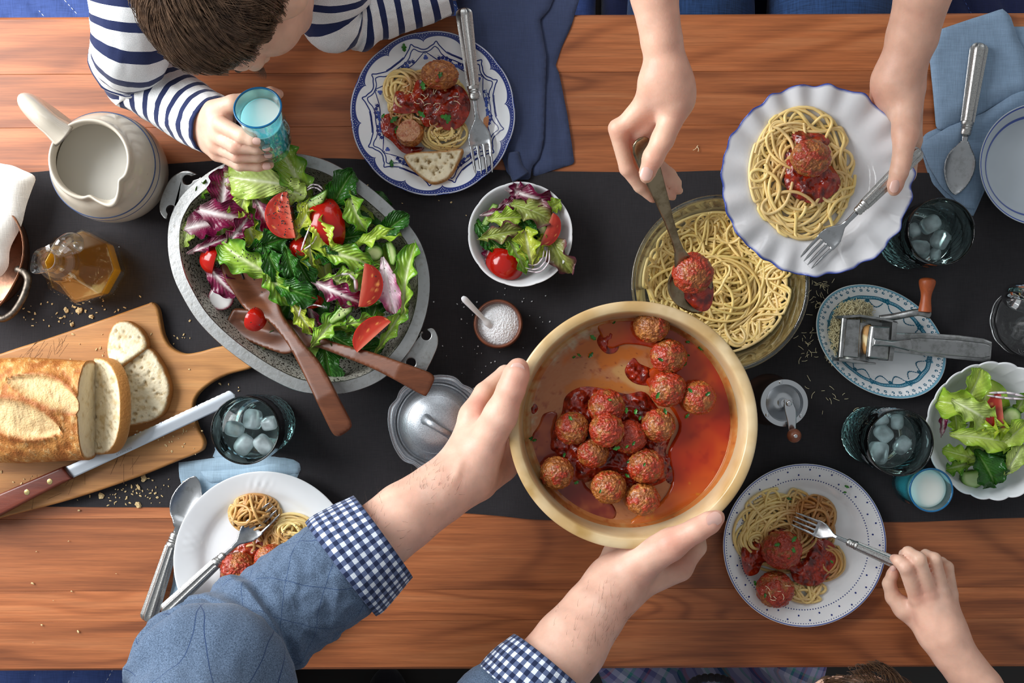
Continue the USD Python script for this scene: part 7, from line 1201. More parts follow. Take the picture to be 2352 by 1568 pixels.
def b_denim():
    n, l = {'nz': ('noise_texture', {'scale': 10.0, 'detail': 2.0}), 'warp': mth('multiply', value2=.03), 'ta': ('noise_texture', {'scale': 900.0, 'detail': 3.0}), 'base': ('rgb_ramp', {'ramp': [(.3, L('#37475c')), (.7, L('#677a93'))]}), 'a': mth('add'), 'd': mth('subtract')}, [('t.object', 'nz.vector'), ('nz.fac', 'warp.value1'), ('t.object', 'ta.vector'), ('ta.fac', 'base.fac'), ('u.fac', 'a.value1'), ('v.fac', 'a.value2'), ('u.fac', 'd.value1'), ('v.fac', 'd.value2')]
    for k in 'ad': n.update({k + 'w': mth('add'), k + 's': mth('multiply', value2=1 / .066), k + 'f': mth('fraction'), k + 'h': mth('subtract', value2=.5), k + 'b': mth('absolute'), k + 'c': mth('less_than', value2=.007)}); l += [(k + '.value', k + 'w.value1'), ('warp.value', k + 'w.value2'), (k + 'w.value', k + 's.value1'), (k + 's.value', k + 'f.value1'), (k + 'f.value', k + 'h.value1'), (k + 'h.value', k + 'b.value1'), (k + 'b.value', k + 'c.value1')]
    n.update({'mx': mth('maximum'), 'x': ('mix', {'color2': L('#2c4062')})}); return n, l + [('ac.value', 'mx.value1'), ('dc.value', 'mx.value2'), ('mx.value', 'x.fac'), ('base.color', 'x.color1')], 'x.color'
uvmat('striped_jersey', b_stripe); uvmat('gingham', b_gingham, thread=1100.0); uvmat('denim', b_denim, bump=.5, thread=1300.0)
M('plaid', {'t': ('texture_coordinate', {}), 'm': ('mapping', {'rotation': (0, 0, .5), 'scale': (26, 26, 26)}), 's': ('separate_xyz', {}), 'fx': mth('fraction'), 'fy': mth('fraction'), 'rx': ('rgb_ramp', {'interpolate': False, 'ramp': [(0, L('#8f94c4')), (.22, L('#cfcfe6')), (.45, L('#55b0a8')), (.55, L('#aaa5d2')), (.8, L('#2d4a80')), (.92, L('#a8546e'))]}), 'ry': ('rgb_ramp', {'interpolate': False, 'ramp': [(0, L('#a9a5d0')), (.3, L('#6a63a0')), (.5, L('#d5d8ee')), (.75, L('#3d6b94')), (.9, L('#5aa598'))]}), 'x': ('mix', {'fac': .5}), 'p': ('principled_bsdf', {'roughness': .85})}, [('t.object', 'm.vector'), ('m.vector', 's.vector'), ('s.x', 'fx.value1'), ('s.y', 'fy.value1'), ('fx.value', 'rx.fac'), ('fy.value', 'ry.fac'), ('rx.color', 'x.color1'), ('ry.color', 'x.color2'), ('x.color', 'p.base_color')])
def Q(*pts): return [P(*p[:3]) for p in pts], [S(p[3], p[2]) for p in pts]
def fch(*pts, k=.0025, flat=None): a, r = Q(*pts); return chain(a, r, k, flat)
def bodyskin(t, f, step, red=(), tone='#d9ab94', clip=None, freckle=0):
    v, fa = mesh_sdf(f, step, 2, clip=clip); n = nz(v * 45, 4); c = mixc(lin(tone), lin('#cf9681'), sstep(.1, .8, n) * .45); c = mixc(c, lin('#e4c3b1'), sstep(-.1, -.7, n) * .4)
    for x, y, h, r, a in red: c = mixc(c, lin('#c4695a'), a * np.exp(-(np.linalg.norm(v - P(x, y, h), axis=1) / S(r, h)) ** 2))
    return t.part('body', (v, fa), 'skin', col=c)
def nail(t, px, py, h, dx, dy, ln, wd, tilt=0, side=0, lift=.0):
    "nail plate: dx, dy finger direction in the picture, ln/wd pixels"
    u = np.linspace(-1, 1, 14); w = np.linspace(-1, 1, 9); U, W = np.meshgrid(u, w, indexing='ij'); a, b = S(ln / 2, h), S(wd / 2, h); wid = b * np.where(U > 0, np.sqrt(np.clip(1 - (U * .98) ** 4, 0, 1)) , np.sqrt(np.clip(1 - (U * .985) ** 3 * -1 * (U < 0) - 0, 0, 1)))
    wid = b * np.clip(1 - np.abs(U) ** 3.2, 0.02, 1) ** .5; v = np.stack([U * a, W * wid, -.0018 * (W * wid / b) ** 2 - .0006 * U ** 2], -1).reshape(-1, 3); f = grid_faces(14, 9); n = len(v); v = np.vstack([v, v - (0, 0, .0006)]); f = np.vstack([f, f[:, ::-1] + n]); m = place((v, f), (0, 0, 0), 0, tilt, side); R = rot([0, 0, 1], math.degrees(math.atan2(-dy, dx))); t.part('fingernail', (m[0] @ R.T + P(px, py, h), m[1]), 'nail')
def sleeve(path, rad, n=96, m=110, wr=.003, seed=0, thick=.0022, fold=(), squash=None, u0=0.0, vsh=0):
    "hollow cloth tube along a path (world points, radii) with wrinkles; returns mesh and u, v in metres"
    pts = catmull(np.column_stack([path, rad]), m); p, r = pts[:, :3], pts[:, 3]; v, f = tube(p, 1e-6, n, cap=False); v, f = tube(p, r, n, cap=False); ax = np.repeat(p, n, 0); d = v - ax; dl = np.linalg.norm(d, axis=1, keepdims=True); nr = d / dl
    s = np.concatenate([[0], np.cumsum(np.linalg.norm(np.diff(p, axis=0), axis=1))]); U = np.repeat(s, n); th = np.tile(np.linspace(0, 2 * np.pi, n, endpoint=False), m)
    q = np.column_stack([U * 24, np.cos(th) * 1.3, np.sin(th) * 1.3]); w = nz(q, seed) * .8 + .5 * np.sin(U * 150 + 2.2 * np.cos(th + seed) + 3 * nz(q * .7, seed + 4)) * sstep(.1, .6, nz(q * .6, seed + 8)); w = w + .6 * (1 - np.abs(nz(q * 1.4, seed + 3))) ** 3
    for c, wd, am in fold: w = w + am * np.sin((U - c) * 210 + 1.5 * np.sin(th + 1)) * np.exp(-((U - c) / wd) ** 2)
    v = v + nr * (wr * w)[:, None]
    if squash is not None: v = squash(v, U)
    inn = v - nr * thick; k = len(v); F = np.vstack([f, f[:, ::-1] + k]); i = np.arange(n); j = (i + 1) % n; a, b = i, j; F = np.vstack([F, np.stack([a, a + k, b], 1), np.stack([b, a + k, b + k], 1)]); a, b = i + (m - 1) * n, j + (m - 1) * n; F = np.vstack([F, np.stack([a, b, a + k], 1), np.stack([b, b + k, a + k], 1)])
    V = (th - np.pi) * np.mean(rad) + vsh; return (np.vstack([v, inn]), F), dict(u=np.tile(U + u0, 2), v=np.tile(V, 2))
def headframe(fwd, pitch, roll):
    f = np.array([fwd[0], fwd[1], 0.0]); f /= np.linalg.norm(f); up = np.array([0, 0, 1.0]); rt = np.cross(f, up); a = math.radians(pitch); f2 = f * math.cos(a) - up * math.sin(a); u2 = up * math.cos(a) + f * math.sin(a); b = math.radians(roll); r3 = rt * math.cos(b) - u2 * math.sin(b); u3 = u2 * math.cos(b) + rt * math.sin(b); return np.stack([r3, f2, u3], 1)
def head(c, R, s):
    w = lambda x, y, z: c + R @ (np.array([x, y, z]) * s); Rf = R.astype(np.float32)
    sk = ball(w(0, -.008, .022), .078 * s, (.93, 1.12, 1.0), Rf); fc = ball(w(0, .028, -.035), .06 * s, (.9, .95, 1.15), Rf); ck = [ball(w(x, .052, -.035), .026 * s) for x in (-.028, .028)]; ch = ball(w(0, .060, -.088), .018 * s); br = cone(w(-.032, .075, .012), w(.032, .075, .012), .012 * s, .012 * s)
    f = union([sk, fc, ch, br] + ck, .02 * s); f = union([f, cone(w(0, .084, .0), w(0, .100, -.03), .006 * s, .0095 * s)] + [ball(w(x, .092, -.036), .0065 * s) for x in (-.009, .009)], .006 * s)
    f = union([f] + [ball(w(x, .078, -.058), .011 * s, (1, .6, .5), Rf) for x in (-.008, .008)], .004 * s); f = minus(f, union([ball(w(x, .090, -.004), .011 * s) for x in (-.03, .03)]), .008 * s)
    f = union([f] + [ball(w(x, .081, -.006), .0118 * s) for x in (-.03, .03)], .003 * s); ear = union([ball(w(x, .0, -.018), .03 * s, (.28, .62, 1), Rf) for x in (-.076, .076)]); f = union([f, ear], .006 * s)
    return f, w
def facebits(t, w, R, s):
    for x in (-.03, .03): t.part('eyelashes', cat(*[tube(catmull([w(x + q * .010, .0905 - .004 * q * q, -.0115), w(x + q * .012, .0985 - .004 * q * q, -.0135), w(x + q * .0135, .1035 - .004 * q * q, -.0125)], 5), np.linspace(.0004, .00012, 5), 5) for q in np.linspace(-1, 1, 15)]), 'scalp')
    k = catmull([w(-.020, .079, -.055), w(-.008, .089, -.0545), w(0, .0905, -.056), w(.008, .089, -.0545), w(.020, .079, -.055)], 16); t.part('lips', tube(k, np.interp(np.linspace(0, 1, 16), [0, .5, 1], [.001, .0042, .001]) * s, 8), 'lip')
    for sg in (-1, 1): t.part('eyebrow', tube(catmull([w(sg * .016, .089, .010), w(sg * .03, .088, .016), w(sg * .045, .077, .012)], 10), np.array([.0012, .002, .0022, .0022, .002, .002, .0018, .0015, .0012, .0006]) * s, 6), 'scalp')
def hair(t, c, R, s, n, seed, mat, whorl, ln, cover, lift=.010, stray=.02, wave=.6):
    "strands combed over the cranium away from a whorl; cover(x, y, z) picks the hairy part in the head frame"
    rng = np.random.default_rng(seed); d = rng.normal(size=(n * 4, 3)); d /= np.linalg.norm(d, axis=1, keepdims=True); d = d[cover(d)][:n]; ax = np.array([.0725 * 1.0, .0875, .078]) * s; o = np.array([0, -.008, .022]) * s; wh = np.array(whorl, float) / np.linalg.norm(whorl)
    out, m = [], 16; N = len(d); cl = d[rng.choice(N, min(N, 170 if N > 4000 else 90), replace=False)]; which = cKDTree(cl).query(d)[1]
    def flow(p, L_, sw, lf):
        p = p.copy(); st = (L_ / m / (.08 * s))[:, None]; res = []
        for i in range(m):
            a = p - wh * (p @ wh)[:, None]; g = a / np.maximum(np.linalg.norm(a, axis=1, keepdims=True), 1e-6); g = g - p * (g * p).sum(1)[:, None]; sd = np.cross(p, g); g = g + sd * (wave * .5 * np.sin(p[:, :1] * 9 + p[:, 1:2] * 7) + sw[:, None]); g /= np.maximum(np.linalg.norm(g, axis=1, keepdims=True), 1e-6)
            up = lf * (.35 + .65 * math.sin(math.pi * min(1, (i + 1.5) / m))); res.append((p * (ax + .002 + up[:, None])).copy()); p = p + g * st; p /= np.linalg.norm(p, axis=1, keepdims=True)
        return np.stack(res, 1)
    cs = rng.normal(0, .22, len(cl)); cL = ln * rng.uniform(.8, 1.1, len(cl)); cf = rng.uniform(.35, 1, len(cl)) * lift; gd = flow(cl, cL, cs, cf); own = flow(d, cL[which] * rng.uniform(.75, 1.1, N), cs[which] + rng.normal(0, .10, N), cf[which] * rng.uniform(.4, 1, N)); k = (np.linspace(0, 1, m) ** 1.2 * .75)[None, :, None]; sm_ = rng.random(N) < stray; k = k * np.where(sm_, 0, 1)[:, None, None]; pth = own * (1 - k) + gd[which] * k
    pth = pth * (1 + np.where(sm_, rng.uniform(0, .12, N), 0)[:, None, None] * (np.linspace(0, 1, m) ** 2)[None, :, None]); pth = c + (o + pth) @ R.T; out = list(pth); wd = (rng.uniform(.0004, .0009, N)[:, None] * np.linspace(1, .3, m)[None]).ravel()
    base = t.path; path = base + '/' + uname(base, 'hair_strands'); p = curves(path, out, wd, mat, off=-t.loc); p.SetCustomDataByKey('kind', 'stuff')
    v = np.array(trimesh.creation.icosphere(subdivisions=4).vertices); f = trimesh.creation.icosphere(subdivisions=4).faces; mk = cover(v); f = f[mk[f].all(1)]; t.part('hair', (c + (o + v * (ax + .0025)) @ R.T, f), 'scalp')
def armhair(t, a, b, r0, r1, n, seed, up):
    rng = np.random.default_rng(seed); a, b = np.asarray(a), np.asarray(b); d = (b - a) / np.linalg.norm(b - a); up = np.asarray(up, float) - d * (np.asarray(up) @ d); up /= np.linalg.norm(up); sd = np.cross(d, up); out, wd = [], []
    for _ in range(n):
        k, th = rng.uniform(0, 1), rng.normal(0, .75); nr = up * math.cos(th) + sd * math.sin(th); p = a + (b - a) * k + nr * (r0 + (r1 - r0) * k) * .98; g = d * rng.uniform(.5, 1) + sd * rng.normal(-.4, .5); l = rng.uniform(.006, .014); out.append(np.array([p + g * l * s + nr * .0022 * math.sin(s * 2.6) for s in np.linspace(0, 1, 5)])); wd += list(np.linspace(.0002, .00005, 5))
    base = t.path; p = curves(base + '/' + uname(base, 'arm_hair'), out, wd, 'arm_hair', off=-t.loc); p.SetCustomDataByKey('kind', 'stuff')
def torso(pts, rs, step=.008, flat=None, k=.06): return mesh_sdf(union([cone(pts[i], pts[i + 1], rs[i], rs[i + 1], flat) for i in range(len(pts) - 1)], k), step, 2)
# ---- the woman: spoon in her right hand, ruffled plate in her left
t = Thing('person', 'person in blue jeans reaching bare arms across with serving spoon and ruffled plate', 'person', (.28, .62, 0))
palm = union([fch((1535, 180, .295, 43), (1548, 235, .29, 36), k=.003), fch((1532, 195, .292, 38), (1425, 296, .268, 20), k=.003), fch((1545, 205, .285, 36), (1470, 300, .262, 24), k=.003), fch((1552, 215, .275, 34), (1490, 310, .245, 22), k=.003), fch((1560, 235, .268, 32), (1518, 315, .24, 20), k=.003)], .008)
fing = union([fch((1416, 294, .268, 20), (1440, 386, .250, 18), (1470, 428, .236, 15), (1500, 458, .226, 10)), fch((1450, 308, .256, 19), (1462, 400, .226, 17), (1512, 435, .212, 14), (1545, 452, .208, 10)), fch((1480, 312, .246, 18), (1488, 385, .222, 16), (1532, 415, .210, 14), (1560, 438, .206, 10)), fch((1508, 314, .24, 16), (1505, 370, .220, 14), (1540, 398, .212, 12), (1559, 420, .208, 9))], .0012)
thumb = fch((1556, 240, .286, 32), (1522, 320, .288, 26), (1500, 362, .288, 24), (1487, 396, .283, 18), (1484, 408, .281, 14), k=.004)
WE = P(1480, -190, .34); WS = np.array([.16, .72, TOP + .42]); a1, r1 = Q((1503, -10, .315, 54), (1520, 95, .305, 47), (1535, 180, .295, 42))
arm1 = union([chain([WS, WE, *a1], [.05, .043, *r1], .004), fch((1490, 190, .298, 16), (1560, 215, .293, 20))], .02)
palm2 = union([fch((2063, 185, .125, 47), (2075, 250, .118, 40), k=.003), fch((2050, 195, .118, 44), (2022, 262, .085, 34), k=.003), fch((2060, 200, .115, 44), (2042, 285, .080, 32), k=.003), fch((2072, 205, .115, 42), (2070, 310, .078, 30), k=.003), fch((2078, 210, .115, 40), (2094, 320, .085, 24), k=.003)], .008)
fing2 = union([fch((2094, 320, .080, 22), (2085, 400, .068, 19), (2055, 450, .072, 16), (2030, 478, .074, 12)), fch((2070, 312, .073, 22), (2050, 405, .063, 19), (2012, 455, .070, 16), (1985, 478, .074, 12)), fch((2044, 290, .073, 22), (2010, 370, .064, 18), (1975, 415, .070, 16), (1945, 440, .075, 12)), fch((2022, 268, .075, 20), (1985, 330, .066, 16), (1955, 370, .072, 14), (1930, 390, .076, 11))], .0012)
thumb2 = fch((2080, 240, .128, 36), (2080, 305, .138, 30), (2071, 370, .146, 21), (2065, 395, .147, 20), (2056, 425, .143, 17), (2053, 438, .141, 13), k=.005)
WE2 = P(2185, -200, .20); WS2 = np.array([.48, .72, TOP + .42]); a2, r2 = Q((2118, -5, .165, 62), (2095, 85, .145, 58), (2064, 180, .127, 48)); arm2 = chain([WS2, WE2, *a2], [.05, .045, *r2], .004)
WHd = np.array([.32, .74, TOP + .72]); WR_ = headframe((0, -1), 30, 0); hf, hw = head(WHd, WR_, 1.08)
core = chain([WS, (.32, .76, TOP + .46), WS2], [.05, .06, .05], .03); nk = chain([(.32, .76, TOP + .46), (.32, .755, TOP + .64)], [.06, .052], .02)
sk = union([union([arm1, union([union([palm, fing], .006), thumb], .006)], .02), union([arm2, union([union([palm2, fing2], .006), thumb2], .008)], .02), core, nk, hf], .015)
bodyskin(t, sk, .0021, [(1412, 292, .27, 26, .25), (1498, 362, .30, 22, .2), (1485, 400, .29, 25, .25), (1500, 462, .225, 20, .5), (1552, 450, .21, 22, .4), (2056, 430, .145, 26, .35), (2076, 385, .15, 20, .2), (2010, 225, .12, 30, .3), (1440, 390, .25, 20, .25)], clip=None)
nail(t, 1485, 399, .2925, -.3, 1, 32, 28, 9, 0); nail(t, 2056, 428, .1530, -.25, 1, 30, 21, 10, 0); facebits(t, hw, WR_, 1.08)
hair(t, WHd, WR_, 1.08, 1500, 4, 'dark_hair', (0, -.4, .9), .16, lambda d: (d[:, 2] > -.1 - .0 * d[:, 1]) & (d[:, 1] < .55 - .2 * (d[:, 2] < .4)), .012)
t.part('top', torso([np.array([.32, .80, TOP - .13]), np.array([.32, .78, TOP + .20]), np.array([.32, .76, TOP + .44])], [.15, .14, .13], flat=((0, 1, 0), .7)), 'black_cloth'); 
for sx in (-1, 1): sl = sleeve([(.32 + sx * .10, .76, TOP + .46), (.32 + sx * .17, .73, TOP + .42), (.32 + sx * .19, .66, TOP + .39)], [.075, .068, .062], 48, 30, .002); t.part('sleeve', sl[0], 'black_cloth')
lg = [mesh_sdf(chain([np.array([x, .82, TOP - .175]), np.array([x + dx, .43, TOP - .20]), np.array([x + dx, .40, .10])], [.10, .078, .05], .03), .007, 2) for x, dx in ((.24, 0.0), (.41, .02))]
t.part('trousers', cat(*lg), 'jeans')
for x in (.24, .43): t.part('shoe', ico(3, .05, (x, .36, .045), (.9, 2.2, .9)), 'black_cloth')
# ---- the man: both hands lifting the stoneware bowl
t = Thing('person', 'person in denim shirt with gingham cuffs lifting the stoneware bowl with both hands', 'person', (-.1, -.62, 0))
pl = union([fch((1068, 1090, .125, 57), (1110, 1020, .122, 52), k=.003), fch((1060, 1075, .125, 50), (1088, 955, .110, 32), k=.003), fch((1075, 1085, .115, 52), (1118, 985, .085, 34), k=.003), fch((1090, 1095, .105, 50), (1145, 1030, .070, 36), k=.003), fch((1100, 1100, .100, 46), (1152, 1075, .070, 34), k=.003)], .008)
fl_ = union([fch((1084, 955, .110, 29), (1112, 902, .100, 24), (1160, 858, .082, 20), (1210, 850, .068, 15)), fch((1118, 985, .085, 28), (1165, 930, .062, 25), (1220, 905, .060, 21), (1262, 895, .066, 16)), fch((1145, 1030, .072, 28), (1205, 985, .058, 24), (1262, 965, .062, 20), (1300, 955, .068, 16)), fch((1155, 1072, .070, 26), (1210, 1045, .058, 21), (1255, 1030, .064, 18), (1285, 1020, .070, 14))], .0015)
th_ = fch((1112, 1020, .132, 46), (1150, 952, .150, 38), (1174, 893, .162, 31), (1186, 860, .163, 29), (1191, 844, .160, 23), k=.006)
a1, r1 = Q((800, 1290, .180, 74), (930, 1185, .158, 68), (1010, 1130, .140, 62), (1068, 1090, .126, 56)); ME = P(560, 1470, .215); MS = np.array([-.34, -.66, TOP + .50]); arm1 = chain([MS, ME, *a1], [.04, .036, *[x * 1.15 for x in r1]], .004)
pr_ = union([fch((1412, 1345, .115, 56), (1470, 1290, .118, 50), k=.003), fch((1405, 1340, .105, 50), (1420, 1275, .075, 38), k=.003), fch((1415, 1340, .105, 50), (1470, 1270, .068, 36), k=.003), fch((1425, 1345, .105, 50), (1520, 1290, .075, 36), k=.003), fch((1435, 1345, .108, 46), (1560, 1305, .095, 30), k=.003)], .008)
fr_ = union([fch((1562, 1300, .098, 28), (1600, 1256, .088, 23), (1600, 1205, .070, 19), (1590, 1170, .066, 15)), fch((1522, 1288, .078, 28), (1558, 1225, .058, 24), (1555, 1165, .058, 20), (1545, 1125, .066, 15)), fch((1470, 1272, .070, 28), (1495, 1205, .056, 24), (1490, 1145, .060, 20), (1480, 1105, .068, 15)), fch((1425, 1278, .075, 26), (1440, 1215, .060, 21), (1435, 1165, .064, 18), (1428, 1135, .070, 14))], .0015)
tr_ = fch((1468, 1292, .132, 46), (1540, 1250, .152, 36), (1602, 1216, .162, 26), (1630, 1200, .162, 24), (1648, 1188, .158, 18), k=.006)
a2, r2 = Q((1235, 1575, .165, 80), (1310, 1480, .150, 74), (1365, 1405, .132, 63), (1412, 1345, .117, 55)); ME2 = P(1120, 1720, .19); MS2 = np.array([.10, -.70, TOP + .50]); arm2 = chain([MS2, ME2, *a2], [.04, .036, *[x * 1.15 for x in r2]], .004)
MHd = np.array([-.12, -.66, TOP + .80]); MRm = headframe((.1, 1), 35, 0); hf, hw = head(MHd, MRm, 1.12); core = chain([MS, (-.12, -.74, TOP + .54), MS2], [.06, .07, .06], .03); nk = chain([(-.12, -.74, TOP + .54), (-.12, -.70, TOP + .72)], [.065, .06], .02)
sk = union([union([arm1, union([union([pl, fl_], .007), th_], .008)], .02), union([arm2, union([union([pr_, fr_], .007), tr_], .008)], .02), core, nk, hf], .015)
# veins over the back of the left wrist
vn = fch((985, 1195, .170, 3), (1020, 1135, .168, 4), (1048, 1090, .162, 4), (1058, 1062, .154, 3)); sk = union([sk, vn], .006)
bodyskin(t, sk, .0023, [(1190, 848, .165, 34, .35), (1178, 890, .17, 26, .25), (1105, 930, .12, 34, .4), (1648, 1195, .165, 34, .35), (1606, 1216, .165, 26, .25), (1580, 1290, .11, 40, .3), (1545, 1250, .165, 36, .3)], tone='#dcb09b')
nail(t, 1187, 853, .1752, .28, -1, 42, 34, 8, 0); nail(t, 1641, 1193, .1738, .9, -.55, 38, 32, 8, 0); facebits(t, hw, MRm, 1.12)
hair(t, MHd, MRm, 1.12, 1200, 5, 'dark_hair', (0, -.4, .9), .05, lambda d: (d[:, 2] > -.1) & (d[:, 1] < .6), .008)
armhair(t, P(800, 1290, .182), P(1030, 1115, .138), .038, .031, 260, 1, (0, .5, 1)); armhair(t, P(1290, 1500, .155), P(1400, 1360, .120), .039, .030, 240, 2, (.8, -.3, .8))
sq = [P(838, 1262, .178), P(775, 1310, .185), P(655, 1395, .20), P(555, 1468, .225), P(478, 1560, .27), P(470, 1640, .33), np.array([-.34, -.58, TOP + .42]), np.array([-.32, -.68, TOP + .50])]; m, at_ = sleeve(sq, [.050, .053, .0535, .058, .066, .072, .080, .09], 120, 190, .0062, 3, fold=((.13, .02, .7), (.19, .03, 1.4), (.25, .03, 1.2), (.32, .04, 1.0))); t.part('sleeve', m, 'denim', 'blue denim shirt sleeve with faint stitched diamond lines', at=at_)
m, at_ = sleeve([P(880, 1232, .172), P(845, 1258, .176), P(800, 1292, .181), P(782, 1306, .183)], [.0515, .056, .0605, .0600], 110, 30, .0016, 6, .003); t.part('cuff', m, 'gingham', 'turned back navy and white gingham cuff', at=at_)
sq = [P(1228, 1580, .168), P(1180, 1640, .172), P(1130, 1710, .19), np.array([-.05, -.60, TOP + .36]), np.array([.08, -.70, TOP + .49])]; m, at_ = sleeve(sq, [.053, .055, .06, .075, .088], 96, 90, .003, 5); t.part('sleeve', m, 'denim', at=at_)
m, at_ = sleeve([P(1268, 1530, .160), P(1240, 1566, .165), P(1205, 1612, .170)], [.052, .057, .060], 110, 26, .0016, 8, .003); t.part('cuff', m, 'gingham', 'turned back navy and white gingham cuff', at=at_)
v, f = torso([np.array([-.12, -.80, TOP - .15]), np.array([-.12, -.78, TOP + .2]), np.array([-.12, -.75, TOP + .5])], [.17, .18, .165], flat=((0, 1, 0), .72)); t.part('shirt', (v, f), 'denim', at=dict(u=v[:, 2], v=v[:, 0]))
lg = [mesh_sdf(chain([np.array([x, -.79, TOP - .12]), np.array([x, -.72, .38]), np.array([x, -.76, .08])], [.11, .075, .055], .03), .008, 2) for x in (-.22, -.02)]; t.part('trousers', cat(*lg), 'black_cloth')
for x in (-.22, -.02): t.part('shoe', ico(3, .055, (x, -.70, .05), (.9, 2.3, .9)), 'black_cloth')
# ---- the boy with the milk
t = Thing('person', 'brown haired child in navy striped shirt bending over a turquoise glass of milk', 'person', (-.33, .55, 0))
pb = union([fch((478, 275, .118, 48), (502, 272, .150, 32), k=.003), fch((480, 285, .118, 44), (508, 300, .158, 24), k=.003), fch((478, 300, .115, 40), (498, 325, .148, 23), k=.003), fch((478, 312, .11, 36), (500, 350, .135, 21), k=.003)], .008)
fb_ = union([fch((506, 284, .168, 19), (556, 312, .180, 17), (580, 320, .180, 16), (598, 325, .176, 12)), fch((500, 312, .158, 18), (540, 337, .170, 17), (590, 340, .168, 15), (615, 340, .163, 12)), fch((496, 333, .146, 18), (545, 359, .156, 16), (592, 358, .154, 15), (620, 354, .150, 12)), fch((500, 352, .134, 16), (550, 378, .141, 15), (592, 381, .139, 13), (619, 378, .136, 11))], .001)
tb_ = fch((492, 255, .150, 27), (535, 238, .160, 20), (585, 224, .155, 16), (622, 215, .152, 15), (640, 216, .152, 12), k=.004)
a1, r1 = Q((314, 186, .058, 44), (400, 235, .085, 44), (478, 280, .116, 42)); BS1 = np.array([-.375, .435, TOP + .17]); arm1 = chain([BS1, *a1], [.04, *r1], .004)
BS2 = np.array([-.19, .445, TOP + .13]); a2, r2 = Q((815, 30, .04, 40), (960, 2, .035, 34)); h2 = union([fch((985, -5, .034, 32), (1030, -40, .03, 30), k=.003)] + [fch((1030 + 6 * i, -40 - 14 * i, .03, 12), (1075 + 4 * i, -62 - 12 * i, .025, 10), (1100, -75 - 12 * i, .018, 9)) for i in range(4)] + [fch((1005, -10, .035, 16), (1045, -12, .028, 12), (1070, -22, .02, 9))], .004); arm2 = chain([BS2, *a2], [.04, *r2], .004)
BH = P(530, -36, .24); BR = headframe((-.12, -.99), 37, 40); hf, hw = head(BH, BR, .88); BN = np.array([-.285, .46, TOP + .19]); core = chain([BS1, BN, BS2], [.045, .05, .045], .02); nk = chain([BN, BH + BR @ np.array([0, -.03, -.06])], [.045, .042], .02)
sk = union([union([arm1, union([union([pb, fb_], .004), tb_], .005)], .012), union([arm2, h2], .01), core, nk, hf], .012); bodyskin(t, sk, .0019, [(595, 324, .18, 16, .4), (614, 340, .168, 16, .4), (618, 355, .155, 16, .4), (616, 380, .14, 16, .4), (535, 337, .175, 18, .3), (545, 360, .16, 18, .3), (640, 216, .155, 16, .45), (560, 180, .23, 24, .35)], tone='#deb39c')
for x, y, h, a in ((589, 325, .1895, .1), (611, 340, .1745, .0), (616, 356, .1605, -.1), (612, 383, .1455, .0)): nail(t, x, y, h, 1, a, 19, 17, 8, 24)
facebits(t, hw, BR, .88)
hair(t, BH, BR, .88, 9000, 6, 'brown_hair', (-.30, -.45, .82), .16, lambda d: (d[:, 2] > -.30 - .25 * (d[:, 1] < 0)) & (d[:, 1] < .70 + .3 * d[:, 2]) & ~((d[:, 0] < -.30) & (d[:, 1] > .22) & (d[:, 2] < .42)), .016, .03, .3)
sq = [P(497, 291, .122), P(440, 257, .098), P(373, 213, .078), P(323, 183, .066), P(294, 145, .09), P(304, 75, .15), np.array([-.378, .44, TOP + .19]), np.array([-.33, .50, TOP + .16])]; m, at_ = sleeve(sq, [.0315, .033, .035, .0365, .038, .042, .052, .07], 96, 150, .0026, 11, fold=((.15, .03, 1.2),)); t.part('sleeve', m, 'striped_jersey', at=at_)
sq = [P(1030, -12, .036), P(960, 8, .040), P(880, 26, .046), P(815, 38, .055), P(765, 20, .075), np.array([-.20, .43, TOP + .12]), np.array([-.22, .48, TOP + .12])]; m, at_ = sleeve(sq, [.022, .026, .030, .036, .041, .052, .06], 96, 120, .003, 12, fold=((.12, .03, 1.3),)); t.part('sleeve', m, 'striped_jersey', at=at_)
v, f = torso([np.array([-.285, .55, TOP - .17]), np.array([-.285, .52, TOP - .02]), np.array([-.285, .475, TOP + .13])], [.11, .112, .10], .006, flat=((0, 1, 0), .8)); t.part('shirt', (v, f), 'striped_jersey', at=dict(u=v[:, 2] * .9 + v[:, 1] * .5, v=v[:, 0]))
lg = [mesh_sdf(chain([np.array([x, .62, TOP - .21]), np.array([x, .42, TOP - .21]), np.array([x, .40, .12])], [.07, .06, .045], .02), .007, 2) for x in (-.35, -.22)]; t.part('trousers', cat(*lg), 'black_cloth')
milk_glass(P(625, 340, .128), -22, 'turquoise moulded glass of milk tilted in the child\'s hand', 'milk in the tilted turquoise glass held by the child', fill=.74)
# ---- the girl at the lower right
t = Thing('person', 'child in plaid shirt at the bottom right holding a fork, only arm and hair showing', 'person', (.42, -.60, 0))
pg_ = union([fch((2160, 1448, .088, 50), (2110, 1378, .092, 22), k=.003), fch((2162, 1448, .088, 48), (2136, 1368, .094, 22), k=.003), fch((2168, 1445, .086, 46), (2162, 1362, .090, 21), k=.003), fch((2172, 1445, .082, 42), (2182, 1368, .082, 18), k=.003), fch((2140, 1440, .08, 36), (2075, 1395, .07, 24), k=.003)], .008)
fg_ = union([fch((2106, 1372, .093, 19), (2080, 1302, .108, 17), (2064, 1288, .104, 14), (2054, 1282, .094, 11)), fch((2134, 1362, .095, 19), (2110, 1284, .110, 17), (2086, 1268, .100, 14), (2074, 1272, .086, 11)), fch((2162, 1356, .092, 18), (2146, 1284, .102, 16), (2126, 1274, .088, 13), (2116, 1284, .074, 10)), fch((2184, 1362, .082, 16), (2176, 1302, .088, 14), (2162, 1290, .076, 12), (2152, 1296, .064, 9))], .001)
tg_ = fch((2078, 1398, .076, 24), (2052, 1372, .072, 18), (2042, 1340, .074, 15), (2050, 1318, .080, 13), (2053, 1306, .082, 10), k=.003)
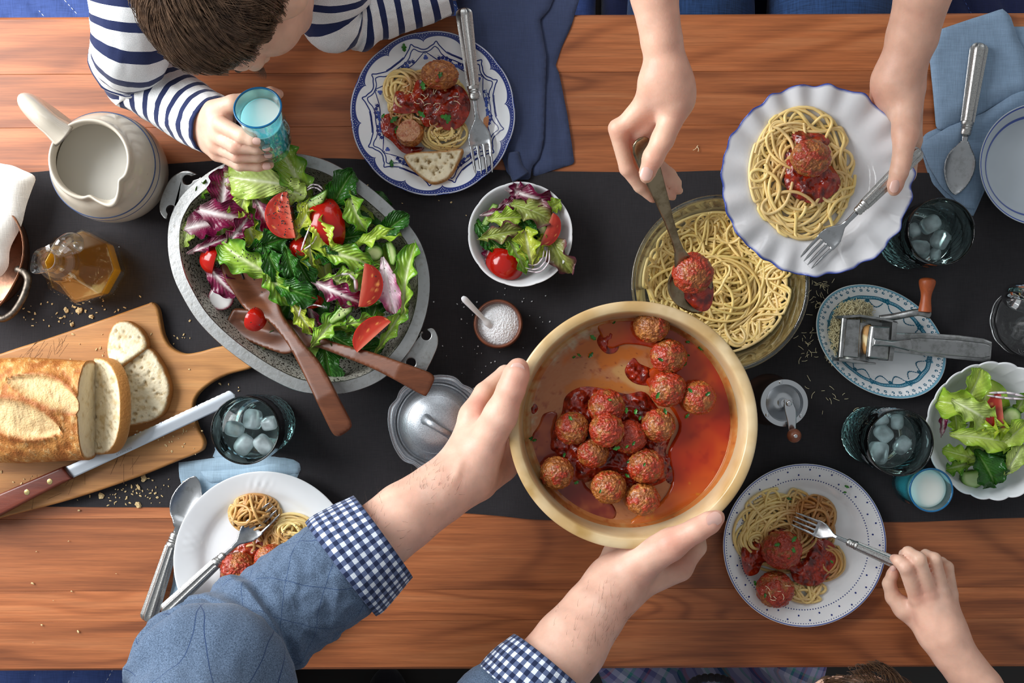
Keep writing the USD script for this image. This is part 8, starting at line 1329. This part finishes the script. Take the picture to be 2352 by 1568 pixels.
a1, r1 = Q((2250, 1580, .095, 52), (2190, 1498, .090, 49), (2162, 1450, .087, 47)); GE = P(2330, 1700, .04); GS = np.array([.50, -.60, TOP + .06]); arm1 = chain([GS, GE, *a1], [.035, .028, *r1], .004)
GHd = P(1985, 1728, .14); GRm = headframe((-.12, 1), 40, 8); hf, hw = head(GHd, GRm, .90); GN = np.array([.40, -.60, TOP + .04]); core = chain([GS, GN, (.28, -.58, TOP + .02)], [.035, .045, .035], .02); nk = chain([GN, GHd + GRm @ np.array([0, -.03, -.06])], [.042, .038], .02)
sk = union([union([arm1, union([union([pg_, fg_], .004), tg_], .006)], .012), core, nk, hf], .012); bodyskin(t, sk, .0020, [(2106, 1372, .1, 20, .2), (2134, 1362, .1, 20, .25), (2054, 1282, .1, 16, .35), (2052, 1310, .085, 16, .4), (2080, 1300, .11, 18, .2)], tone='#dcae98')
nail(t, 2050, 1308, .0865, .2, -1, 17, 13, -20, -30); facebits(t, hw, GRm, .90)
hair(t, GHd, GRm, .90, 2200, 9, 'dark_hair', (0, -.5, .85), .13, lambda d: (d[:, 2] > -.5) & (d[:, 1] < .55 + .2 * d[:, 2]), .014, .12, .8)
t.part('shirt', torso([np.array([.30, -.545, TOP - .34]), np.array([.29, -.55, TOP - .10]), np.array([.36, -.60, TOP + .02])], [.14, .125, .10], .006, flat=((0, 1, 0), .8)), 'plaid'); m, at_ = sleeve([P(2345, 1730, .03), np.array([.55, -.60, TOP + .04]), np.array([.46, -.62, TOP + .03])], [.045, .055, .06], 48, 40, .002); t.part('sleeve', m, 'plaid')
for i in range(11): a = math.pi * i / 10; t.part('pompom', ico(2, .0052, np.array([P(1632, 1572, -.02)[0] - .024 * math.cos(a), P(1632, 1572, -.02)[1] + .010 * math.sin(a), TOP - .015])), 'black_cloth', 'black pompom trim' if i == 0 else None)
t.part('skirt', mesh_sdf(union([cone((.30, -.60, TOP - .33), (.36, -.45, TOP - .34), .12, .10), cone((.30, -.60, TOP - .33), (.22, -.45, TOP - .34), .12, .10)], .06), .008, 2), 'plaid')
